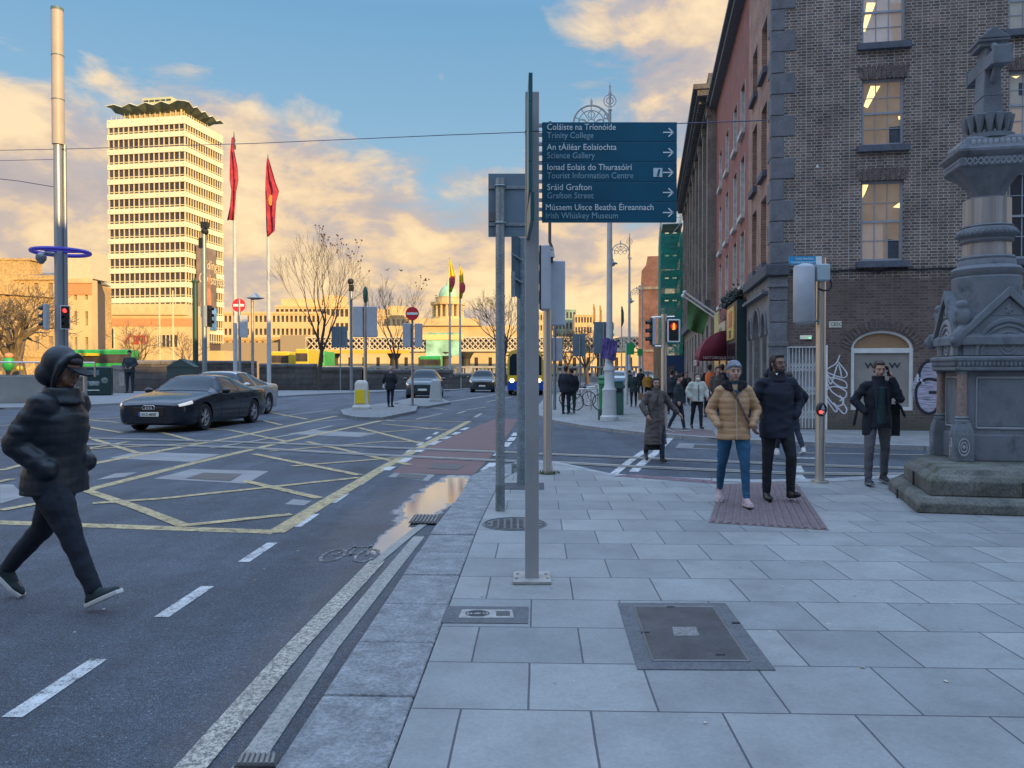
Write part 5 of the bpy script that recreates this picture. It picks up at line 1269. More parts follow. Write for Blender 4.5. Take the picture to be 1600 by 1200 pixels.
# second pole
o, b, H = pole('sign_pole', (815, 757), 372, .068, mat('galv_blue', (.20, .255, .29), .5, metal=.4, var=.15, scale=6, fine=50), 'thick galvanised pole with a dark angled sign, close behind the fingerpost', 'signpost')
mb = MB(); A = P(799, 372, b.y-.25)-b; Bq = P(822, 372, b.y+.1)-b; zt_, zb2_ = P(800, 372, b.y).z-PZ, P(800, 468, b.y).z-PZ
mb.prism([(A.x, A.y, zt_), (Bq.x, Bq.y, zt_), (Bq.x, Bq.y, zb2_-.03), (A.x, A.y, zb2_+.05)], (.012, .012, 0)); s = mb.build('sign_board', mat('dark_sign_back', (.055, .10, .135), .5, var=.15), o)
mb = MB()
for z in (zt_-.3, zb2_+.25): mb.tube([(A.x, A.y+.0, z+.04), (0, -.07, z-.02), (.07, 0, z-.02)], .014, 5)
mb.bb(A.x-.004, A.x+.05, A.y-.004, A.y+.02, zt_-.85, zt_-.5); mb.each('bracket', GALV, s)
mb = MB(); q = [G(x, y, PZ)-b for x, y in [(786, 765), (850, 765), (850, 755), (788, 755)]]; mb.prism([(p.x, p.y, .003) for p in q], (0, 0, .004)); mb.build('dark_footing', mat('dark_patch', (.06, .065, .075), .8), o)
# signal heads
RED = mat('red_lamp', (.9, .05, .03), .4, var=0, emit=((1, .04, .03), 3.0)); DIM = mat('unlit_lens', (.02, .02, .02), .3, var=0); DIMG = mat('green_lens_off', (.01, .03, .02), .3, var=0)
def head(par, c, rz=0, s=1.0, lit=None, border=True, lens=3, man=False, hoods=True):
    """signal head facing local -y"""
    e = empty('signal_head', c, rz); e.parent = par
    H = .34*lens+.06; w = .36
    mb = MB(); mb.box((0, .03, 0), (w*s, .15*s, H*s)); bd = mb.build('housing', SIGBACK if not man else SIGBLK, e, bevel=.02)
    mb = MB(); mb.box((0, -.055*s, 0), ((w+.0)*s, .03*s, H*s)); mb.build('faceplate', SIGBLK, e, bevel=.015)
    if border:
        mb = MB(); a, b_ = w*s/2+.025, H*s/2+.025
        for p, q in (((-a, b_), (a, b_)), ((a, b_), (a, -b_)), ((a, -b_), (-a, -b_)), ((-a, -b_), (-a, b_))): mb.tube([(p[0], -.06*s, p[1]), (q[0], -.06*s, q[1])], .022, 5)
        mb.build('backing_border', mat('white_border', (.62, .64, .66), .5, var=0), e)
    for i in range(lens):
        z = (H/2-.05-.155-i*.33)*s; on = lit == i
        mb = MB(); mb.lathe([(.001, 0), (.10*s, 0), (.10*s, .012), (.001, .03)], (0, -.075*s-.02, z), 16, 'y')
        if man and on:
            mb = MB(); mb.sph((0, -.085*s, z+.085*s), .032*s); mb.cap((0, -.085*s, z+.03*s), (0, -.085*s, z-.02*s), .045*s, .035*s); mb.cap((-.02*s, -.085*s, z-.03*s), (-.025*s, -.085*s, z-.11*s), .022*s, .02*s); mb.cap((.02*s, -.085*s, z-.03*s), (.025*s, -.085*s, z-.11*s), .022*s, .02*s)
        mb.build('lens', (mat('red_man', (1, .2, .02), .4, var=0, emit=((1, .16, .02), 2.6)) if man else RED) if on else DIM, e)
        if man and on: mb = MB(); mb.lathe([(.001, 0), (.125*s, 0), (.125*s, .006)], (0, -.078*s, z), 16, 'y'); mb.build('lit_field', mat('red_glow', (.3, .01, .01), .5, var=0, emit=((1, .02, .01), .35)), e)
        if hoods:
            mb = MB(); n = 12; vs = []
            for k in range(n+1):
                t = -R(15)+R(210)*k/n; vs += [(.125*s*cos(t), -.07*s, z+.125*s*sin(t)), (.125*s*cos(t), -.30*s+.06*s*abs(cos(t)), z-.02*s+.118*s*sin(t))]
            mb.add(vs, [(2*k, 2*k+2, 2*k+3, 2*k+1) for k in range(n)]); h_ = mb.build('visor', SIGBLK, e, fixn=False); sm = h_.modifiers.new('s', 'SOLIDIFY'); sm.thickness = .01
    return e
# signal pole behind the fingerpost
o, b, H = pole('signal_pole', (855.5, 740), 484, .068, STAIN, 'stainless traffic signal pole just right of the fingerpost', 'traffic light', n=20)
def at(px, py, Y, b): return P(px, py, Y)-b
head(o, at(851, 435, b.y, b)+V((0, 0, 0)), R(-100), .92, border=False); head(o, at(866, 459, b.y+.15, b), R(178), .94, border=False)
for ch in kids(o):
    if ch.name.startswith('signal_head.') or ch.name == 'signal_head': pass
mb = MB(); p = at(857, 388, b.y, b); mb.cyl(p-V((0, 0, .14)), .10, .10, 16, .085); mb.cyl(p-V((0, 0, .03)), .085, .035, 16); mb.build('detector_cap', SIGBACK, o, smooth=True)
q = at(862, 386, b.y, b); mb = MB(); q2 = at(859.5, 190, b.y, b); mb.tube([q-V((0, 0, .25)), q, q+V((-.03, 0, .08)), (q2.x, q2.y, q2.z)], .024, 8); mb.build('mast_tube', mat('dark_steel', (.10, .11, .12), .4, metal=.6), o, smooth=True)
mb = MB(); mb.cyl((0, 0, .001), .14, .008, 10); 
for i in range(160):
    a = random.uniform(0, 6.3); r = random.uniform(.06, .2); h = random.uniform(.02, .07); x, y = r*cos(a), r*sin(a); mb.add([(x-.004, y, .01), (x+.004, y, .01), (x+random.uniform(-.02, .02), y+random.uniform(-.02, .02), h)], [(0, 1, 2)])
g = mb.build('weeds', mat('weed', (.06, .075, .03), .9, var=.4, scale=30), None, fixn=False); g.location = b; tag(g, 'weeds sprouting round the foot of the stainless signal pole', 'weeds', kind='stuff')
# small distant pedestrian pole
o, b, H = pole('signal_pole', (866.5, 640), 512, .07, GALV, 'slim far signal pole beside the two people dressed in black', 'traffic light')
head(o, at(862, 546, b.y-.05, b), R(-70), .9, border=False); head(o, at(873, 546, b.y+.05, b), R(180), .9, border=False)
# ped crossing pole in the middle distance
o, b, H = pole('signal_pole', (1037, 672), 491, .082, STAIN, 'stainless crossing pole with the red standing figure lit', 'traffic light', n=16)
head(o, at(1052, 517, b.y-.1, b), R(3), .72, lit=0, man=True, hoods=False, lens=2)
head(o, at(1019, 518, b.y, b), R(-85), .68, border=False)
mb = MB(); mb.tube([at(1018, 496, b.y, b), at(1054, 495, b.y, b)], .03, 6); mb.tube([at(1018, 541, b.y, b), at(1054, 541, b.y, b)], .03, 6); mb.each('crossarm', STAIN, o)
o, b, H = pole('wooden_pole', (1030, 655), 538, .2, mat('weathered_timber', (.22, .15, .09), .85, var=.25, stretch=(6, 6, .5)), 'weathered brown timber post behind the crossing pole', 'post')
# right hand stainless pole
o, b, H = pole('signal_pole', (1281, 754), 403, .066, STAIN, 'stainless signal pole by the tactile paving, with the push button', 'traffic light', n=24, collar=.01)
lb = MB(); c = at(1256.5, 459, b.y-.05, b); w = .15; h = .40
lb.lathe([(.10, -h-.03), (.125, -h-.02), (.148, -h), (.148, h-.03), (.13, h), (.05, h+.035)], c, 20); s = lb.build('signal_head', SIGBACK, o, smooth=True, sharp=50)
mb = MB(); mb.tube([(c.x, c.y, c.z+h+.02), (c.x, c.y, c.z+h+.09), (-.02, 0, c.z+h+.09)], .03, 8); mb.tube([(c.x+.1, c.y, c.z-h+.02), (0, 0, c.z-h+.02)], .02, 6); mb.build('arm', GALV, s)
mb = MB(); q = at(1285, 426, b.y-.1, b); mb.box(q, (.185, .12, .24)); bx_ = mb.build('junction_box', mat('box_blue_grey', (.36, .46, .50), .5, var=.04), o, bevel=.02)
mb = MB(); mb.tube([q+V((.09, 0, -.08)), q+V((.125, 0, -.13)), q+V((.13, 0, -.2)), q+V((.09, 0, -.25)), q+V((.02, .02, -.25)), q+V((-.03, .06, -.22))], .014, 6); mb.build('cable', SIGBLK, bx_, smooth=True)
mb = MB(); q = at(1261, 406.5, b.y-.08, b); mb.box(q, (.46, .012, .115)); sg = mb.build('street_sign', mat('sky_blue_sign', (.03, .32, .60), .5, var=.15, scale=9), o); sg.rotation_euler = (0, R(-.5), 0)
text('Sráid Hawkins', .045, (q.x-.14, q.y-.008, q.z+.008), (pi/2, 0, 0), SWHITE, sg); text('HAWKINS STREET', .042, (q.x-.2, q.y-.008, q.z-.045), (pi/2, 0, 0), SWHITE, sg)
mb = MB(); mb.bb(q.x+.15, q.x+.235, q.y-.008, q.y-.0065, q.z-.055, q.z+.055); mb.tube([(0, 0, q.z), (q.x+.1, q.y+.02, q.z)], .015, 5); mb.build('sign_bracket', SWHITE, sg)
mb = MB(); q = at(1285, 640, b.y-.12, b); mb.lathe([(.02, -.02), (.062, -.01), (.068, .02), (.068, .07), (.03, .09)], q, 20, 'y'); pu = mb.build('push_button', SIGBLK, o, smooth=True); pu.scale = (1, 1, 1)
for v_ in pu.data.vertices: v_.co.z = q.z+(v_.co.z-q.z)*1.45
mb = MB(); mb.prism([(q.x-.028, q.y-.024, q.z-.0), (q.x+.028, q.y-.024, q.z-.0), (q.x, q.y-.024, q.z+.075)], (0, .012, 0)); mb.build('arrow', mat('arrow_grey', (.32, .40, .45), .4), pu)
mb = MB(); mb.lathe([(.001, -.03), (.03, -.02), (.03, 0)], (q.x+.005, q.y, q.z-.045), 14, 'y'); mb.build('button', STAIN, pu)
mb = MB(); mb.sph((q.x-.03, q.y-.016, q.z-.035), .024); mb.build('red_light', RED, pu)
# ornate lamp posts of the quay
LPM = mat('lamp_grey', (.50, .52, .52), .5, var=.08, scale=3)
def lamp_proto():
    o = empty('street_lamp', (0, 0, 0), 0, 'x', 'street lamp'); H = 10.4
    mb = MB(); mb.lathe([(.30, 0), (.30, .12), (.24, .18), (.22, .9), (.24, 1.0), (.17, 1.1), (.16, 1.6), (.19, 1.62), (.19, 1.72), (.145, 1.78), (.12, 2.2), (.10, 2.3), (.09, 5), (.075, 8.2), (.06, 9.2), (.09, 9.22), (.09, 9.28), (.05, 9.32), (.045, 10.0), (.075, 10.05), (.045, 10.1), (.035, 10.5), (.06, 10.56), (.02, 10.7), (.035, 10.78), (.005, 10.95)], n=14); mb.build('column', LPM, o, smooth=True)
    mb = MB(); r = .58; c = V((-.60, 0, 9.62))
    arc = [(c.x+r*cos(t), 0, c.z+r*sin(t)) for t in [R(-15)+R(215)*i/22 for i in range(23)]]; mb.tube(arc, .035, 6)
    mb.tube([(c.x+.42*cos(t), 0, c.z+.42*sin(t)) for t in [R(200)*i/18 for i in range(19)]], .018, 5)
    for k in range(5): t = R(20+35*k); mb.tube([(c.x+.13*cos(t), 0, c.z+.13*sin(t)), (c.x+r*cos(t), 0, c.z+r*sin(t))], .016, 5)
    for k, (cx_, cz_, rr) in enumerate(((c.x, c.z, .13), (c.x-.28, c.z+.02, .12), (c.x+.28, c.z+.02, .12), (c.x, c.z+.28, .11), (0, 10.35, .2), (0, 10.35, .11), (-.10, 9.85, .09), (.1, 9.2, .07))):
        mb.tube([(cx_+rr*cos(t), 0, cz_+rr*sin(t)) for t in [2*pi*i/14 for i in range(15)]], .016, 5)
    mb.tube([(0, 0, 9.0), (-.1, 0, 9.3), (-.04, 0, 9.6), (0, 0, 10.0)], .02, 5); mb.tube([(c.x, 0, c.z+r), (c.x, 0, c.z+r+.12), (c.x, 0, c.z+r+.25)], [.03, .045, .005], 6)
    mb.build('scroll_bracket', LPM, o, smooth=True)
    e = arc[-1]; mb = MB(); mb.tube([e, (e[0]-.02, 0, e[2]-.25)], .03, 6); mb.lathe([(.05, -.2), (.09, -.28), (.12, -.42), (.36, -.52), (.37, -.58), (.30, -.58)], (e[0]-.02, 0, e[2]), 16); mb.build('lamp_shade', mat('lamp_shade', (.34, .36, .37), .5), o, smooth=True)
    mb = MB(); mb.sph((e[0]-.02, 0, e[2]-.6), (.2, .2, .16)); mb.build('glass_bowl', mat('bowl_glass', (.5, .5, .48), .2, var=0), o, smooth=True)
    return o
lp0 = lamp_proto()
def put(px, py, Y, z=PZ): q = P(px, py, Y); return V((q.x, q.y, z))
LG = 'ornate lamp posts along the quay'
lp0.location = put(952, 600, 25.0); lp0['label'] = 'nearest ornate silver lamp post, with the purple poster tied to it'; lp0['group'] = LG
dup(lp0, put(983, 600, 52), label='second ornate scroll lamp post along the footpath', sc=1.0); dup(lp0, put(1003, 600, 80), label='third, more distant scroll lamp post, left of the crossing signal')
dup(lp0, put(1016.5, 600, 118), label='farthest tiny scroll lamp post near the brick gable')
sh = lp0
mb = MB(); q = P(950, 546, 24.8); n = 6; vs = [(-.25+.5*i/n+(.06 if j else 0), .04*sin(i*1.3+j*2), (-.33+.66*j)+.05*sin(i)) for j in (0, 1) for i in range(n+1)]
mb.add(vs, [(i, i+1, n+2+i, n+1+i) for i in range(n)]); o = mb.build('poster', mat('purple_poster', (.09, .06, .22), .6, var=.5, scale=7), None, fixn=False); o.location = (q.x, 24.75, q.z); tag(o, 'crumpled purple election poster tied to the nearest lamp post', 'poster')
# bins and post box
def bpos(px, py): return G(px, py, PZ)
b = bpos(947, 656); mb = MB(); mb.lathe([(.26, 0), (.26, .15), (.235, .17), (.235, 1.15), (.28, 1.18), (.28, 1.25), (.24, 1.3), (.27, 1.38), (.20, 1.46), (.02, 1.5)], n=24); o = mb.build('body', mat('post_green', (.01, .20, .07), .4, var=.12), None, smooth=True)
e = empty('post_box', b, 0, 'bright green cylindrical post box behind the lamp post', 'post box'); o.parent = e
mb = MB(); mb.lathe([(.265, 0), (.265, .35)], n=24); mb.build('plinth', mat('post_black_green', (.01, .06, .05), .5), e, smooth=True); mb = MB(); mb.box((-.1, -.235, 1.05), (.2, .02, .03)); mb.build('slot', SIGBLK, e)
b = bpos(965, 648); e = empty('litter_bin', b, 0, 'square grey green litter bin with rounded top right of the post box', 'litter bin')
mb = MB(); mb.box((0, .25, .60), (.45, .5, 1.2)); mb.build('body', mat('bin_green', (.05, .13, .11), .5, var=.1), e, bevel=.04); mb = MB(); mb.box((0, .25, 1.24), (.5, .55, .07)); mb.build('lid', mat('bin_blue', (.10, .30, .42), .5), e, bevel=.02)
mb = MB(); mb.box((0, -.012, .9), (.3, .02, .15)); mb.build('opening', SIGBLK, e)
# bicycle at a stand
def bicycle(loc, rz, label, m):
    o = empty('bicycle', loc, rz, label, 'bicycle')
    for x in (-.52, .52):
        mb = MB(); mb.tube([(x+.33*cos(t), 0, .34+.33*sin(t)) for t in [2*pi*i/24 for i in range(25)]], .02, 6); w = mb.build('wheel', SIGBLK, o, smooth=True)
        mb = MB()
        for i in range(14): t = 2*pi*i/14; mb.tube([(x, .02*(-1)**i, .34), (x+.31*cos(t), 0, .34+.31*sin(t))], .0025, 4)
        mb.build('spokes', STAIN, w)
    mb = MB(); 
    for a, b_ in (((-.52, 0, .34), (-.15, 0, .80)), ((-.52, 0, .34), (-.05, 0, .32)), ((-.05, 0, .32), (-.18, 0, .92)), ((-.05, 0, .32), (.36, 0, .78)), ((-.16, 0, .80), (.34, 0, .88)), ((.52, 0, .34), (.33, 0, .98))): mb.tube([a, b_], .018, 6)
    mb.build('frame', m, o)
    mb = MB(); mb.tube([(.36, -.25, 1.0), (.33, 0, 1.0), (.36, .25, 1.0)], .014, 6); mb.build('handlebar', SIGBLK, o); mb = MB(); mb.sph((-.19, 0, .95), (.13, .07, .035)); mb.build('saddle', SIGBLK, o)
    return o
bicycle(bpos(919, 641), R(12), 'white framed bicycle leaning at the stands left of the post box', mat('bike_white', (.5, .5, .5), .4)); bicycle(bpos(905, 636)+V((0, .8, 0)), R(8), 'dark bicycle parked behind the white framed one', SIGBLK)
for i, (px_, py_, l_) in enumerate(((910, 640, 'hooped steel cycle stand nearest the couple in black'), (922, 634, 'hooped steel cycle stand behind the bicycles'), (888, 632, 'steel cycle stand hidden behind the couple in black'))):
    b = bpos(px_, py_); mb = MB(); mb.tube([(-.35, 0, 0), (-.35, 0, .75), (-.28, 0, .85), (.28, 0, .85), (.35, 0, .75), (.35, 0, 0)], .03, 8); o = mb.build('cycle_stand', STAIN, smooth=True); o.location = b; tag(o, l_, 'cycle stand', 'cycle stands')
# sign backs beyond
def signback(px, base, x0, x1, y0, y1, label, r=.05):
    Y = P(0, 0, 1).y*0+G(px, base, PZ).y; o, b, H = pole('sign_pole', (px, base), y0+4, r, GALV, label, 'signpost'); plate(o, b, b.y, x0, x1, y0, y1, .08, BACK); return o
signback(906, 622, 895, 915, 522, 557, 'pair of grey sign backs on a pole, left of the lamp post'); signback(943, 622, 928, 958, 503, 552, 'large grey sign back partly behind the lamp post')
signback(532, 610, 518, 543, 510, 543, 'square grey sign back in front of the quay wall')
for (px_, base, x0, x1, y0, y1, lab) in ((979, 632, 979, 991, 536, 554, 'bright green notice on a white pole by the footpath'), (999, 620, 996, 1004, 545, 556, 'smaller bright green notice farther along the footpath')):
    o, b, H = pole('notice_pole', (px_, base), y0, .07, LPM, lab, 'signpost'); plate(o, b, b.y, x0, x1, y0, y1, -.1, mat('notice_green', (.02, .36, .10), .5, var=.1))
def round_sign(o, b, px, py, rpx, col, bar=True):
    Y = b.y-.08; q = P(px, py, Y)-b; r = rpx*Y/1200
    mb = MB(); mb.lathe([(.001, 0), (r, 0), (r, .02), (.001, .02)], q, 28, 'y'); s = mb.build('sign_disc', col, o)
    mb = MB(); mb.lathe([(r*.98, -.004), (r, -.004), (r, 0), (r*.98, 0)], q, 28, 'y')
    mb = MB(); mb.box((q.x, q.y-.008, q.z), (r*1.62, .01, r*.36)); mb.build('white_bar', SWHITE, s) if bar else None
    return s
NOE = mat('sign_red_disc', (.62, .03, .04), .4, var=.06)
# left side poles
def trafficpole(px, base, top, heads, label, r=.06, m=None, disc=None, z0=PZ):
    o, b, H = pole('signal_pole', (px, base), top, r, m or GALV, label, 'traffic light', z0=z0)
    for (hx, hy, rz, lit, s) in heads: head(o, at(hx, hy, b.y, b), R(rz), s, lit=lit, border=False)
    if disc: round_sign(o, b, *disc, NOE)
    return o, b
trafficpole(644.5, 634, 500, [(636, 524, 175, None, 1.0), (654, 524, 185, None, 1.0)], 'pole on the second island with a no entry disc and two signal backs', .055, mat('rosy_steel', (.42, .33, .32), .4, metal=.6), (644, 490, 10.5), z0=.12)
trafficpole(571, 638, 474, [(560, 503, 175, None, 1.2), (581, 503, 185, None, 1.2)], 'pole on the near island with two grey signal backs', .075, STAIN, z0=.12)
mb = MB(); q = P(571, 461, G(571, 638, .12).y); mb.sph((0, 0, 0), (.11, .1, .38), 12, 10); o = mb.build('green_lantern', mat('lantern_green', (.05, .12, .08), .5, metal=.2), kids(bpy.data.objects['signal_pole'])[0].parent if 0 else None, smooth=True)
o.location = q; tag(o, 'slim green pod standing on top of the near island signal pole', 'lantern')
trafficpole(375, 612, 468, [(381, 510, 190, None, 1.6)], 'pole with a no entry disc and grey signal back left of the flagpoles', .11, GALV, (373, 477, 10.5))
o, b = trafficpole(320, 611, 352, [(326, 494, 72, None, 1.6)], 'tall grey camera mast with a traffic signal right of the green pole', .2, GALV)
mb = MB(); q = at(320, 352, b.y, b); mb.box(q, (.5, .5, .5)); mb.sph(q-V((0, 0, .5)), .3); mb.box(at(315, 380, b.y, b), (.35, .4, .8)); mb.build('camera', SIGBLK, o)
o, b, H = pole('green_post', (306, 611), 441, .21, mat('dark_green_pole', (.02, .07, .055), .5), 'plain dark green post between the tower and the camera mast', 'post')
mb = MB(); mb.cyl((0, 0, H), .3, .12, 12); mb.cyl((0, 0, H+.12), .1, .2, 8); mb.build('cap', MATS['dark_green_pole'], o)
# flagpoles with limp red flags
FR = mat('red_flag', (.36, .03, .06), .8, var=.25, scale=1.5)
def flag(q, path, wmax, name, label, m, sway=1):
    """limp cloth hanging in folds: path of (dz, left, right)"""
    mb = MB(); n = 8; vs = []
    for (dz, a, c) in path:
        for k in range(n+1):
            u = k/n; vs.append((a+(c-a)*u, .22*wmax*sin(u*11+dz*.9)*min(1, abs(dz)*.5+.2), dz))
    mb.add(vs, [(i*(n+1)+k, i*(n+1)+k+1, (i+1)*(n+1)+k+1, (i+1)*(n+1)+k) for i in range(len(path)-1) for k in range(n)])
    o = mb.build(name, m, None, fixn=False, smooth=True); o.location = q; tag(o, label, 'flag'); s = o.modifiers.new('s', 'SOLIDIFY'); s.thickness = .02; return o
def flagpole(px, base, top, r, lab, z0=PZ, m=None, Y=None):
    b = G(px, base, z0); 
    if Y: b = put(px, 600, Y)
    o = empty('flagpole', b, 0, lab, 'flagpole'); H = P(px, top, b.y).z-z0
    mb = MB(); mb.cyl((0, 0, 0), r, H*.33, 12, r*.98); mb.cyl((0, 0, H*.33), r*.9, H*.6, 12, r*.6); mb.build('pole', m or LPM, o, smooth=True)
    mb = MB(); mb.lathe([(r*.8, H*.93), (r*.9, H*.945), (r*.3, H*.95), (r*.7, H*.965), (r*.3, H*.975), (.01, H)], n=8); mb.build('finial', SIGBLK, o, smooth=True); return o, b, H
o, b, H = flagpole(368, 611, 205, .17, 'taller flagpole with the narrow folded red flag')
w = b.y/1200; fz = lambda py: (P(0, py, b.y).z-P(0, 215, b.y).z)
flag(V((b.x, b.y-.25, P(0, 215, b.y).z)), [(fz(y), (x0-368)*w, (x1-368)*w) for y, x0, x1 in ((216, 366, 369), (240, 364, 371), (265, 363.5, 375), (282, 363, 375.5), (300, 365, 372), (325, 362, 371), (345, 358, 370))], .5, 'red_flag', 'narrow limp red flag on the taller flagpole nearest the tower', FR)
o, b, H = flagpole(420.5, 611, 240, .17, 'shorter flagpole with the wider draped red flag')
w = b.y/1200
o2 = flag(V((b.x, b.y-.25, P(0, 248, b.y).z)), [(P(0, y, b.y).z-P(0, 248, b.y).z, (x0-420)*w, (x1-420)*w) for y, x0, x1 in ((249, 420, 423), (262, 419, 427), (285, 418.5, 433), (300, 418, 438), (316, 418, 433), (340, 417.5, 432), (362, 418, 432), (369, 419, 424))], .7, 'red_flag', 'draped red flag with a gold crest right of the narrow one', FR)
mb = MB(); 
mb.sph((.30, -.1, -3.4), (.2, .05, .45), 8, 6)
mb.build('gold_emblem', mat('emblem_gold', (.6, .25, .05), .7), o2)
# lamp with flat head
o, b, H = pole('street_lamp', (395, 610), 462, .12, mat('lamp_tan', (.40, .36, .33), .5, metal=.3), 'modern street lamp with a shallow dish head left of the second flagpole', 'street lamp')
q = at(399, 465, b.y, b); mb = MB(); mb.lathe([(.1, .35), (.45, .08), (.75, -.05), (.3, -.15)], q, 16); mb.build('lamp_head', GREYP, o, smooth=True)
o, b, H = pole('camera_pole', (549, 611), 438, .12, GALV, 'slim galvanised camera pole right of the plane tree', 'pole'); mb = MB(); mb.sph(at(548, 440, b.y, b), .26); mb.box(at(549, 450, b.y, b), (.35, .35, .5)); mb.build('camera', SIGBLK, o)
# gold and red flags midway, poles standing on the quay
YF = [mat('yellow_flag', (.80, .60, .03), .7, var=.15, scale=1), mat('crimson_patch', (.45, .05, .06), .7, var=.3)]
for i, (px_, top, y1, lab) in enumerate(((703, 402, 612, 'flagpole with a yellow flag before the dome, left of the pair'), (719, 412, 612, 'flagpole with a yellow flag, right of the pair before the dome'))):
    o, b, H = flagpole(px_, 606.5, top, .12, lab); w = b.y/1200
    f = flag(V((b.x, b.y-.2, P(0, top+3, b.y).z)), [(P(0, y, b.y).z-P(0, top+3, b.y).z, (x0-703)*w, (x1-703)*w) for y, x0, x1 in ((top+4, 702, 704), (top+14, 702, 708), (top+30, 702, 712-3*i), (top+42, 702, 711-2*i), (top+55, 702, 706))], .6, 'yellow_flag', ['yellow flag hanging on the left pole before the dome', 'yellow flag hanging on the right pole before the dome'][i], YF[0])
    mb = MB(); mb.sph((.25, -.1, -2.1), (.28, .1, .55), 8, 6); mb.build('red_emblem', YF[1], f)
for px_, top, Y, lab in ((927, 474, 150, 'far flagpole with an ochre flag, left of the two'), (937, 476, 150, 'far flagpole with an ochre flag, right of the two'), (971, 478, 110, 'thin far flagpole with a dark limp banner')):
    o, b, H = flagpole(px_, 600, top, .12, lab, Y=Y); w = b.y/1200; f = flag(V((b.x, b.y-.2, P(0, top+1, b.y).z)), [(P(0, y, b.y).z-P(0, top+1, b.y).z, -.1, x1*w) for y, x1 in ((top+1, 1), (top+10, 3), (top+25, 3.5), (top+32, 1))], .5, 'far_flag', lab.replace('flagpole with a', 'limp flag,').replace('thin far', 'thin').replace('far ', 'far '), mat('ochre_flag', (.45, .28, .08), .8) if Y == 150 else mat('dark_flag', (.04, .10, .08), .8))
    f['label'] = {927: 'ochre flag on the left of the two far poles', 937: 'ochre flag on the right of the two far poles', 971: 'dark limp banner on the thin far pole'}[px_]
# bollards on islands
b = G(565, 639, .12); o = empty('traffic_bollard', b, 0, 'white plastic traffic bollard with a yellow face on the near island', 'bollard')
mb = MB(); mb.loft([[(sx*.36*k, sy*.20*k, z) for sx, sy in ((-1, -1), (1, -1), (1, 1), (-1, 1))] for z, k in ((0, 1), (.12, 1), (.16, .82), (1.05, .72), (1.15, .6), (1.2, .4))]); mb.build('body', mat('bollard_white', (.62, .60, .54), .5, var=.08), o, bevel=.04)
mb = MB(); mb.box((-.03, -.172, .52), (.40, .03, .58)); mb.build('yellow_panel', mat('bollard_yellow', (.80, .58, .02), .5, var=.05), o, bevel=.05); mb = MB(); mb.box((.285, 0, .52), (.03, .2, .5)); mb.build('yellow_panel', MATS['bollard_yellow'], o)
b = G(681, 627, .12); o = empty('traffic_bollard', b, 0, 'plain grey traffic bollard on the second island', 'bollard'); mb = MB(); mb.loft([[(sx*.36*k, sy*.22*k, z) for sx, sy in ((-1, -1), (1, -1), (1, 1), (-1, 1))] for z, k in ((0, 1), (.1, .9), (1.05, .68), (1.15, .5))]); mb.build('body', mat('bollard_grey', (.40, .42, .42), .5, var=.08), o, bevel=.05)
# tall mast at left with blue ring
b = put(97, 600, 38); o = empty('tall_mast', b, 0, 'tall pale column with a blue light ring, camera and two signals', 'mast'); w = 38/1200
zt = P(95, 17, 38).z-PZ; zj = P(95, 226, 38).z-PZ
mb = MB(); mb.cyl((-2*w, 0, zj), 9*w, zt-zj, 24, 8.6*w); mb.build('upper_tube', mat('mast_beige', (.42, .37, .32), .5, var=.05, scale=1), o, smooth=True)
mb = MB(); mb.cyl((-2*w, 0, zt), 8.9*w, .14, 24); 
for py in (88, 157): mb.cyl((-2*w, 0, P(0, py, 38).z-PZ), 9.2*w, .05, 24)
mb.each('ring_joint', mat('mast_dark', (.10, .17, .20), .5), o, smooth=True)
mb = MB(); mb.cyl((-3*w, 0, 0), 7*w, zj, 20, 6.3*w); mb.cyl((5.5*w, .1, 0), 3*w, zj, 14); mb.build('lower_tubes', mat('mast_grey', (.30, .33, .36), .4, metal=.5, var=.1, stretch=(4, 4, .2)), o, smooth=True)
zr = P(97, 394, 38).z-PZ; mb = MB(); mb.tube([(40*w*cos(t), 40*w*sin(t), zr+sin(R(3))*0-.004*cos(t)) for t in [2*pi*i/40 for i in range(41)]], .10, 8, flat=1.0)
for t in (0, 2.1, 4.2): mb.tube([(0, 0, zr), (40*w*cos(t), 40*w*sin(t), zr)], .05, 6)
rg = mb.build('blue_ring', mat('blue_ring', (.03, .02, .32), .4, var=0, emit=((.06, .04, .5), .15)), o, smooth=True); 
q = V((-25*w, -.3, P(0, 404, 38).z-PZ)); mb = MB(); mb.tube([(-4*w, 0, zr-.6), (-10*w, 0, zr-.1), (-18*w, -.3, zr-.05), (-23*w, -.3, q.z+.1)], .09, 8); ar_ = mb.build('camera_arm', GREYP, o, smooth=True); mb = MB(); mb.sph(q, .25); mb.sph(q-V((0, 0, .1)), (.18, .18, .22)); mb.build('dome_camera', mat('camera_grey', (.22, .24, .26), .3), ar_, smooth=True)
head(o, V((-17*w, -.4, P(0, 496, 38).z-PZ)), R(-78), 1.15, border=False); head(o, V((14*w, -.4, P(0, 497, 38).z-PZ)), R(12), 1.0, lit=0, border=True)
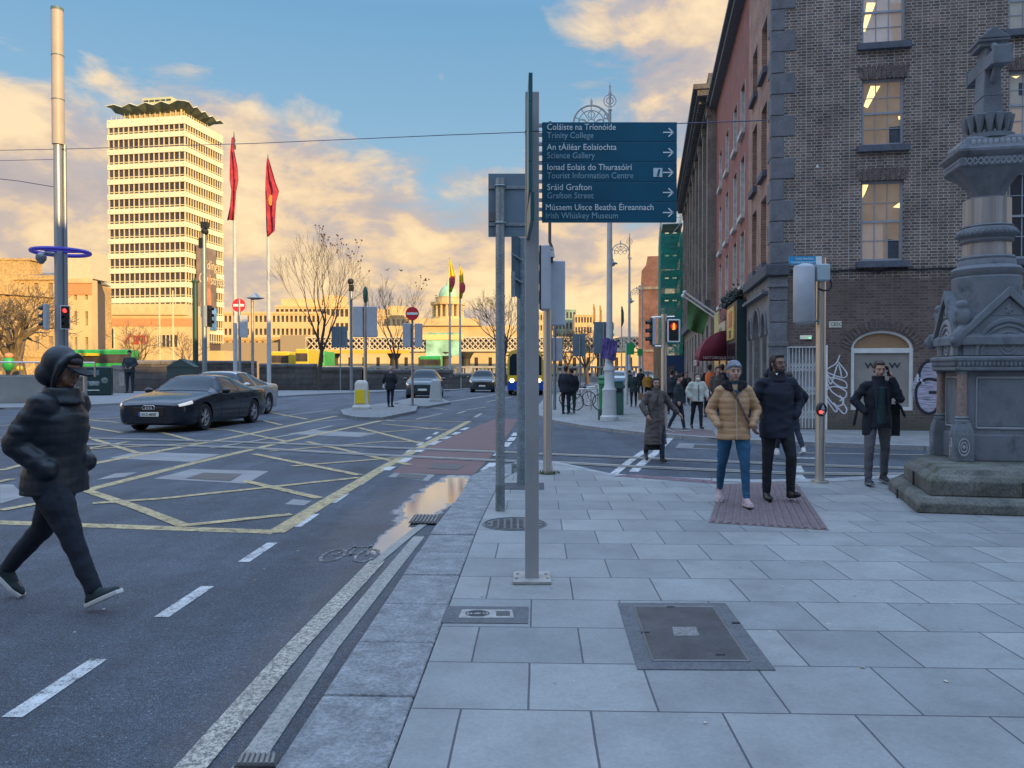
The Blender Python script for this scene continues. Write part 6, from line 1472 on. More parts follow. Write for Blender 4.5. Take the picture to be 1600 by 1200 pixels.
# low wall, handrail, big bin, pillar, stainless bollard at left
wl = MB(); a = G(-60, 631, PZ); c = G(118, 628, PZ); L = (c-a).length
o = empty('low_wall', a, atan2(c.y-a.y, c.x-a.x), 'pale concrete low wall with a steel handrail at the left edge', 'wall'); mb = MB(); mb.bb(0, L, 0, .5, 0, 1.35); mb.build('wall', mat('pale_concrete', (.30, .29, .27), .85, var=.1, scale=1, bump=.3, fine=30), o, bevel=.02)
mb = MB(); mb.tube([(0, .1, 2.05), (L+.9, .1, 2.05)], .04, 8); mb.tube([(L+.9, .1, 2.05), (L+.9, .1, 1.3)], .04, 8)
for i in range(5): mb.tube([(L*i/4-.01, .1, 1.3), (L*i/4-.01, .1, 2.05)], .03, 6)
mb.build('handrail', STAIN, o, smooth=True)
o, b, H = pole('steel_bollard', (133, 628), 577, .10, STAIN, 'stainless bollard beside the dark street bin', 'bollard', n=16)
b = G(156, 617.5, PZ); o = empty('street_bin', b, R(22), 'large dark green compacting street bin left of the stone pillar', 'litter bin'); mb = MB(); mb.box((0, 0, .95), (1.5, 1.2, 1.9)); mb.build('body', mat('bin_dark', (.015, .04, .04), .35, var=.15), o, bevel=.08)
mb = MB(); mb.box((-.3, -.615, 1.5), (.7, .03, .35)); mb.build('hatch', mat('bin_panel', (.08, .16, .17), .4), o, bevel=.03); mb = MB(); mb.box((-.3, -.615, .8), (.7, .02, .3)); mb.build('label', mat('bin_label', (.2, .26, .26), .5, var=.6, scale=6), o); mb = MB(); mb.lathe([(.001, 0), (.2, 0), (.2, .02)], (.35, -.62, 1.0), 12, 'y'); mb.build('emblem', mat('bin_emblem', (.16, .19, .18), .6, var=.5, scale=9), o); mb = MB(); mb.box((-.3, -.62, .35), (.7, .02, .05)); mb.build('reflective_strip', SWHITE, o)
b = G(186.5, 614, PZ); o = empty('stone_pillar', b, 0, 'square granite pillar ending the quay wall beside the bin', 'pillar'); mb = MB(); mb.bb(-.5, .5, 0, .9, 0, 1.7); mb.bb(-.56, .56, -.06, .96, 1.703, 2.05); mb.build('pillar', mat('pillar_granite', (.22, .21, .20), .85, var=.2, scale=2, fine=20), o, bevel=.03)
mb = MB(); mb.bb(.0, .4, -.03, -.002, .5, 1.5); mb.build('utility_door', mat('door_grey', (.30, .29, .27), .7, var=.2, scale=4), o)
mb = MB(); mb.box((0, 0, .55), (2.0, .9, 1.1)); mb.prism([(-1.05, -.5, 1.1), (1.05, -.5, 1.1), (0, -.5, 1.45)], (0, 1.0, 0)); o = mb.build('utility_cabinet', mat('cabinet_dark', (.03, .06, .06), .5)); o.location = put(286, 600, 58); o.scale = (1, 1, 1.75); tag(o, 'dark utility cabinet with a ridged top behind the black saloon', 'cabinet')
# overhead wires
def wire(pts, r, lab):
    mb = MB(); mb.tube(pts, r, 5); o = mb.build('overhead_wire', mat('wire', (.05, .05, .12), .5, var=0), smooth=True); tag(o, lab, 'wire'); return o
wp_ = [(-700, 262, 46), (-60, 236, 40), (97, 233, 38), (400, 224, 34), (700, 211, 30), (835, 206, 28.6), (1060, 193, 25), (1204, 188, 22.2), (1400, 176, 21.4)]
wire([P(*q) for q in wp_], .017, 'long tram wire sagging from the tall mast to the brown brick corner building')
wire([P(-700, 205, 34), P(-40, 275, 37), P(30, 283, 37.6), P(90, 293, 38)], .02, 'short wire running left from the tall mast, above the lower one')
wire([P(-700, 275, 34), P(-40, 252, 37), P(86, 249, 38)], .015, 'short thin wire to the mast just beneath the long tram wire')
# buses beyond the wall on the left bank
def far_bus(px0, px1, y0, y1, Y, m, lab, up=None):
    a = P(px0, y0, Y); c = P(px1, y1, Y); W_ = c.x-a.x; o = empty('double_decker_bus', (a.x, Y, 0), 0, lab, 'bus'); H = a.z
    mb = MB(); mb.bb(0, W_, 0, 2.5 if W_ > 4 else 9, .35, H); mb.build('body', m, o, bevel=.25)
    mb = MB(); mb.bb(.15, W_-.15, -.03, -.002, H*.60, H*.86) ; mb.build('upper_windows', WDK, o); mb = MB(); mb.bb(.15, W_-.15, -.03, -.002, H*.25, H*.5); mb.build('lower_windows', WDK, o)
    mb = MB()
    for x in (W_*.2, W_*.8): mb.lathe([(.001, 0), (.5, 0), (.5, .3)], (x, -.05, .5), 12, 'y')
    mb.each('wheel', SIGBLK, o); return o
BY = mat('bus_yellow', (.62, .46, .03), .4, var=.1); BG = mat('bus_green', (.03, .36, .09), .4, var=.2, scale=1)
far_bus(423, 452, 549, 577, 145, BY, 'double decker bus in yellow by the bridge, nearest the no entry sign'); far_bus(461, 482, 545, 577, 140, BY, 'narrow yellow double decker seen end-on'); far_bus(485, 507, 548, 577, 150, BG, 'green double decker seen behind the flagpole tree')
far_bus(655, 690, 556, 575, 140, BG, 'low green bus crossing the road bridge below the dome'); far_bus(106, 205, 546, 585, 106, BG, 'long green and yellow bus passing behind the dark street bin')
mb = MB(); a = P(107, 541, 105.8); mb.bb(a.x, P(150, 0, 105.8).x, 105.3, 105.95, P(0, 556, 105.8).z, P(0, 552, 105.8).z); o = mb.build('yellow_kiosk_roof', BY); tag(o, 'flat yellow shelter roof in front of the green bus', 'shelter')
mb = MB(); a = P(0, 585, 75); 
for i, (x0, x1, y0, y1, m_) in enumerate(((4, 22, 556, 580, BG), (8, 20, 551, 560, mat('balloon_red', (.8, .3, .15), .4)), (27, 35, 571, 580, BY))):
    mb = MB(); A = P(x0, y0, 85); B = P(x1, y1, 85); mb.sph(((A.x+B.x)/2, 85, (A.z+B.z)/2), (abs(B.x-A.x)/2, .5, abs(A.z-B.z)/2), 14, 10); o = mb.build('stall_balloon' if i < 2 else 'yellow_sack', m_, smooth=True); tag(o, ['green round stall cover behind the low wall at far left', 'orange balloon bobbing over the green stall cover', 'small yellow sack beyond the handrail at far left'][i], 'balloon' if i < 2 else 'sack')
# ============================================================ MONUMENT
MST = mat('monument_stone', (.155, .172, .195), .8, var=.2, scale=2.2, bump=.3, bscale=16, dirt=((.07, .075, .085), 2.2, .55))
MSL = mat('monument_pale', (.27, .285, .31), .75, var=.15, scale=2, bump=.3, bscale=20)
PINK = mat('pink_granite', (.26, .185, .16), .45, var=.15, scale=14, fine=70)
MOSS = mat('step_stone', (.125, .125, .11), .85, var=.3, scale=2.4, bump=.6, bscale=18, fine=40, dirt=((.05, .06, .03), 3, .52))
SHAFT = mat('shaft_marble', (.30, .27, .25), .35, var=.25, scale=1.2, stretch=(9, 9, .25))
def monument():
    o = empty('memorial_fountain', (6.28, 10.0, PZ), -R(11), 'dark stone memorial drinking fountain with pink columns and a carved cross on top', 'monument')
    z = lambda py, Y=9.5: P(0, py, Y).z-PZ
    pl = [(-1.42, -1.66), (-1.23, .15), (-.7, 1.1), (.7, 1.1), (1.23, .15), (1.42, -1.66)]
    def step(k, z0, z1, cy=-.3, bev=.05, nm='step', gaps=True):
        mb = MB(); p = [(x*k, cy+(y-cy)*k) for x, y in pl]; c = [(x*k*(1-bev), cy+(y-cy)*k*(1-bev)) for x, y in pl]
        mb.loft([[(x, y, z0) for x, y in p], [(x, y, z1-.06) for x, y in p], [(x, y, z1) for x, y in c]]); s = mb.build(nm, MOSS, o, bevel=.015)
        if gaps:
            m2 = MB()
            for gx_ in (-.25*k-.05, .62*k): m2.bb(gx_-.006, gx_+.006, p[0][1]-.004, p[0][1]+.3, z0, z1-.055)
            m2.box(((p[0][0]+p[1][0])/2-.004, -.6, (z0+z1-.055)/2), (.02, .012, z1-z0-.055)); m2.build('joint', mat('joint_dark', (.03, .035, .03), .9), s)
        return s
    step(1.0, 0, .17); step(.86, .171, .40, gaps=True); step(.78, .401, .46, gaps=False)
    f = -.86
    # pedestal block
    mb = MB(); mb.bb(-.66, .66, -.66, .66, .46, 1.60); mb.bb(-.70, .70, -.70, .70, .461, .80); mb.build('pedestal', MST, o, bevel=.02)
    mb = MB()
    for rz in range(4):
        mb.M = Matrix.Rotation(rz*pi/2, 4, 'Z'); a, b_, y = .46, .40, -.672
        for p, q in (((-a, 1.0-.12), (a, 1.0-.12)), ((-a, 1.52), (a, 1.52)), ((-a, .88), (-a, 1.52)), ((a, .88), (a, 1.52))): mb.tube([(p[0], y, p[1]), (q[0], y, q[1])], .016, 6)
    mb.build('panel_moulding', MSL, o)
    mb = MB()
    for rz in range(4):
        mb.M = Matrix.Rotation(rz*pi/2, 4, 'Z'); mb.bb(-.43, .43, -.668, -.66, .91, 1.49)
    mb.build('stone_panel', MST, o)
    for sx in (-1, 1):
        for sy in (-1, 1):
            c = (sx*.70, sy*.70)
            mb = MB(); mb.loft([[(c[0]+dx*w, c[1]+dy*w, zz) for dx, dy in ((-1, -1), (1, -1), (1, 1), (-1, 1))] for zz, w in ((.46, .165), (.80, .165), (.86, .15), (.93, .12), (.95, .12))]); b_ = mb.build('column_base', MST, o, bevel=.012)
            mb = MB(); mb.lathe([(.13, .95), (.13, .975), (.10, .99), (.12, 1.01), (.095, 1.03)], (c[0], c[1], 0), 16); mb.build('base_moulding', MST, b_, smooth=True)
            mb = MB()
            for (ax, ay, nx, ny) in ((c[0], c[1]+sy*.167, 0, sy), (c[0]+sx*.167, c[1], sx, 0)):
                for rr in (.085, .05):
                    mb.tube([(ax+(rr*cos(t) if ny else 0), ay+(rr*cos(t) if nx else 0), .64+rr*1.25*sin(t)) for t in [2*pi*i/16 for i in range(17)]], .012, 5)
                mb.sph((ax, ay, .64), .028)
            mb.build('roundel', MSL, b_)
            mb = MB(); mb.cyl((c[0], c[1], 1.03), .085, .53, 18, .08); mb.build('pink_column', PINK, o, smooth=True)
            mb = MB(); mb.lathe([(.085, 1.56), (.10, 1.585), (.09, 1.60)], (c[0], c[1], 0), 16); mb.build('column_capital', MST, o, smooth=True)
    mb = MB(); mb.lathe([(.80, 1.60), (.84, 1.615), (.84, 1.65), (.80, 1.66), (.83, 1.71), (.87, 1.74), (.87, 1.775), (.82, 1.79)], n=4, sq=True); mb.build('entablature', MST, o, bevel=.01)
    mb = MB()
    for rz in range(4):
        mb.M = Matrix.Rotation(rz*pi/2, 4, 'Z')
        for i in range(24): mb.sph((-.80+1.6*(i+.5)/24, -.835, 1.69), (.03, .025, .035), 6, 5)
    mb.build('leaf_frieze', MST, o)
    mb = MB(); mb.bb(-.68, .68, -.68, .68, 1.79, 2.28); mb.build('upper_block', MST, o)
    ap = 2.58
    for rz in range(4):
        Mx = Matrix.Rotation(rz*pi/2, 4, 'Z')
        mb = MB(); mb.M = Mx; y0 = -.78
        mb.prism([(-.70, y0, 1.80), (.70, y0, 1.80), (.70, y0, 2.05), (0, y0, ap-.06), (-.70, y0, 2.05)], (0, .78, 0)); g = mb.build('gable', MST, o)
        mb = MB(); mb.M = Mx
        for sg in (-1, 1):
            mb.prism([(sg*.84, y0-.07, 1.93), (sg*.84, y0-.07, 2.03), (0, y0-.07, ap+.08), (0, y0-.07, ap-.04)], (0, .86, 0))
        mb.build('coping', MST, g, bevel=.012)
        mb = MB(); mb.M = Mx
        for rr, th in ((.50, .035), (.42, .02), (.33, .014)): mb.tube([(rr*cos(t), y0-.01, 1.80+rr*.88*sin(t)) for t in [pi*i/20 for i in range(21)]], th, 6)
        for rr in (.04, .10, .15): mb.tube([(rr*cos(t), y0-.006, 1.96+rr*sin(t)) for t in [2*pi*i/20 for i in range(21)]], .012, 5)
        mb.tube([(-.26, y0-.003, 2.31), (0, y0-.003, 2.50), (.26, y0-.003, 2.31), (-.26, y0-.003, 2.31)], .012, 5); mb.sph((0, y0-.01, 2.37), (.04, .025, .055), 8, 6)
        for i in range(5): t = 2*pi*i/5; mb.sph((.045*cos(t), y0-.01, 2.37+.05*sin(t)), (.02, .02, .02), 6, 5)
        mb.build('carved_arch', MSL if rz == 3 else MST, g, smooth=True)
    for i, (sx, sy) in enumerate(((-1, -1), (1, -1), (1, 1), (-1, 1))):
        mb = MB(); c = V((sx*.84, sy*.84, 2.0)); random.seed(i)
        mb.sph(c, (.10, .10, .11), 12, 9); mb.sph(c+V((sx*.07, sy*.07, -.02)), (.05, .05, .045)); mb.cap(c, V((sx*.66, sy*.66, 2.12)), .085, .12)
        for k in range(4): mb.sph(c+V((random.uniform(-.08, .08), random.uniform(-.08, .08), random.uniform(-.05, .12))), .045, 8, 6)
        mb.sph((sx*.70, sy*.70, 2.30), (.13, .13, .13), 12, 8); mb.sph((sx*.72, sy*.72, 2.44), (.11, .11, .06)); mb.sph((sx*.80, sy*.74, 2.35), .05)
        obj('carved_beast', remesh(mb, .014, 2), MST, o)
    for c_ in kids(o):
        if not c_.name.startswith('step'): c_.scale = (.73, .52, 1)
    k = lambda px: px*10.15/1200
    Z = lambda py: P(0, py, 10.15).z-PZ
    mb = MB(); mb.lathe([(.39, 2.2), (.39, Z(455)), (.40, Z(438)), (.37, Z(435)), (.40, Z(430)), (.41, Z(425)), (.38, Z(421)), (.335, Z(419)), (.33, Z(412)), (.32, Z(410)), (.33, Z(407)), (.31, Z(404))], n=28); mb.build('drum_base', MST, o, smooth=True, sharp=35)
    mb = MB(); mb.lathe([(.285, Z(405)), (.28, Z(382))], n=12); mb.lathe([(.28, Z(358)), (.277, Z(317))], n=12); s = mb.build('shaft', SHAFT, o, smooth=False)
    mb = MB(); mb.lathe([(.29, Z(384)), (.31, Z(381)), (.30, Z(377)), (.345, Z(373)), (.35, Z(368)), (.33, Z(363)), (.30, Z(361)), (.31, Z(359)), (.29, Z(357))], n=28)
    mb.build('shaft_ring', MST, o, smooth=True, sharp=35)
    mb = MB()
    for i in range(34): t = 2*pi*i/34; mb.sph((.345*cos(t), .345*sin(t), Z(370)), (.022, .022, .03), 6, 5)
    mb.build('rope_beads', MST, o)
    # fluted capital: round to square
    rings = []; n = 48
    for zz, r, sq in ((Z(319), .30, 0), (Z(316), .31, 0), (Z(312), .285, 0), (Z(300), .33, .15), (Z(286), .43, .5), (Z(273), .55, 1)):
        ring = []
        for i in range(n):
            t = 2*pi*i/n; c_, s_ = cos(t), sin(t); m = max(abs(c_), abs(s_)); rad = r*((1-sq)+sq/m*1.0); fl = 1+.045*(1 if i % 3 == 0 else -.4)*(zz > Z(310)); ring.append((rad*c_*fl, rad*s_*fl, zz))
        rings.append(ring)
    mb = MB(); mb.loft(rings); mb.build('fluted_capital', MST, o, smooth=True, sharp=30)
    mb = MB(); mb.lathe([(.55, Z(273)), (.60, Z(270)), (.60, Z(258)), (.57, Z(257)), (.62, Z(253)), (.66, Z(249)), (.66, Z(245)), (.60, Z(243)), (.53, Z(236)), (.50, Z(228)), (.44, Z(224))], n=4, sq=True); mb.build('abacus', MST, o)
    mb = MB()
    for rz in range(4):
        mb.M = Matrix.Rotation(rz*pi/2, 4, 'Z')
        for i in range(12):
            x = -.55+1.1*(i+.5)/12
            for sg in (-1, 1): mb.box((x, -.605, Z(264)), (.016, .02, .12), ry=sg*R(45))
        for i in range(9): mb.sph((-.42+.84*(i+.5)/9, -.54, Z(236)), (.045, .03, .05), 6, 5)
    mb.each('strapwork', MSL, o)
    mb = MB(); mb.lathe([(.38, Z(226)), (.38, Z(219)), (.24, Z(218)), (.24, Z(192)), (.20, Z(190))], n=24)
    for i in range(14):
        t = 2*pi*i/14; mb.lathe([(.022, Z(218)), (.05, Z(205)), (.075, Z(193)), (.08, Z(190)), (.06, Z(189))], (.30*cos(t), .30*sin(t), 0), 8)
        mb.sph((.33*cos(t+.22), .33*sin(t+.22), Z(217)), .02, 6, 5)
    mb.build('leaf_crown', MST, o, smooth=True)
    for c_ in kids(o):
        if c_.name.split('.')[0] in ('fluted_capital', 'abacus', 'strapwork'): c_.scale = (.70, .52, 1)
        if c_.name.startswith('leaf_crown'): c_.scale = (.82, .72, 1)
    for c_ in kids(o):
        if c_.name.split('.')[0] in ('drum_base', 'shaft', 'shaft_ring', 'rope_beads', 'fluted_capital', 'abacus', 'strapwork', 'leaf_crown'): c_.location.x -= .11
    # cross, its arms running towards and away from the viewer
    mb = MB(); zc = Z(112)
    mb.loft([[(sx*w, sy*d, zz) for sx, sy in ((-1, -1), (1, -1), (1, 1), (-1, 1))] for zz, w, d in ((Z(193), .17, .22), (Z(188), .115, .17), (Z(75), .085, .13))])
    mb.box((0, 0, zc), (.20, .84, .17)); mb.box((0, -.43, zc+.005), (.22, .05, .235)); mb.box((0, .43, zc+.005), (.22, .05, .235))
    mb.tube([(0, .27*cos(t), zc+.27*sin(t)) for t in [2*pi*i/28 for i in range(29)]], .045, 8, flat=1.0)
    mb.lathe([(.16, Z(86)), (.16, Z(80)), (.19, Z(79)), (.19, Z(75))], n=4, sq=True)
    mb.prism([(-.19, -.2, Z(75)), (.19, -.2, Z(75)), (0, -.2, Z(57))], (0, .4, 0)); mb.box((0, 0, Z(160)), (.235, .33, .03)); mb.sph((0, 0, Z(56)), .035)
    mb.build('carved_cross', MST, o, bevel=.012).location.x = -.11
monument()
# ============================================================ TREES
BARK = mat('plane_bark', (.085, .07, .06), .85, var=.3, scale=5, bump=.4, bscale=10); BARKL = mat('sunny_bark', (.16, .12, .075), .85, var=.25, scale=3)
def tree(base, H, spread, seed, label, trunk_h=.33, levels=6, r0=.17, leaves=0, m=None, lean=0, twig=.012, kids_n=(2, 3), name='bare_tree', up=.35):
    rnd = random.Random(seed); o = empty(name, base, 0, label, 'tree'); tr = MB(); cr = MB(); tips = []
    def grow(p, d, L, r, lv, mb):
        n = 4; pts = [p]; q = p; dd = d.copy()
        for i in range(n):
            dd = (dd+V((rnd.uniform(-1, 1), rnd.uniform(-1, 1), rnd.uniform(-.3, .8)*up))*.13).normalized(); q = q+dd*L/n; pts.append(q)
        r1 = max(twig*.6, r*(.80 if lv == 0 else .62)); mb.tube(pts, [r+(r1-r)*i/n for i in range(n+1)], 8 if lv < 2 else (5 if lv < 4 else 3), cap=lv < 2)
        if lv >= levels: tips.append(q); return
        k = rnd.randint(*kids_n) + (2 if lv == 0 else 0)
        for j in range(k):
            a = 2*pi*(j+rnd.random()*.7)/k; el = rnd.uniform(.38, .85)*spread
            side = dd.orthogonal().normalized(); side.rotate(Matrix.Rotation(a, 3, dd)); nd = (dd*cos(el)+side*sin(el)); nd.z += .12*up; nd.normalize()
            st_ = pts[-1] if (j == 0 or lv == 0) else pts[rnd.randint(2, n)]
            grow(st_, nd, L*rnd.uniform(.66, .86)*(1 if lv else 1.15), r1*(.9 if j == 0 else rnd.uniform(.55, .75)), lv+1, cr)
    grow(V((0, 0, 0)), V((lean, 0, 1)).normalized(), H*trunk_h, r0, 0, tr)
    tr.build('trunk', m or BARK, o, smooth=True, fixn=False); c = cr.build('crown', m or BARK, o, fixn=False)
    zs = [p.z for p in tips]; k = H/max(zs); o.scale = (k, k, k)
    if leaves:
        mb = MB(); rnd.shuffle(tips)
        tips.sort(key=lambda p: -p.z-p.x*.6+rnd.random()*3)
        for p in tips[:leaves]:
            for _ in range(2):
                a = V((rnd.uniform(-1, 1), rnd.uniform(-1, 1), rnd.uniform(-1, 1))).normalized()*.11/k; b = a.orthogonal().normalized()*.08/k; mb.add([p+a, p+b, p-a, p-b], [(0, 1, 2, 3)])
        mb.build('leaves', mat('dead_leaf', (.10, .045, .03), .8, var=.4, scale=3), o, fixn=False)
    return o
def tp_(px, base, top, **k):
    b = G(px, base, PZ); return tree(b, P(px, top, b.y).z-PZ, **k)
tp_(499, 610, 358, up=.9, spread=.62, seed=9, label='bare plane tree with a few brown leaves, nearest the flagpoles', leaves=45, r0=.22, levels=6, trunk_h=.26, twig=.016, kids_n=(2, 3))
tp_(623, 607, 418, up=.8, spread=.60, seed=12, label='slender bare tree behind the no entry sign on the island', leaves=10, r0=.18, levels=6, trunk_h=.30, twig=.02)
tp_(789, 603, 446, up=.6, spread=.75, seed=21, label='dense bare tree beside the coach', leaves=0, r0=.28, levels=6, trunk_h=.25, twig=.03, name='bare_tree')
b = put(918, 600, 95); tree(b, P(0, 505, 95).z, .95, 31, 'small dark bare tree behind the grey sign backs', levels=6, r0=.3, trunk_h=.3, twig=.04)
b = put(884, 600, 100); tree(b, P(0, 512, 100).z, .95, 37, 'dark bare tree behind the signal pole, left of the sign backs', levels=6, r0=.3, trunk_h=.3, twig=.04)
b = put(25, 600, 88); tree(b, P(0, 440, 88).z, 1.0, 44, 'spreading sunlit bare tree with a forked trunk at far left', levels=7, r0=.75, trunk_h=.16, twig=.03, m=BARKL, lean=.1)
b = put(215, 600, 108); tree(b, P(0, 500, 108).z, .9, 51, 'bare street tree before the red lettering', levels=6, r0=.3, trunk_h=.25, twig=.03, m=BARKL)
b = put(292, 600, 112); tree(b, P(0, 512, 112).z, .8, 57, 'bare street tree in front of the tower podium', levels=6, r0=.25, trunk_h=.28, twig=.03, m=BARKL)
for i, (px_, top) in enumerate(((250, 450), (271, 455))):
    b = put(px_, 600, 110); mb = MB(); mb.cyl((0, 0, 0), .16, P(0, top, 110).z, 8, .09); o = mb.build('bare_flagpole', MULL); o.location = b; tag(o, ['bare pale flagpole before the hall lettering', 'bare pale flagpole nearer the tower corner'][i], 'flagpole')
# birds
for i, (x, y) in enumerate(((605, 422), (627, 423), (665, 438))):
    p = P(x, y, 60); s = .28; mb = MB(); mb.sph((0, 0, 0), (.10, .22, .08), 8, 6)
    for sg in (-1, 1): mb.prism([(0, -.1, .02), (0, .12, .02), (sg*.45, .15, .16+.05*i % .1), (sg*.4, 0, .15)], (0, 0, .02))
    o = mb.build('bird', SIGBLK); o.location = p; o.scale = (.55, .55, .55); o.rotation_euler = (0, .3*(i % 3-1), i); tag(o, ['dark bird flying above the slender bare tree, left of two', 'dark bird flying above the slender bare tree, right of two', 'dark bird flying nearest the no entry disc', 'dark bird near the plane tree crown', 'dark bird farther right of the plane tree crown', 'pale speck of a bird high beside the tower'][i], 'bird')
# ============================================================ VEHICLES
def cr_(keys, t):          # Catmull-Rom over (t, values...) keys
    n = len(keys)
    if t <= keys[0][0]: return keys[0][1:]
    if t >= keys[-1][0]: return keys[-1][1:]
    i = max(k for k in range(n-1) if keys[k][0] <= t); b, c = keys[i], keys[i+1]; a = keys[max(i-1, 0)]; d = keys[min(i+2, n-1)]
    u = (t-b[0])/(c[0]-b[0]); out = []
    for j in range(1, len(b)):
        m0 = (c[j]-a[j])/max(1e-6, c[0]-a[0])*(c[0]-b[0]); m1 = (d[j]-b[j])/max(1e-6, d[0]-b[0])*(c[0]-b[0])
        if (c[j]-b[j])*(b[j]-a[j]) <= 0: m0 = 0 if i else m0
        if (d[j]-c[j])*(c[j]-b[j]) <= 0: m1 = 0
        out.append((2*u**3-3*u*u+1)*b[j]+(u**3-2*u*u+u)*m0+(-2*u**3+3*u*u)*c[j]+(u**3-u*u)*m1)
    return out
GLS = mat('car_glass', (.010, .024, .036), .06, var=0, spec=.28); TYRE = mat('tyre', (.012, .012, .014), .8, var=.1); RIM = mat('alloy', (.34, .35, .37), .3, metal=.2, var=0)
HLM = mat('headlamp', (.6, .6, .6), .15, var=0, emit=((1, .85, .6), .25)); HLO = mat('headlamp_clear', (.42, .44, .46), .12, var=.3, scale=20); BLKP = mat('black_plastic', (.012, .013, .015), .45, var=0); PLT = mat('number_plate', (.75, .75, .70), .4, var=0); CHR = mat('chrome', (.7, .7, .7), .12, metal=1, var=0)
def car(name, label, L, Wd, H, keys, wy, wr, paint, glass_t, sc=1, loc=(0, 0, 0), rz=0, plate='', rings=False, lit=True, roof=None, NT_=64, cat='car', hl=(.012, .085), grille=True, rimf=.68):
    """front at -y. keys: (t, zbottom, halfwidth, zbelt, wroof, zroofedge, ztop)"""
    o = empty(name, loc, rz, label, cat, sc=sc); NS = 7*4
    def half(t):
        zb, wm, zbl, wr_, zr, zt = cr_(keys, t)
        pts = [(0, zb), (wm*.84, zb), (wm*.965, zb+.09), (wm, zb+(zbl-zb)*.55), (wm*.972, zbl), (wr_, zr), (wr_*.62, zt-.012), (0, zt)]
        out = []
        for s in range(NS+1):
            u = s/4; i = min(int(u), 6); f = u-i; a = pts[max(i-1, 0)] if i else (-pts[1][0], pts[1][1]); b = pts[i]; c = pts[i+1]; d = pts[i+2] if i < 6 else (-pts[6][0], pts[6][1])
            q = []
            for j in (0, 1):
                m0 = (c[j]-a[j])*.32; m1 = (d[j]-b[j])*.32
                q.append((2*f**3-3*f*f+1)*b[j]+(f**3-2*f*f+f)*m0+(-2*f**3+3*f*f)*c[j]+(f**3-f*f)*m1)
            out.append((max(0, q[0]), q[1]))
        return out
    ts = [0.5-.5*cos(pi*i/NT_) for i in range(NT_+1)]; ts = [.35*a+.65*i/NT_ for i, a in enumerate(ts)]
    Hs = [half(t) for t in ts]; ys = [-L/2+L*t for t in ts]
    mb = MB(); rings_ = []
    for h, y in zip(Hs, ys): rings_.append([V((x, y, z)) for x, z in h]+[V((-x, y, z)) for x, z in h[-2:0:-1]])
    mb.loft(rings_); bd = mb.build('body', paint, None)
    cut = MB()
    for y in wy:
        for sx in (-1, 1): cut.tube([(sx*(Wd/2+.2), y, wr), (sx*(Wd/2-.30), y, wr)], wr+.045, 28)
    co = cut.build('cut', None); bm_ = bd.modifiers.new('b', 'BOOLEAN'); bm_.object = co; bm_.operation = 'DIFFERENCE'; bm_.solver = 'EXACT'
    dg = bpy.context.evaluated_depsgraph_get(); me = bpy.data.meshes.new_from_object(bd.evaluated_get(dg)); bpy.data.objects.remove(bd); bpy.data.objects.remove(co)
    for p in me.polygons: p.use_smooth = True
    me.set_sharp_from_angle(angle=R(32)); bd = obj('body', me, paint, o)
    def patch(nm, cond, m, off=.006, par=None, both=True):
        if both is True and nm in ('side_window', 'headlight', 'tail_light'): patch(nm, cond, m, off, par, 1); patch(nm, cond, m, off, par, -1); return
        mb = MB()
        for i in range(NT_):
            for sgn in ((1, -1) if both is True else (both,)):
                for s in range(NS):
                    tm = (ts[i]+ts[i+1])/2; sm = (s+.5)/4
                    pm = V((0, 0, (Hs[i][s][1]+Hs[i+1][s+1][1])/2))
                    if not cond(tm, sm, (Hs[i][s][0]+Hs[i+1][s+1][0])/2, pm.z): continue
                    q = [V((sgn*Hs[i][s][0], ys[i], Hs[i][s][1])), V((sgn*Hs[i+1][s][0], ys[i+1], Hs[i+1][s][1])), V((sgn*Hs[i+1][s+1][0], ys[i+1], Hs[i+1][s+1][1])), V((sgn*Hs[i][s+1][0], ys[i], Hs[i][s+1][1]))]
                    n = (q[2]-q[0]).cross(q[3]-q[1]); 
                    if n.length < 1e-9: continue
                    n.normalize(); c = sum(q, V())/4-V((0, 0, H*.45))
                    if n.dot(V((c.x, 0, c.z if sm > 5 else 0))) < 0: n = -n
                    mb.add([v+n*off for v in q], [(0, 1, 2, 3)])
        if not mb.f: return None
        import bmesh
        me = mb.mesh(nm); bm = bmesh.new(); bm.from_mesh(me); bmesh.ops.remove_doubles(bm, verts=bm.verts, dist=off*1.2); bmesh.ops.recalc_face_normals(bm, faces=bm.faces); bm.to_mesh(me); bm.free()
        for p in me.polygons: p.use_smooth = True
        return obj(nm, me, m, par or o)
    g0, g1, g2, g3 = glass_t     # cowl, windscreen top, rear screen top, rear screen bottom
    zbl = lambda t: cr_(keys, t)[2]
    patch('windscreen', lambda t, s, x, z: g0+.008 < t < g1-.008 and s > 5.05, GLS, .008)
    patch('rear_window', lambda t, s, x, z: g2+.008 < t < g3-.012 and s > 5.3, GLS, .008)
    mid = (g1+g2)/2+.01
    for a, b_ in ((g0+.06, mid-.006), (mid+.006, g2+.055)):
        patch('side_window', lambda t, s, x, z, a=a, b_=b_: a < t < b_ and 4.12 < s < 4.88 and (cr_(keys, t)[4]-zbl(t)) > .14, GLS, .008)
    if roof: patch('roof_panel', lambda t, s, x, z: g1+.01 < t < g2-.01 and s > 5.4, GLS, .006)
    for sg in (1,):
        patch('headlight', lambda t, s, x, z: hl[0] < t < hl[1] and 3.72 < s < 4.3, HLM if lit else HLO, .007)
    patch('tail_light', lambda t, s, x, z: t > .965 and 3.4 < s < 4.2, mat('tail_red', (.25, .01, .01), .2, var=0), .008)
    zb, wm, zbf, *_ = cr_(keys, 0.0); yf = -L/2
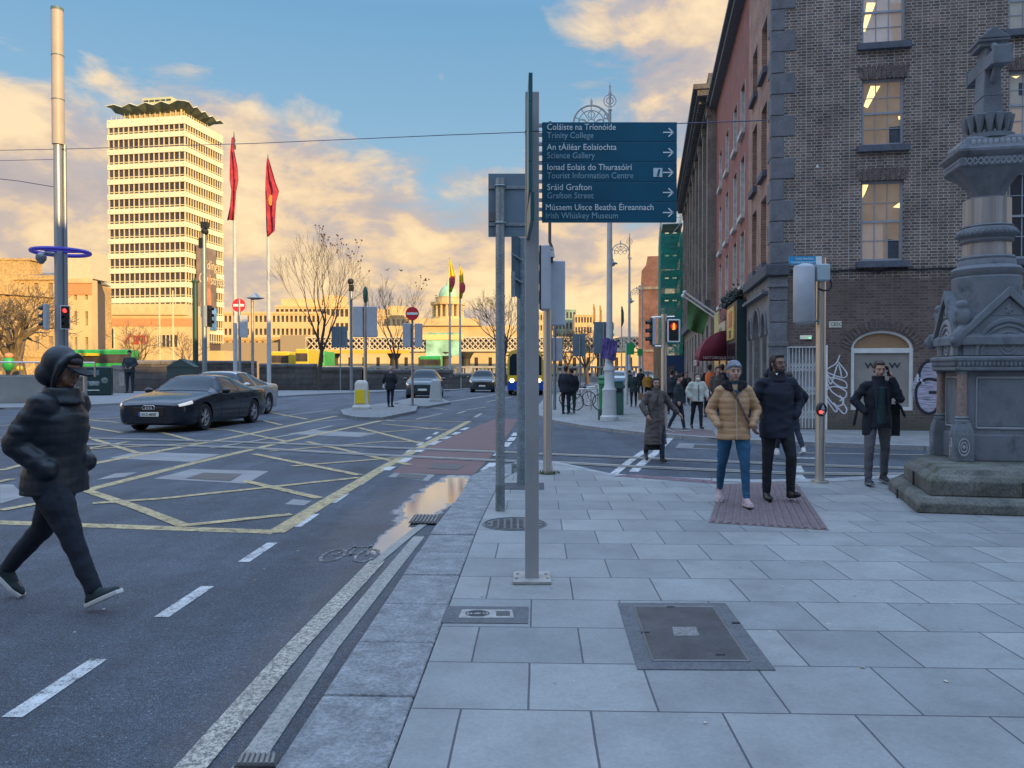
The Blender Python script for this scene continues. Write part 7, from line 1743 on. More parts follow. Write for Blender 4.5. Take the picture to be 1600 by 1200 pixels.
    if grille:
        gw = wm*.62; mb = MB(); mb.prism([(-gw, yf-.012, zbf-.02), (gw, yf-.012, zbf-.02), (gw*.92, yf-.012, zb+.16), (-gw*.92, yf-.012, zb+.16)], (0, .03, 0)); gr = mb.build('grille', BLKP, o, bevel=.02)
        mb = MB()
        for i in range(6): z = zb+.19+(zbf-.06-zb-.19)*i/5; mb.bb(-gw*.93, gw*.93, yf-.02, yf-.013, z-.008, z+.008)
        mb.build('grille_bar', mat('grille_bar', (.05, .05, .055), .3, metal=.7, var=0), gr)
        mb = MB()
        for sx in (-1, 1): mb.prism([(sx*(gw+.04), yf-.006, zb+.15), (sx*(wm+.02), yf+.03, zb+.19), (sx*(wm+.02), yf+.03, zb+.06), (sx*(gw+.02), yf-.006, zb+.05)], (0, .03, 0))
        mb.each('air_intake', BLKP, o)
    else:
        mb = MB(); mb.bb(-wm*.7, wm*.7, yf-.01, yf+.02, zb+.05, zb+.15); mb.build('air_intake', BLKP, o, bevel=.01)
    pz = zb+.22 if grille else zb+.24
    mb = MB(); mb.bb(-.26, .26, yf-.035, yf-.02, pz-.055, pz+.055); pl = mb.build('number_plate', PLT, o, bevel=.004)
    mb = MB(); mb.bb(-.259, -.215, yf-.037, yf-.0352, pz-.053, pz+.053); mb.build('blue_band', mat('plate_blue', (.02, .08, .4), .5, var=0), pl)
    if plate: text(plate, .095, (-.205, yf-.037, pz-.035), (pi/2, 0, 0), BLK, pl, xs=.80, bold=.0015)
    if rings:
        mb = MB()
        for i in range(4): mb.tube([(-.105+i*.07+.05*cos(t), yf-.03, zbf-.035+.05*sin(t)) for t in [2*pi*k/20 for k in range(21)]], .009, 6)
        mb.build('ring_badge', CHR, o, smooth=True)
    for sx in (-1, 1):
        tm = g0+.07; h = half(tm); bx = h[16][0]; bz = h[16][1]; y = -L/2+L*tm
        mb = MB(); mb.sph((sx*(bx+.16), y, bz+.075), (.115, .075, .075), 12, 8); mb.tube([(sx*(bx-.02), y, bz+.0), (sx*(bx+.1), y, bz+.04)], .025, 6); mb.build('door_mirror', paint, o, smooth=True)
        for y in wy:
            e = empty('wheel', (sx*(Wd/2-.125), y, wr)); e.parent = o
            mb = MB(); mb.lathe([(wr*.66, -.11), (wr*.93, -.115), (wr, -.085), (wr, .085), (wr*.93, .115), (wr*.66, .11)], n=28, axis='x'); mb.f = mb.f[:-2]; mb.build('tyre', TYRE, e, smooth=True, sharp=30)
            mb = MB(); f = sx*.085; mb.lathe([(wr*.68, f-sx*.03), (wr*.70, f+sx*.012), (wr*.62, f+sx*.012), (wr*.60, f-sx*.05)], n=28, axis='x'); mb.f = mb.f[:-2]
            for k in range(5):
                for d in (-.13, .13): t = 2*pi*k/5+d; mb.tube([(f, .04*cos(t), .04*sin(t)), (f-sx*.01, wr*.64*cos(2*pi*k/5+d*1.5), wr*.64*sin(2*pi*k/5+d*1.5))], .017, 5)
            mb.lathe([(.001, f+sx*.02), (.05, f+sx*.02), (.06, f-sx*.02)], n=12, axis='x'); mb.build('rim', RIM, e, smooth=True)
            mb = MB(); mb.lathe([(wr*.6, f-sx*.07), (.001, f-sx*.075)], n=20, axis='x'); mb.build('brake', BLKP, e)
    mb = MB(); 
    for sx in (-1, 1):
        h = half(.5)
        for tt in (.52, .70): mb.box((sx*(h[14][0]+.012), -L/2+L*tt, h[14][1]+.02), (.02, .2, .025))
    mb.each('door_handle', paint, o)
    mb = MB()
    for sx in (-1, 1):
        for tt in (g0+.075, (g1+g2)/2+.01, g2+.02):
            pts = []
            for s in range(7, 17): h = half(tt); pts.append((sx*(h[s][0]+.001), -L/2+L*tt, h[s][1]))
            mb.tube(pts, .004, 4)
    mb.each('door_gap', BLKP, o)
    return o
DKP = mat('black_car_paint', (.006, .012, .022), .18, var=0, coat=.35, spec=.4); BLP = mat('dark_blue_paint', (.015, .045, .06), .25, var=0, coat=1); SLP = mat('silver_paint', (.42, .46, .48), .3, metal=.4, var=0, coat=1); GRP = mat('grey_green_paint', (.03, .045, .05), .25, var=0, coat=1)
sedan = [(0, .24, .66, .66, .52, .68, .70), (.02, .20, .82, .70, .62, .745, .765), (.07, .17, .92, .75, .74, .82, .845), (.16, .16, .95, .83, .78, .895, .935), (.26, .16, .955, .90, .78, .965, 1.0), (.30, .16, .955, .915, .74, .99, 1.02), (.43, .16, .955, .93, .60, 1.32, 1.385), (.50, .16, .955, .94, .575, 1.355, 1.42), (.62, .16, .955, .955, .56, 1.33, 1.40), (.74, .16, .955, .965, .56, 1.21, 1.275), (.86, .17, .94, .97, .60, 1.04, 1.085), (.94, .19, .91, .96, .66, .985, 1.0), (.985, .23, .86, .92, .64, .94, .95), (1, .28, .80, .86, .6, .87, .88)]
A = G(322, 672); B = G(397, 660.5); mid = (A+B)/2
AX = R(-5.5)
o = car('parked_car', 'glossy black saloon turning through the yellow box, with ring badge and plate', 4.97, 1.91, 1.42, sedan, (-1.50, 1.41), .345, DKP, (.295, .44, .72, .90), sc=1.12, loc=(mid.x-1.03, mid.y+.12, 0), rz=AX, plate='143-D-48387', rings=True)
o.name = 'black_saloon'
mb = MB(); mb.bb(-.12, .16, 0, .002, 0, .03); 
b = G(372, 613); car('silver_saloon', 'silver saloon half hidden behind the black saloon', 4.7, 1.86, 1.45, sedan, (-1.42, 1.35), .34, SLP, (.295, .44, .72, .90), sc=1.2, loc=(-11.0, 29.2, 0), rz=R(-6), lit=False)
suv = [(0, .26, .66, .72, .52, .76, .78), (.02, .22, .84, .80, .64, .86, .88), (.07, .19, .92, .88, .76, .95, .975), (.16, .18, .95, .94, .78, 1.02, 1.05), (.25, .18, .96, .99, .78, 1.08, 1.11), (.29, .18, .96, 1.0, .72, 1.12, 1.15), (.42, .18, .96, 1.02, .60, 1.48, 1.56), (.52, .18, .96, 1.03, .59, 1.55, 1.625), (.66, .18, .96, 1.05, .58, 1.50, 1.58), (.80, .18, .95, 1.07, .58, 1.34, 1.42), (.91, .2, .93, 1.08, .62, 1.17, 1.2), (.97, .25, .90, 1.02, .66, 1.08, 1.1), (1, .32, .84, .92, .6, .94, .95)]
q = G(668, 622.5); car('grey_crossover', 'dark teal electric crossover car waiting behind the islands', 4.7, 1.92, 1.62, suv, (-1.45, 1.42), .36, mat('dark_teal_paint', (.012, .035, .045), .25, var=0, coat=1), (.28, .43, .70, .93), sc=1.12, loc=(q.x-.35, q.y+1.9, 0), rz=R(2), grille=False, hl=(.008, .06))
q = G(762, 613); car('small_hatchback', 'small dark hatchback with headlights on, behind the crossover car', 4.1, 1.76, 1.52, suv, (-1.25, 1.25), .32, GRP, (.28, .43, .74, .95), sc=1.1, loc=(q.x-.45, q.y+1.8, 0), rz=R(0))
hb = [(t, a, b, c, d, e, f) for t, a, b, c, d, e, f in suv]
for (px_, py, m_, lab, rz) in ((968, 607, SLP, 'pale parked car along the far kerb left of the green notice', 168), (984, 603, mat('white_car', (.55, .57, .58), .3, var=0, coat=1), 'white parked car farther along the kerb beyond the pale one', 172), (1010, 601, mat('blue_car', (.10, .2, .28), .3, var=0, coat=1), 'distant pale blue van-like car on the road ahead', 0)):
    q = G(px_, py); car('parked_car', lab, 4.2, 1.8, 1.55, suv, (-1.3, 1.3), .33, m_, (.28, .43, .74, .95), sc=1.1, loc=(q.x, q.y, 0), rz=R(rz), lit=False, NT_=40)
q = G(899, 600)
# coach
def coach():
    b = G(822, 618); Y = b.y; w = Y/1200; x0 = P(793, 600, Y).x; x1 = P(849, 600, Y).x; W_ = x1-x0; H = P(0, 546, Y).z
    o = empty('coach', ((x0+x1)/2, Y, 0), R(-1), 'yellow and blue touring coach with headlights on behind the poles', 'bus'); h = W_/2
    mb = MB(); mb.loft([[(-h*.96, yy, .35), (h*.96, yy, .35), (h, yy, .9), (h, yy, H*.5), (h*.96, yy, H-.35), (h*.80, yy, H-.08), (h*.5, yy, H), (-h*.5, yy, H), (-h*.80, yy, H-.08), (-h*.96, yy, H-.35), (-h, yy, H*.5), (-h, yy, .9)] for yy in (0, 12)]); mb.build('body', mat('coach_yellow', (.72, .50, .09), .4, var=.06), o, smooth=True, sharp=50)
    mb = MB(); mb.bb(-h*.99, h*.99, -.05, -.002, .36, 1.0); mb.build('blue_skirt', mat('coach_blue', (.01, .08, .42), .35, var=.08), o, bevel=.02)
    mb = MB(); mb.prism([(-h*.90, -.06, 1.42), (h*.90, -.06, 1.42), (h*.88, -.06, H-.55), (h*.7, -.06, H-.3), (-h*.7, -.06, H-.3), (-h*.88, -.06, H-.55)], (0, .055, 0)); ws = mb.build('windscreen', GLS, o)
    mb = MB(); mb.bb(-.02, .02, -.07, -.061, 1.42, H-.32); mb.bb(-.7, .7, -.068, -.061, H-.62, H-.4); mb.build('divider', SIGBLK, ws)
    mb = MB(); mb.bb(-h*.95, h*.95, -.055, -.003, 1.12, 1.41); mb.build('yellow_band', mat('coach_band', (.80, .55, .03), .4, var=.1), o)
    for sx in (-1, 1):
        mb = MB(); mb.lathe([(.001, -.03), (.13, -.02), (.15, 0)], (sx*h*.75, -.06, 1.05), 14, 'y'); mb.build('headlight', mat('headlamp_on', (1, .9, .7), .2, var=0, emit=((1, .75, .4), 4)), o)
        mb = MB(); mb.bb(sx*h-.01, sx*h+.01, .4, 11.5, 1.5, H-.7); mb.build('side_window', GLS, o)
        mb = MB(); mb.tube([(sx*h*.9, 0, H-.4), (sx*(h+.28), -.2, H-.5), (sx*(h+.28), -.2, H-.8)], .04, 6); mb.box((sx*(h+.28), -.2, H-1.15), (.2, .1, .5)); mb.build('wing_mirror', SIGBLK, o)
        for yy in (2.2, 9): mb = MB(); mb.lathe([(.001, 0), (.48, 0), (.5, .28), (.001, .28)], (sx*h-(.29 if sx > 0 else -.01), yy, .5), 18, 'x'); mb.build('wheel', TYRE, o)
    mb = MB(); mb.bb(-.4, .4, -.07, -.051, .62, .76); mb.build('number_plate', PLT, o)
coach()
# ============================================================ PEOPLE
SKN = {k: mat('skin_'+k, c, .55, var=.06, scale=9) for k, c in (('fair', (.48, .29, .23)), ('mid', (.36, .20, .13)), ('brown', (.25, .13, .085)), ('tan', (.42, .25, .19)))}
HAIR = mat('dark_hair', (.018, .014, .014), .6, var=.3, scale=30); HBR = mat('brown_hair', (.05, .032, .025), .6, var=.3, scale=30)
EYE = mat('eye_dark', (.02, .015, .015), .3, var=0); LIP = mat('lips', (.33, .10, .09), .5, var=0); WSOLE = mat('white_sole', (.60, .60, .58), .6, var=.1)
def cloth(name, col, **k): return mat(name, col, k.pop('rough', .85), var=k.pop('var', .18), scale=k.pop('scale', 7), bump=k.pop('bump', .18), bscale=k.pop('bscale', 70), **k)
def ring(c, rx, ry, n=20, rot=0, tilt=0, sq=2.0):
    out = []
    for i in range(n):
        t = 2*pi*i/n; cx = abs(cos(t))**(2/sq)*(1 if cos(t) >= 0 else -1); cy = abs(sin(t))**(2/sq)*(1 if sin(t) >= 0 else -1)
        x, y = rx*cx, ry*cy; out.append(V((c[0]+x*cos(rot)-y*sin(rot), c[1]+x*sin(rot)+y*cos(rot), c[2]+y*tilt)))
    return out
def hand(mb, w, e, side, curl=.5, s=1.0, up=None):
    """palm and five fingers, from wrist w along direction e (unit)"""
    e = V(e).normalized(); inn = V((-side, 0, 0)) if up is None else V(up); fw = inn.cross(e)
    if fw.length < .2: inn = V((0, 1, 0)); fw = inn.cross(e)
    fw.normalize(); inn = e.cross(fw).normalized()*(1 if e.cross(fw).dot(inn) > 0 else -1)
    if fw.y > 0: fw = -fw
    k = w+e*.045*s; mb.cap(w, k, .027*s, .034*s, 8); mb.cap(k-fw*.018*s, k-fw*.022*s+e*.045*s, .022*s, .020*s, 8); mb.cap(k+fw*.018*s, k+fw*.022*s+e*.045*s, .022*s, .020*s, 8)
    for i, (o_, L) in enumerate(((.033, .072), (.011, .082), (-.011, .076), (-.032, .060))):
        p = k+e*.045*s+fw*o_*s; d1 = (e*cos(curl*.6)+inn*sin(curl*.6)); d2 = (e*cos(curl*1.5)+inn*sin(curl*1.5)); d3 = (e*cos(curl*2.3)+inn*sin(curl*2.3))
        a = p+d1*L*.45*s; b = a+d2*L*.32*s; c = b+d3*L*.25*s
        mb.cap(p, a, .0105*s, .0095*s, 6); mb.cap(a, b, .0095*s, .0085*s, 6); mb.cap(b, c, .0085*s, .007*s, 6)
    t0 = w+e*.03*s+fw*.022*s; t1 = t0+(fw*.7+e*.7).normalized()*.04*s+inn*.01*s; t2 = t1+(e+fw*.15+inn*.3).normalized()*.03*s
    mb.cap(t0, t1, .014*s, .012*s, 6); mb.cap(t1, t2, .011*s, .009*s, 6)
def folds(me, amp=.008, fx=(7, 7, 15), quilt=0, pitch=.075, slant=0):
    vs = me.vertices; ns = [v.normal.copy() for v in vs]
    for v, n in zip(vs, ns):
        c = v.co; q = V((c.x*fx[0], c.y*fx[1], c.z*fx[2]))
        d = -abs(noise.noise(q))*1.6+.35+noise.noise(q*2.3)*.35
        d *= amp
        if quilt: d += quilt*(abs(sin(pi*(c.z+noise.noise(c*4)*.02+slant*abs(c.x))/pitch))**.55-.6)
        v.co = c+n*d
    me.update()
def person(label, loc, rz, H, hips=((0, 0), (0, 0)), foot=(0, 0), lean=0, armL=None, armR=None, head=(0, 0), top=None, legs=None, shoes=None, skin='fair', hair=None, long_hair=False, hat=None,
           hem=.88, tw=1.0, sleeve=1.0, puff=0, legw=1.0, coat_w=1.0, near=False, calf=1.0, group=None, sole=None, face=True, collar=None, beard=False, spread=.0, hand_pose=.5, zr=0, name='person', stance=.09, hood=False, hscale=1.0, flare=0, curlL=None, cold=0):
    """hips: ((thigh angle, knee bend) left, right), angles forward positive; left = +x when facing -y"""
    o = empty(name, loc, rz, label, 'person', group, sc=H/1.8)
    vx = .011 if near else .022
    knee, ank = [], []
    pel = V((0, 0, .95))
    hp = [V((.095, 0, .93)), V((-.095, 0, .93))]; feet = []
    for i, (a, b) in enumerate(hips):
        a, b = R(a), R(b); sx = 1 if i == 0 else -1
        k = hp[i]+V((sx*(.012+spread*.5), -sin(a)*.44, -cos(a)*.44)); f = k+V((sx*spread*.4, -sin(a-b)*.42, -cos(a-b)*.42)); knee.append(k); ank.append(f)
    def toe(i):
        p = R(foot[i]); return ank[i]+V((.02*(1 if i == 0 else -1), -.19*cos(p), -.06+.19*sin(p)))
    low = min([ank[i].z-y*sin(R(foot[i]))-.089*cos(R(foot[i])) for i in (0, 1) for y in (.085, -.205)]); dz = V((0, 0, -low))
    hp = [h+dz for h in hp]; knee = [k+dz for k in knee]; ank = [a+dz for a in ank]; pel = pel+dz
    ln = R(lean)
    def T(x, y, z):            # torso point: z measured from pelvis, leaned forward about the pelvis
        return pel+V((x, y*cos(ln)-sin(ln)*z, z*cos(ln)+y*sin(ln)))
    neck = T(0, .01, .545); hc = neck+V((0, -.035-sin(ln)*.10, .152)) ; hy, hpch = R(head[0]), R(head[1])
    HM = Matrix.Translation(hc) @ Matrix.Rotation(hy, 4, 'Z') @ Matrix.Rotation(hpch, 4, 'X') @ Matrix.Scale(hscale, 4)
    sh = [T(.170*tw, 0, .462), T(-.170*tw, 0, .462)]
    arms = [armL or ((.245, .03, .235), (.26, -.03, -.01)), armR or ((-.245, .03, .235), (-.26, -.03, -.01))]
    el = [T(*a[0]) for a in arms]; wr = [T(*a[1]) for a in arms]
    # ---- body: one continuous surface
    mb = MB(); mb.loft([ring(T(0, 0, z), rx, ry) for z, rx, ry in ((-.08, .12, .08), (.0, .145, .095), (.15, .12, .085), (.33, .15, .10), (.45, .14, .09), (.53, .06, .055))])
    mb.cap(T(0, .01, .48), hc-V((0, -.02, .04)), .056, .052)
    for i in (0, 1):
        mb.cap(sh[i], el[i], .045, .038); mb.cap(el[i], wr[i], .036, .025); mb.cap(T(.1*(1-2*i), 0, .47), sh[i], .055, .05)
        mb.cap(hp[i], knee[i], .060, .038); mb.cap(knee[i], ank[i], .036, .026); mb.cap(ank[i]-V((0, 0, .03)), toe(i)*.6+ank[i]*.4-V((0, 0, .02)), .022, .016)
        d = (wr[i]-el[i]).normalized(); hd = hand_pose if not isinstance(hand_pose, tuple) else hand_pose[i]
        if hd is not None: hand(mb, wr[i], d, 1 if i == 0 else -1, hd)
    mb.M = HM
    mb.sph((0, .012, .02), (.074, .092, .098), 18, 14); mb.sph((0, -.022, -.045), (.056, .062, .062), 14, 10); mb.sph((0, -.052, -.092), (.026, .022, .020), 8, 6)
    mb.sph((0, -.062, .028), (.052, .024, .016), 10, 6); mb.cap((0, -.080, .012), (0, -.098, -.026), .009, .014, 8); mb.sph((.013, -.088, -.03), .009, 6, 5); mb.sph((-.013, -.088, -.03), .009, 6, 5)
    mb.sph((.034, -.050, -.035), (.026, .022, .030), 10, 8); mb.sph((-.034, -.050, -.035), (.026, .022, .030), 10, 8); mb.sph((0, -.074, -.062), (.022, .012, .012), 8, 6)
    for sx in (-1, 1): mb.sph((sx*.076, .012, -.012), (.010, .018, .030), 8, 6)
    obj('body', remesh(mb, .0065 if near else .014, 2 if near else 1), SKN[skin], o)
    if near and face:
        for sx in (-1, 1):
            mb = MB(); mb.M = HM; mb.sph((sx*.029, -.0735, .004), (.0115, .008, .0046), 10, 6); e = mb.build('eye', mat('eye_white', (.26, .22, .20), .3, var=0), o, smooth=True)
            mb = MB(); mb.M = HM; mb.sph((sx*.029, -.0795, .0035), (.0060, .004, .0055), 8, 6); mb.build('iris', EYE, e, smooth=True)
            mb = MB(); mb.M = HM; mb.tube([(sx*.013, -.0855, .0225), (sx*.028, -.0845, .028), (sx*.043, -.074, .023)], [.003, .0038, .002], 5); mb.build('eyebrow', HAIR, o, smooth=True)
        mb = MB(); mb.M = HM; mb.sph((0, -.0845, -.0595), (.0225, .006, .0045), 10, 6); mb.sph((0, -.083, -.068), (.018, .006, .0045), 10, 6); mb.build('mouth', LIP, o, smooth=True)
    # ---- clothes
    tr = MB()
    tr.loft([ring(pel+V((0, 0, z)), rx*legw, ry*legw) for z, rx, ry in ((-.10, .155, .105), (-.02, .165, .115), (.08, .15, .10))])
    for i in (0, 1):
        kw = (legw+calf)/2; tr.cap(hp[i], hp[i].lerp(knee[i], .55), .100*legw, .086*legw, 12); tr.cap(hp[i].lerp(knee[i], .45), knee[i], .088*legw, .066*kw, 12); tr.cap(knee[i], knee[i].lerp(ank[i], .45)+V((0, .012, 0)), .064*kw, .062*calf, 12); tr.cap(knee[i].lerp(ank[i], .4)+V((0, .012, 0)), ank[i]+V((0, 0, .02)), .062*calf, .049*calf, 12)
        if near:     # folds at knee and ankle
            for q in range(3): c = knee[i].lerp(ank[i], .75+.1*q); tr.sph(c+V((random.uniform(-.006, .006), random.uniform(-.008, .008), 0)), (.054*calf, .056*calf, .016), 10, 6)
    tm = remesh(tr, vx, 2); folds(tm, .008 if near else .011, (7, 7, 7)); obj('trousers', tm, legs, o)
    for i in (0, 1):
        mb = MB(); p = R(foot[i]); M0 = Matrix.Translation(ank[i]) @ Matrix.Rotation((.12 if i == 0 else -.12), 4, 'Z') @ Matrix.Rotation(-p, 4, 'X'); mb.M = M0
        mb.cap((0, .045, -.045), (0, -.06, -.045), .040, .040, 10); mb.cap((0, -.06, -.05), (0, -.175, -.058), .042, .030, 10); mb.cap((0, .015, -.03), (0, .01, .035), .046, .045, 10); mb.cap((0, 0, -.015), (0, -.09, -.045), .042, .036, 10); mb.sph((0, -.12, -.052), (.045, .07, .030), 12, 8)
        s_ = obj('shoe', remesh(mb, .009 if near else .016, 1), shoes, o)
        if sole:
            mb = MB(); mb.M = M0; mb.loft([[(x*k, y, z) for x, y in ((-.036, .085), (.036, .085), (.044, 0), (.050, -.12), (.034, -.205), (-.034, -.205), (-.050, -.12), (-.044, 0))] for z, k in ((-.088, .95), (-.058, 1.0))]); mb.build('sole', sole, s_, bevel=.006 if near else 0)
    jk = MB(); c = coat_w; zs = []; hemz = hem-.95
    z = hemz
    prof = [(hemz, .185+flare, .145+flare*.7), (-.05, .182, .140), (.10, .168, .128), (.25, .178, .135), (.36, .180, .130), (.44, .150, .108), (.49, .105, .088), (.53, .078, .074)]
    prof = [p for p in prof if p[0] >= hemz-1e-6]; prof.sort()
    n = 34 if puff else 16; rings = []
    for i in range(n+1):
        zz = hemz+(.53-hemz)*i/n; rx, ry = cr_([(a, b_, c_) for a, b_, c_ in prof], zz); k = c*(1-.10*max(0, (zz-.25)/.28))*(1-.05*sin(pi*max(0, min(1, (zz+.02)/.3))))
        if zz < 0: cen = pel+V((0, 0, zz))+V((0, (ank[0].y+ank[1].y)/2*(-zz/.9)*.25, 0))
        else: cen = T(0, 0, zz)
        rings.append(ring(cen, rx*k*(1 if zz > .45 else tw*.5+.5), ry*k, 24, sq=2.3))
    jk.loft(rings)
    for i in (0, 1):
        sg = 1-2*i; jk.sph(sh[i]-V((sg*.015, 0, .012)), (.066*sleeve*c,)*3, 12, 8); jk.cap(T(sg*.05, 0, .475), sh[i], .060, .060*sleeve*c, 12)
        m = 7 if puff else 1; wl_ = el[i].lerp(wr[i], .93)
        for (p, q, r0_, r1_) in ((sh[i], el[i], .064*sleeve*c, .055*sleeve*c), (el[i], wl_, .055*sleeve*c, .043*sleeve*c)):
            jk.cap(p, q, r0_, r1_, 12)
            if near:
                for j in range(3): f = .35+.3*j; jk.sph(p.lerp(q, f)+V((random.uniform(-.006, .006), random.uniform(-.006, .006), 0)), (r0_*(1-f)+r1_*f)*1.05, 12, 8)
    if collar: jk.loft([ring(neck+V((0, -.005, zz)), r1, r1*.95) for zz, r1 in ((-.06, .10), (0, .085), (.05, .088), (.055, .07))])
    if hood: jk.sph(neck+V((0, .085, .03)), (.11, .075, .085), 14, 10)
    jm = remesh(jk, vx, 2); folds(jm, .012 if not puff else .007, (5, 5, 9), quilt=.010*puff, slant=.0); jo = obj('jacket', jm, top, o)
    # ---- hair and headgear
    if hair:
        mb = MB(); mb.M = HM
        mb.sph((0, .028, .040), (.083, .092, .092), 18, 12); mb.sph((0, -.03, .088), (.062, .045, .030), 12, 8); mb.sph((0, .07, -.02), (.068, .045, .07), 12, 8)
        for sx in (-1, 1): mb.sph((sx*.066, .015, .03), (.020, .045, .045), 10, 8)
        if long_hair:
            for sx in (-1, 1): mb.cap((sx*.07, .02, .02), (sx*.078, .01, -.15), .024, .030); mb.cap((sx*.078, .01, -.12), (sx*.085, -.01, -.24), .028, .018)
            mb.cap((0, .07, 0), (0, .085, -.2), .07, .06)
        obj('hair', remesh(mb, .008 if near else .015, 1), hair, o)
    if beard:
        mb = MB(); mb.M = HM; mb.sph((0, -.045, -.088), (.052, .045, .042), 14, 10); mb.sph((0, -.078, -.046), (.028, .010, .006), 8, 5)
        for sx in (-1, 1): mb.cap((sx*.066, -.01, -.01), (sx*.045, -.04, -.08), .018, .026)
        obj('beard', remesh(mb, .007, 1), HAIR, o)
    P_ = dict(o=o, HM=HM, T=T, pel=pel, neck=neck, hc=hc, sh=sh, el=el, wr=wr, jo=jo, knee=knee, ank=ank, hp=hp, H=H)
    if hat: hat(P_)
    return P_
def part(P_, name, m, fn, head_=False, rm=0, smooth=True, parent=None, sm=1):
    mb = MB()
    if head_: mb.M = P_['HM']
    fn(mb)
    if rm: return obj(name, remesh(mb, rm, sm), m, parent or P_['o'])
    return mb.build(name, m, parent or P_['o'], smooth=smooth)
def beanie(col, nm='beanie'): return lambda P_: part(P_, nm, col, lambda b: (b.sph((0, .015, .055), (.085, .100, .085), 18, 12), b.lathe([(.080, .0), (.088, .02), (.086, .05)], (0, .012, .02), 18)), True, .010)
def gp(px, py, z=PZ): return G(px, py, z)
def hgt(px, ytop, yfeet, z=PZ): b = G(px, yfeet, z); return P(px, ytop, b.y).z-z
BLKC = cloth('black_cloth', (.010, .013, .020)); NAVYC = cloth('navy_cloth', (.012, .020, .038)); DENIM = cloth('blue_denim', (.015, .085, .17), scale=3, var=.3, dirt=((.05, .16, .27), 2.5, .60)); DKSH = mat('black_leather', (.012, .012, .014), .3, var=.1); GRYSH = mat('grey_shoe', (.10, .11, .13), .7)
# woman in the tan jacket
TAN = cloth('tan_puffer', (.40, .235, .12), rough=.55, var=.08, scale=4, bump=.12, bscale=40)
b = gp(1146, 790); Hh = hgt(1146, 564, 792)
p = person('woman in tan quilted jacket, blue jeans and grey headwrap walking towards the viewer', b, R(-8), Hh, hips=((12, 6), (-14, 14)), foot=(4, -22), top=TAN, legs=DENIM, calf=.88, shoes=mat('pink_shoe', (.42, .30, .32), .7), sole=mat('pink_sole', (.5, .42, .44), .6), skin='tan', hair=None, near=True, hem=.80, puff=.8, coat_w=1.10, tw=.92, armL=((.285, .05, .21), (.20, -.12, .03)), armR=((-.285, .05, .21), (-.20, -.12, .03)), head=(4, 2), hscale=1.08, hand_pose=(None, None), legw=1.02, spread=.03, flare=.012)
GREYW = cloth('grey_headwrap', (.20, .22, .27), bump=.8, bscale=60)
part(p, 'headwrap', GREYW, lambda m: (m.sph((0, .026, .042), (.085, .100, .088), 18, 12), m.sph((0, .05, -.03), (.080, .07, .08), 16, 10), m.tube([(-.082, .03, .015), (-.060, -.050, .062), (-.012, -.084, .078), (.012, -.086, .066), (.062, -.05, .055), (.084, .03, .0)], .012, 8), m.tube([(.082, .03, .04), (.055, -.055, .078), (.0, -.086, .066), (-.03, -.078, .066)], .011, 8)), True, .008)
FUR = cloth('dark_fur', (.010, .010, .016), bump=1.0, bscale=120, rough=1)
def fur(m):
    n = p['neck']
    for i in range(26):
        t = -pi*.5+2*pi*i/26
        if abs(((t-(-pi/2)+pi) % (2*pi))-pi) < .5: continue
        m.sph(n+V((.118*cos(t), .095*sin(t)-.01, -.02+.03*sin(t)+random.uniform(-.012, .012))), (.048, .048, .040), 8, 6)
    for sx in (-1, 1): m.cap(n+V((sx*.085, -.080, -.01)), n+V((sx*.050, -.135, -.075)), .050, .028)
part(p, 'fur_collar', FUR, fur, rm=.010)
part(p, 'jumper', cloth('teal_jumper', (.02, .07, .09)), lambda m: (m.loft([ring(p['neck']+V((0, -.0, z)), r, r*.9) for z, r in ((-.10, .115), (-.05, .095), (.01, .072), (.045, .062))]), m.prism([p['T'](-.05, -.143, .47), p['T'](.05, -.143, .47), p['T'](.0, -.155, .36)], (0, .03, 0))), rm=.010)
part(p, 'zip_line', mat('pale_zip', (.5, .4, .28), .4), lambda m: (m.tube([p['T'](.0, -.158*1.1, .35), p['T'](.012, -.162, .1), (p['pel'].x+.012, p['pel'].y-.172, p['pel'].z-.14)], .006, 5), [m.sph(q, (.009, .006, .009), 6, 5) for q in (p['T'](.0, -.170, .1), p['T'](.0, -.172, -.02), p['T'](-.08, -.142, .43), p['T'](.01, -.18, -.12))]))
part(p, 'bag_strap', mat('strap_brown', (.13, .07, .06), .7, var=.4, scale=30), lambda m: m.tube([p['T'](-.06, -.10, .50), p['T'](.0, -.168, .40), p['T'](.09, -.170, .20), p['T'](.19, -.10, .0)], .016, 6, flat=1))
# bearded man in black
b = gp(1213, 781); Hh = hgt(1213, 551, 782)
p = person('bearded man in long black coat with glasses walking beside the woman in tan', b, R(2), Hh, hips=((20, 26), (4, 3)), foot=(14, 3), top=cloth('black_coat', (.008, .012, .026)), legs=cloth('black_trousers', (.008, .010, .016)), shoes=DKSH, skin='brown', hair=HAIR, near=True, hem=.74, tw=1.05, coat_w=1.10, sleeve=1.08, beard=True, head=(22, 0), collar=True, armR=((-.31, .03, .22), (-.31, -.06, -.02)), armL=((.30, .06, .22), (.20, -.08, .05)), hand_pose=(None, .55), spread=.03, hood=True, legw=1.0)
part(p, 'glasses', mat('spectacle_frame', (.02, .02, .02), .3, var=0), lambda m: ([m.tube([(sx*.031+.022*cos(t), -.092, .003+.016*sin(t)) for t in [2*pi*i/14 for i in range(15)]], .0022, 4) for sx in (-1, 1)], m.tube([(-.009, -.094, .006), (.009, -.094, .006)], .002, 4), [m.tube([(sx*.053, -.09, .006), (sx*.076, .01, .004)], .002, 4) for sx in (-1, 1)]), True)
part(p, 'scarf', cloth('dark_scarf', (.012, .014, .022)), lambda m: m.loft([ring(p['neck']+V((0, -.01, z)), r, r*.95) for z, r in ((-.07, .115), (-.01, .10), (.05, .095))]), rm=.011)
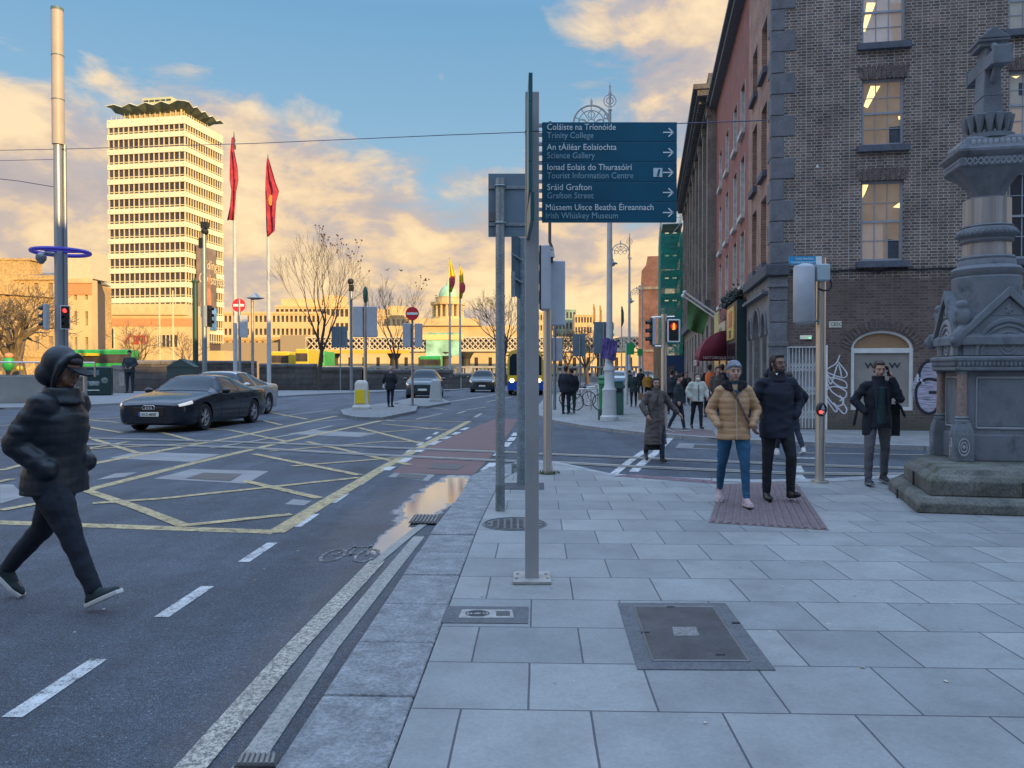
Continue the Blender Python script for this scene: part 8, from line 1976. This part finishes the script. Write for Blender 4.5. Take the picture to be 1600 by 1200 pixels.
part(p, 'shirt_collar', SWHITE, lambda m: m.prism([p['neck']+V((-.05, -.105, .035)), p['neck']+V((-.025, -.112, .035)), p['neck']+V((-.04, -.112, .008))], (0, .02, 0)))
# person behind him
b = gp(1215, 711); Hh = hgt(1215, 575, 712)
person('person in black with a rucksack and white trainers hidden behind the bearded man', b+V((.20, 0, 0)), R(178), Hh*.97, hips=((14, 10), (-14, 22)), foot=(0, -20), top=BLKC, legs=NAVYC, shoes=WSOLE, sole=WSOLE, skin='mid', hair=HAIR, tw=1.15, coat_w=1.2, hem=.82, armR=((-.36, .05, .30), (-.30, -.08, .1)), armL=((.36, .05, .30), (.30, -.1, .1)), spread=.10, hand_pose=None)
# man on the phone
b = gp(1370, 757); Hh = hgt(1370, 562, 759)
OLV = cloth('olive_jeans', (.10, .10, .115), scale=3, var=.25, bump=.6, bscale=20)
p = person('man in a dark open coat talking on a phone, walking past the fountain', b, R(-4), Hh, hips=((-8, 6), (10, 6)), foot=(-6, 6), top=cloth('dark_overcoat', (.010, .014, .024)), legs=OLV, shoes=mat('dark_trainer', (.02, .025, .035), .7), sole=mat('grey_sole', (.16, .17, .18), .6), skin='fair', hair=HBR, near=True, hem=.80, tw=1.0, coat_w=1.06, sleeve=1.05, head=(0, 14), armL=((.275, -.09, .27), (.155, -.085, .565)), armR=((-.32, .05, .24), (-.20, -.10, .08)), hand_pose=(.75, None), lean=3, spread=.06, collar=True)
part(p, 'jumper', cloth('dark_green_jumper', (.015, .045, .05)), lambda m: (m.loft([ring(p['T'](0, -.062, z), .085, .095) for z in (-.10, .1, .3, .44)]), m.loft([ring(p['neck']+V((0, 0, z)), r, r*.9) for z, r in ((-.1, .10), (-.02, .075), (.02, .062))])), rm=.012)
part(p, 'lapel', cloth('lapel_cloth', (.014, .02, .03)), lambda m: [m.prism([p['T'](sx*.05, -.155, .46), p['T'](sx*.12, -.13, .42), p['T'](sx*.085, -.168, .12)], (0, .02, 0)) for sx in (-1, 1)], smooth=False)
mb = MB(); w_ = p['wr'][0]; d_ = (w_-p['el'][0]).normalized(); mb.box(w_+d_*.08+V((-.035, -.01, .03)), (.012, .07, .14), ry=-.2); o_ = mb.build('phone', BLKP, None); o_.matrix_world = Matrix.Translation(b) @ Matrix.Rotation(R(-4), 4, 'Z') @ Matrix.Scale(Hh/1.8, 4); tag(o_, 'black mobile phone held to the ear of the man by the fountain', 'phone')
part(p, 'coat_tail', cloth('dark_overcoat', (.010, .014, .024)), lambda m: (m.loft([ring(p['pel']+V((.15, .03, z)), rx, .05) for z, rx in ((-.28, .065), (-.1, .07), (.1, .06))]), m.loft([ring(p['pel']+V((-.14, -.02, z)), rx, .10) for z, rx in ((-.26, .075), (-.1, .08), (.1, .06))])), rm=.016)
mb = MB(); mb.box((.24, .10, .93), (.20, .12, .46)); mb.tube([(.27, .05, 1.2), (.34, .04, 1.12), (.40, .03, .98)], .022, 6, flat=1); mb.tube([(-.27, .0, 1.15), (-.31, -.02, 1.0), (-.33, 0, .85)], .022, 6, flat=1); o_ = mb.build('rucksack', BLKC, None, bevel=.03); o_.matrix_world = Matrix.Translation(b) @ Matrix.Rotation(R(-4), 4, 'Z') @ Matrix.Scale(Hh/1.8, 4); tag(o_, 'black rucksack with loose straps on the back of the phone caller', 'bag')
# girl in the long grey coat
b = gp(1024, 722, 0); Hh = hgt(1024, 589, 724, 0)
p = person('young woman in a long grey brown coat walking quickly over the crossing', b, R(6), Hh, hips=((14, 10), (-16, 16)), foot=(4, -28), top=cloth('taupe_wool', (.105, .085, .080), scale=5, bump=.7, bscale=60), legs=NAVYC, shoes=DKSH, skin='tan', hair=HAIR, near=True, hem=.36, tw=.95, coat_w=1.08, sleeve=1.18, flare=.05, armL=((.32, .06, .25), (.50, .03, .06)), armR=((-.29, -.0, .22), (-.22, -.12, .03)), head=(0, 6), hand_pose=(.4, .6), collar=True, long_hair=True)
part(p, 'skirt', cloth('black_skirt', (.012, .012, .016)), lambda m: m.loft([ring(V((0, (p['ank'][0].y+p['ank'][1].y)/2*.5, z)), .2+.02*(.5-z), .15) for z in (.26, .36, .5)]), rm=.018)
part(p, 'bag_strap', mat('strap_dark', (.03, .03, .03), .6), lambda m: m.tube([p['T'](.05, -.12, .5), p['T'](-.05, -.16, .3), p['T'](-.16, -.15, .05)], .010, 5))
part(p, 'zip_line', MATS['strap_dark'], lambda m: m.tube([p['T'](.0, -.15, .46), p['T'](.0, -.165, .2), p['pel']+V((0, -.2, -.3)), p['pel']+V((0, -.215, -.55))], .007, 5))
# man in hooded puffer at left
HP = cloth('navy_puffer', (.005, .012, .020), rough=.45, bump=.15, bscale=40, var=.12)
b = G(88, 945, 0); Hh = P(85, 556, b.y).z*1.035
p = person('man in a dark hooded puffer jacket and cap striding across the road at left', V((b.x+.0, b.y, 0)), R(82), Hh, hips=((-24, 18), (27, 4)), foot=(-44, 24), top=HP, legs=cloth('navy_joggers', (.007, .013, .024), bump=.5, bscale=16), shoes=mat('dark_knit_shoe', (.02, .035, .04), .8, var=.2), sole=WSOLE, skin='brown', hair=HAIR, near=True, hem=.80, puff=.4, tw=.95, coat_w=1.27, sleeve=1.22, lean=5, head=(0, 27), armL=((.22, .12, .20), (.18, -.12, .04)), armR=((-.22, .13, .19), (-.18, -.10, .02)), hand_pose=(None, None), hscale=1.06, legw=1.30, calf=1.12)
def hood_(m):
    m.sph((0, .052, .03), (.108, .112, .118), 20, 14); m.sph((0, .07, -.06), (.110, .10, .09), 16, 10)
    m.tube([(-.078, -.030, -.11), (-.098, -.026, -.03), (-.094, -.022, .05), (-.055, -.026, .112), (0, -.03, .13), (.055, -.026, .112), (.094, -.022, .05), (.098, -.026, -.03), (.078, -.030, -.11)], .019, 8)
part(p, 'hood', HP, hood_, True, .012, sm=2)
part(p, 'cap', cloth('black_cap', (.010, .014, .020)), lambda m: (m.loft([[(x, y, z+.0) for x, y in ((-.07, -.05), (-.062, -.14), (-.03, -.175), (.03, -.175), (.062, -.14), (.07, -.05))] for z in (.045, .057)]),), True, smooth=False)
part(p, 'collar', HP, lambda m: m.loft([ring(p['neck']+V((0, -.02, z)), r, r) for z, r in ((-.08, .15), (-.02, .125), (.04, .115))]), rm=.014)
lg = text('MWGRT', .052, (0, 0, 0), (0, 0, 0), mat('pale_print', (.5, .52, .53), .6, var=0), p['o'], name='thigh_print', bold=.002); h_ = p['hp'][0]; kn = p['knee'][0]; c_ = h_.lerp(kn, .25)+V((.117, .06, .05)); lg.location = c_; lg.rotation_euler = (pi/2, 0, pi/2); lg.location.y = c_.y-.02
# middle-distance walkers
def mid(label, px, yt, yf, rz, top, legs, z=PZ, **k):
    b = gp(px, yf, z); return person(label, b, R(rz), hgt(px, yt, yf, z), top=top, legs=legs, shoes=k.pop('shoes', GRYSH), **k)
q = mid('woman in a cream sherpa jacket with a mask walking towards the crossing', 1089, 583, 671, 4, cloth('cream_fleece', (.48, .50, .44)), BLKC, hips=((8, 4), (-10, 12)), foot=(4, -16), hair=HBR, skin='fair', coat_w=1.22, sleeve=1.25, hem=.86, tw=1.05, armL=((.31, .03, .25), (.28, -.12, .06)), armR=((-.31, .03, .25), (-.26, -.06, .05)), shoes=DKSH)
part(q, 'face_mask', SWHITE, lambda m: m.sph((0, -.055, -.065), (.06, .05, .045)), True); part(q, 'zip_line', BLKC, lambda m: m.tube([q['T'](0, -.165, .45), q['T'](0, -.175, .2), q['T'](0, -.18, -.05)], .012, 5))
mid('person in a dark green jacket and flat cap looking sideways on the far kerb', 1060, 584, 674, 70, cloth('dark_green_coat', (.012, .025, .032)), NAVYC, hips=((14, 6), (-14, 10)), foot=(0, -14), hair=HAIR, skin='fair', coat_w=1.15, hat=beanie(BLKC, 'cap'), sole=WSOLE, hem=.84)
q = mid('person with a bright orange rucksack walking away by the railings', 1108, 568, 652, 175, BLKC, BLKC, hips=((8, 8), (-8, 10)), hair=HAIR, skin='fair', coat_w=1.1)
mb = MB(); mb.loft([ring(V((0, .20, z)), rx, ry, 14) for z, rx, ry in ((1.0, .12, .06), (1.1, .17, .10), (1.4, .17, .10), (1.5, .12, .06))]); o_ = mb.build('rucksack', mat('orange_fabric', (.75, .14, .03), .7, var=.15), None, smooth=True); o_.matrix_world = q['o'].matrix_basis; tag(o_, 'bright orange rucksack on a walker by the railings', 'bag')
mid('person in a mustard yellow jacket on the footpath beyond the bins', 1012, 580, 630, 5, cloth('mustard_coat', (.40, .20, .03)), BLKC, hair=HAIR, skin='mid', coat_w=1.15)
q = mid('person in dark green coat carrying a shopping bag, walking away', 990, 579, 636, 176, cloth('bottle_green', (.02, .045, .04)), BLKC, hair=mat('grey_hair', (.3, .28, .26), .8), skin='fair', coat_w=1.1, hem=.7, armR=((-.27, .03, .23), (-.30, .0, .0)))
mb = MB(); mb.box((-.34, .0, .52), (.22, .12, .35)); mb.tube([(-.34, 0, .68), (-.30, 0, .86), (-.26, 0, .68)], .01, 5); o_ = mb.build('shopping_bag', mat('paper_bag', (.30, .18, .10), .8), None); o_.matrix_world = q['o'].matrix_basis; tag(o_, 'brown paper shopping bag carried down the footpath', 'bag')
mid('tall dark figure on the footpath between the notice poles', 1001, 575, 622, 178, BLKC, BLKC, hair=HAIR, skin='mid')
mid('person in black standing at the kerb, taller of the two in black', 884, 571, 647, 150, cloth('ink_coat', (.008, .011, .022)), BLKC, hair=HAIR, skin='mid', coat_w=1.25, hem=.78, tw=1.05, shoes=DKSH)
mid('person in black with white trainers waiting beside the taller one', 893, 574, 647, 200, BLKC, cloth('deep_green_trousers', (.015, .04, .035)), hair=HAIR, skin='mid', coat_w=1.3, hem=.86, sole=WSOLE)
q = mid('man in a long black coat with papers crossing the traffic island', 610, 572, 636, 168, BLKC, BLKC, z=.12, hair=SKN['fair'], skin='fair', coat_w=1.22, hem=.74, tw=1.05, head=(0, 26), hips=((5, 2), (-4, 4)), shoes=DKSH, armL=((.30, .05, .24), (.34, -.06, .08)), armR=((-.26, .03, .23), (-.20, -.15, .1)), lean=4)
mb = MB(); mb.box((.33, -.12, .93), (.03, .22, .28), rx=.4); o_ = mb.build('folded_paper', SWHITE, None); o_.matrix_world = q['o'].matrix_basis; tag(o_, 'folded white papers in the hand of the man on the island', 'papers')
mid('man in a dark jacket and beanie leaning by the granite pillar', 203, 547, 614, 12, cloth('slate_jacket', (.02, .035, .045)), NAVYC, hair=None, hat=beanie(BLKC), skin='mid', coat_w=1.18, hem=.84, armL=((.26, .04, .24), (.12, -.18, .10)), armR=((-.26, .04, .24), (-.12, -.18, .10)), shoes=DKSH)
# small crowd before the railings
for i, (px_, yt, yf, rz, c, lab) in enumerate(((1049, 577, 648, 170, (.02, .03, .045), 'navy coated walker just behind the crossing pole'), (1057, 580, 640, 10, (.06, .05, .05), 'brown coated walker in the crowd by the blue hoarding'), (1066, 582, 634, 175, (.015, .015, .02), 'black coated walker before the iron railings'), (1073, 581, 632, 5, (.09, .07, .06), 'beige trousered walker near the hoarding corner'), (1121, 572, 655, 8, (.10, .085, .07), 'walker in khaki holding a cup beside the orange rucksack'), (1196, 580, 668, 175, (.01, .012, .02), 'dark figure entering the stone arches behind the couple'), (983, 578, 618, 178, (.015, .03, .05), 'far walker in navy past the second lamp post'), (1128, 568, 650, 178, (.012, .015, .03), 'dark hooded walker under the burgundy awning'))):
    mid(lab, px_, yt, yf, rz, cloth('crowd_cloth_%s' % 'abcdefgh'[i], c), BLKC, hair=HAIR if i != 1 else HBR, skin=['fair', 'mid'][i % 2], coat_w=1.12, hem=.84, hips=((8, 6), (-8, 10)), hand_pose=.5)
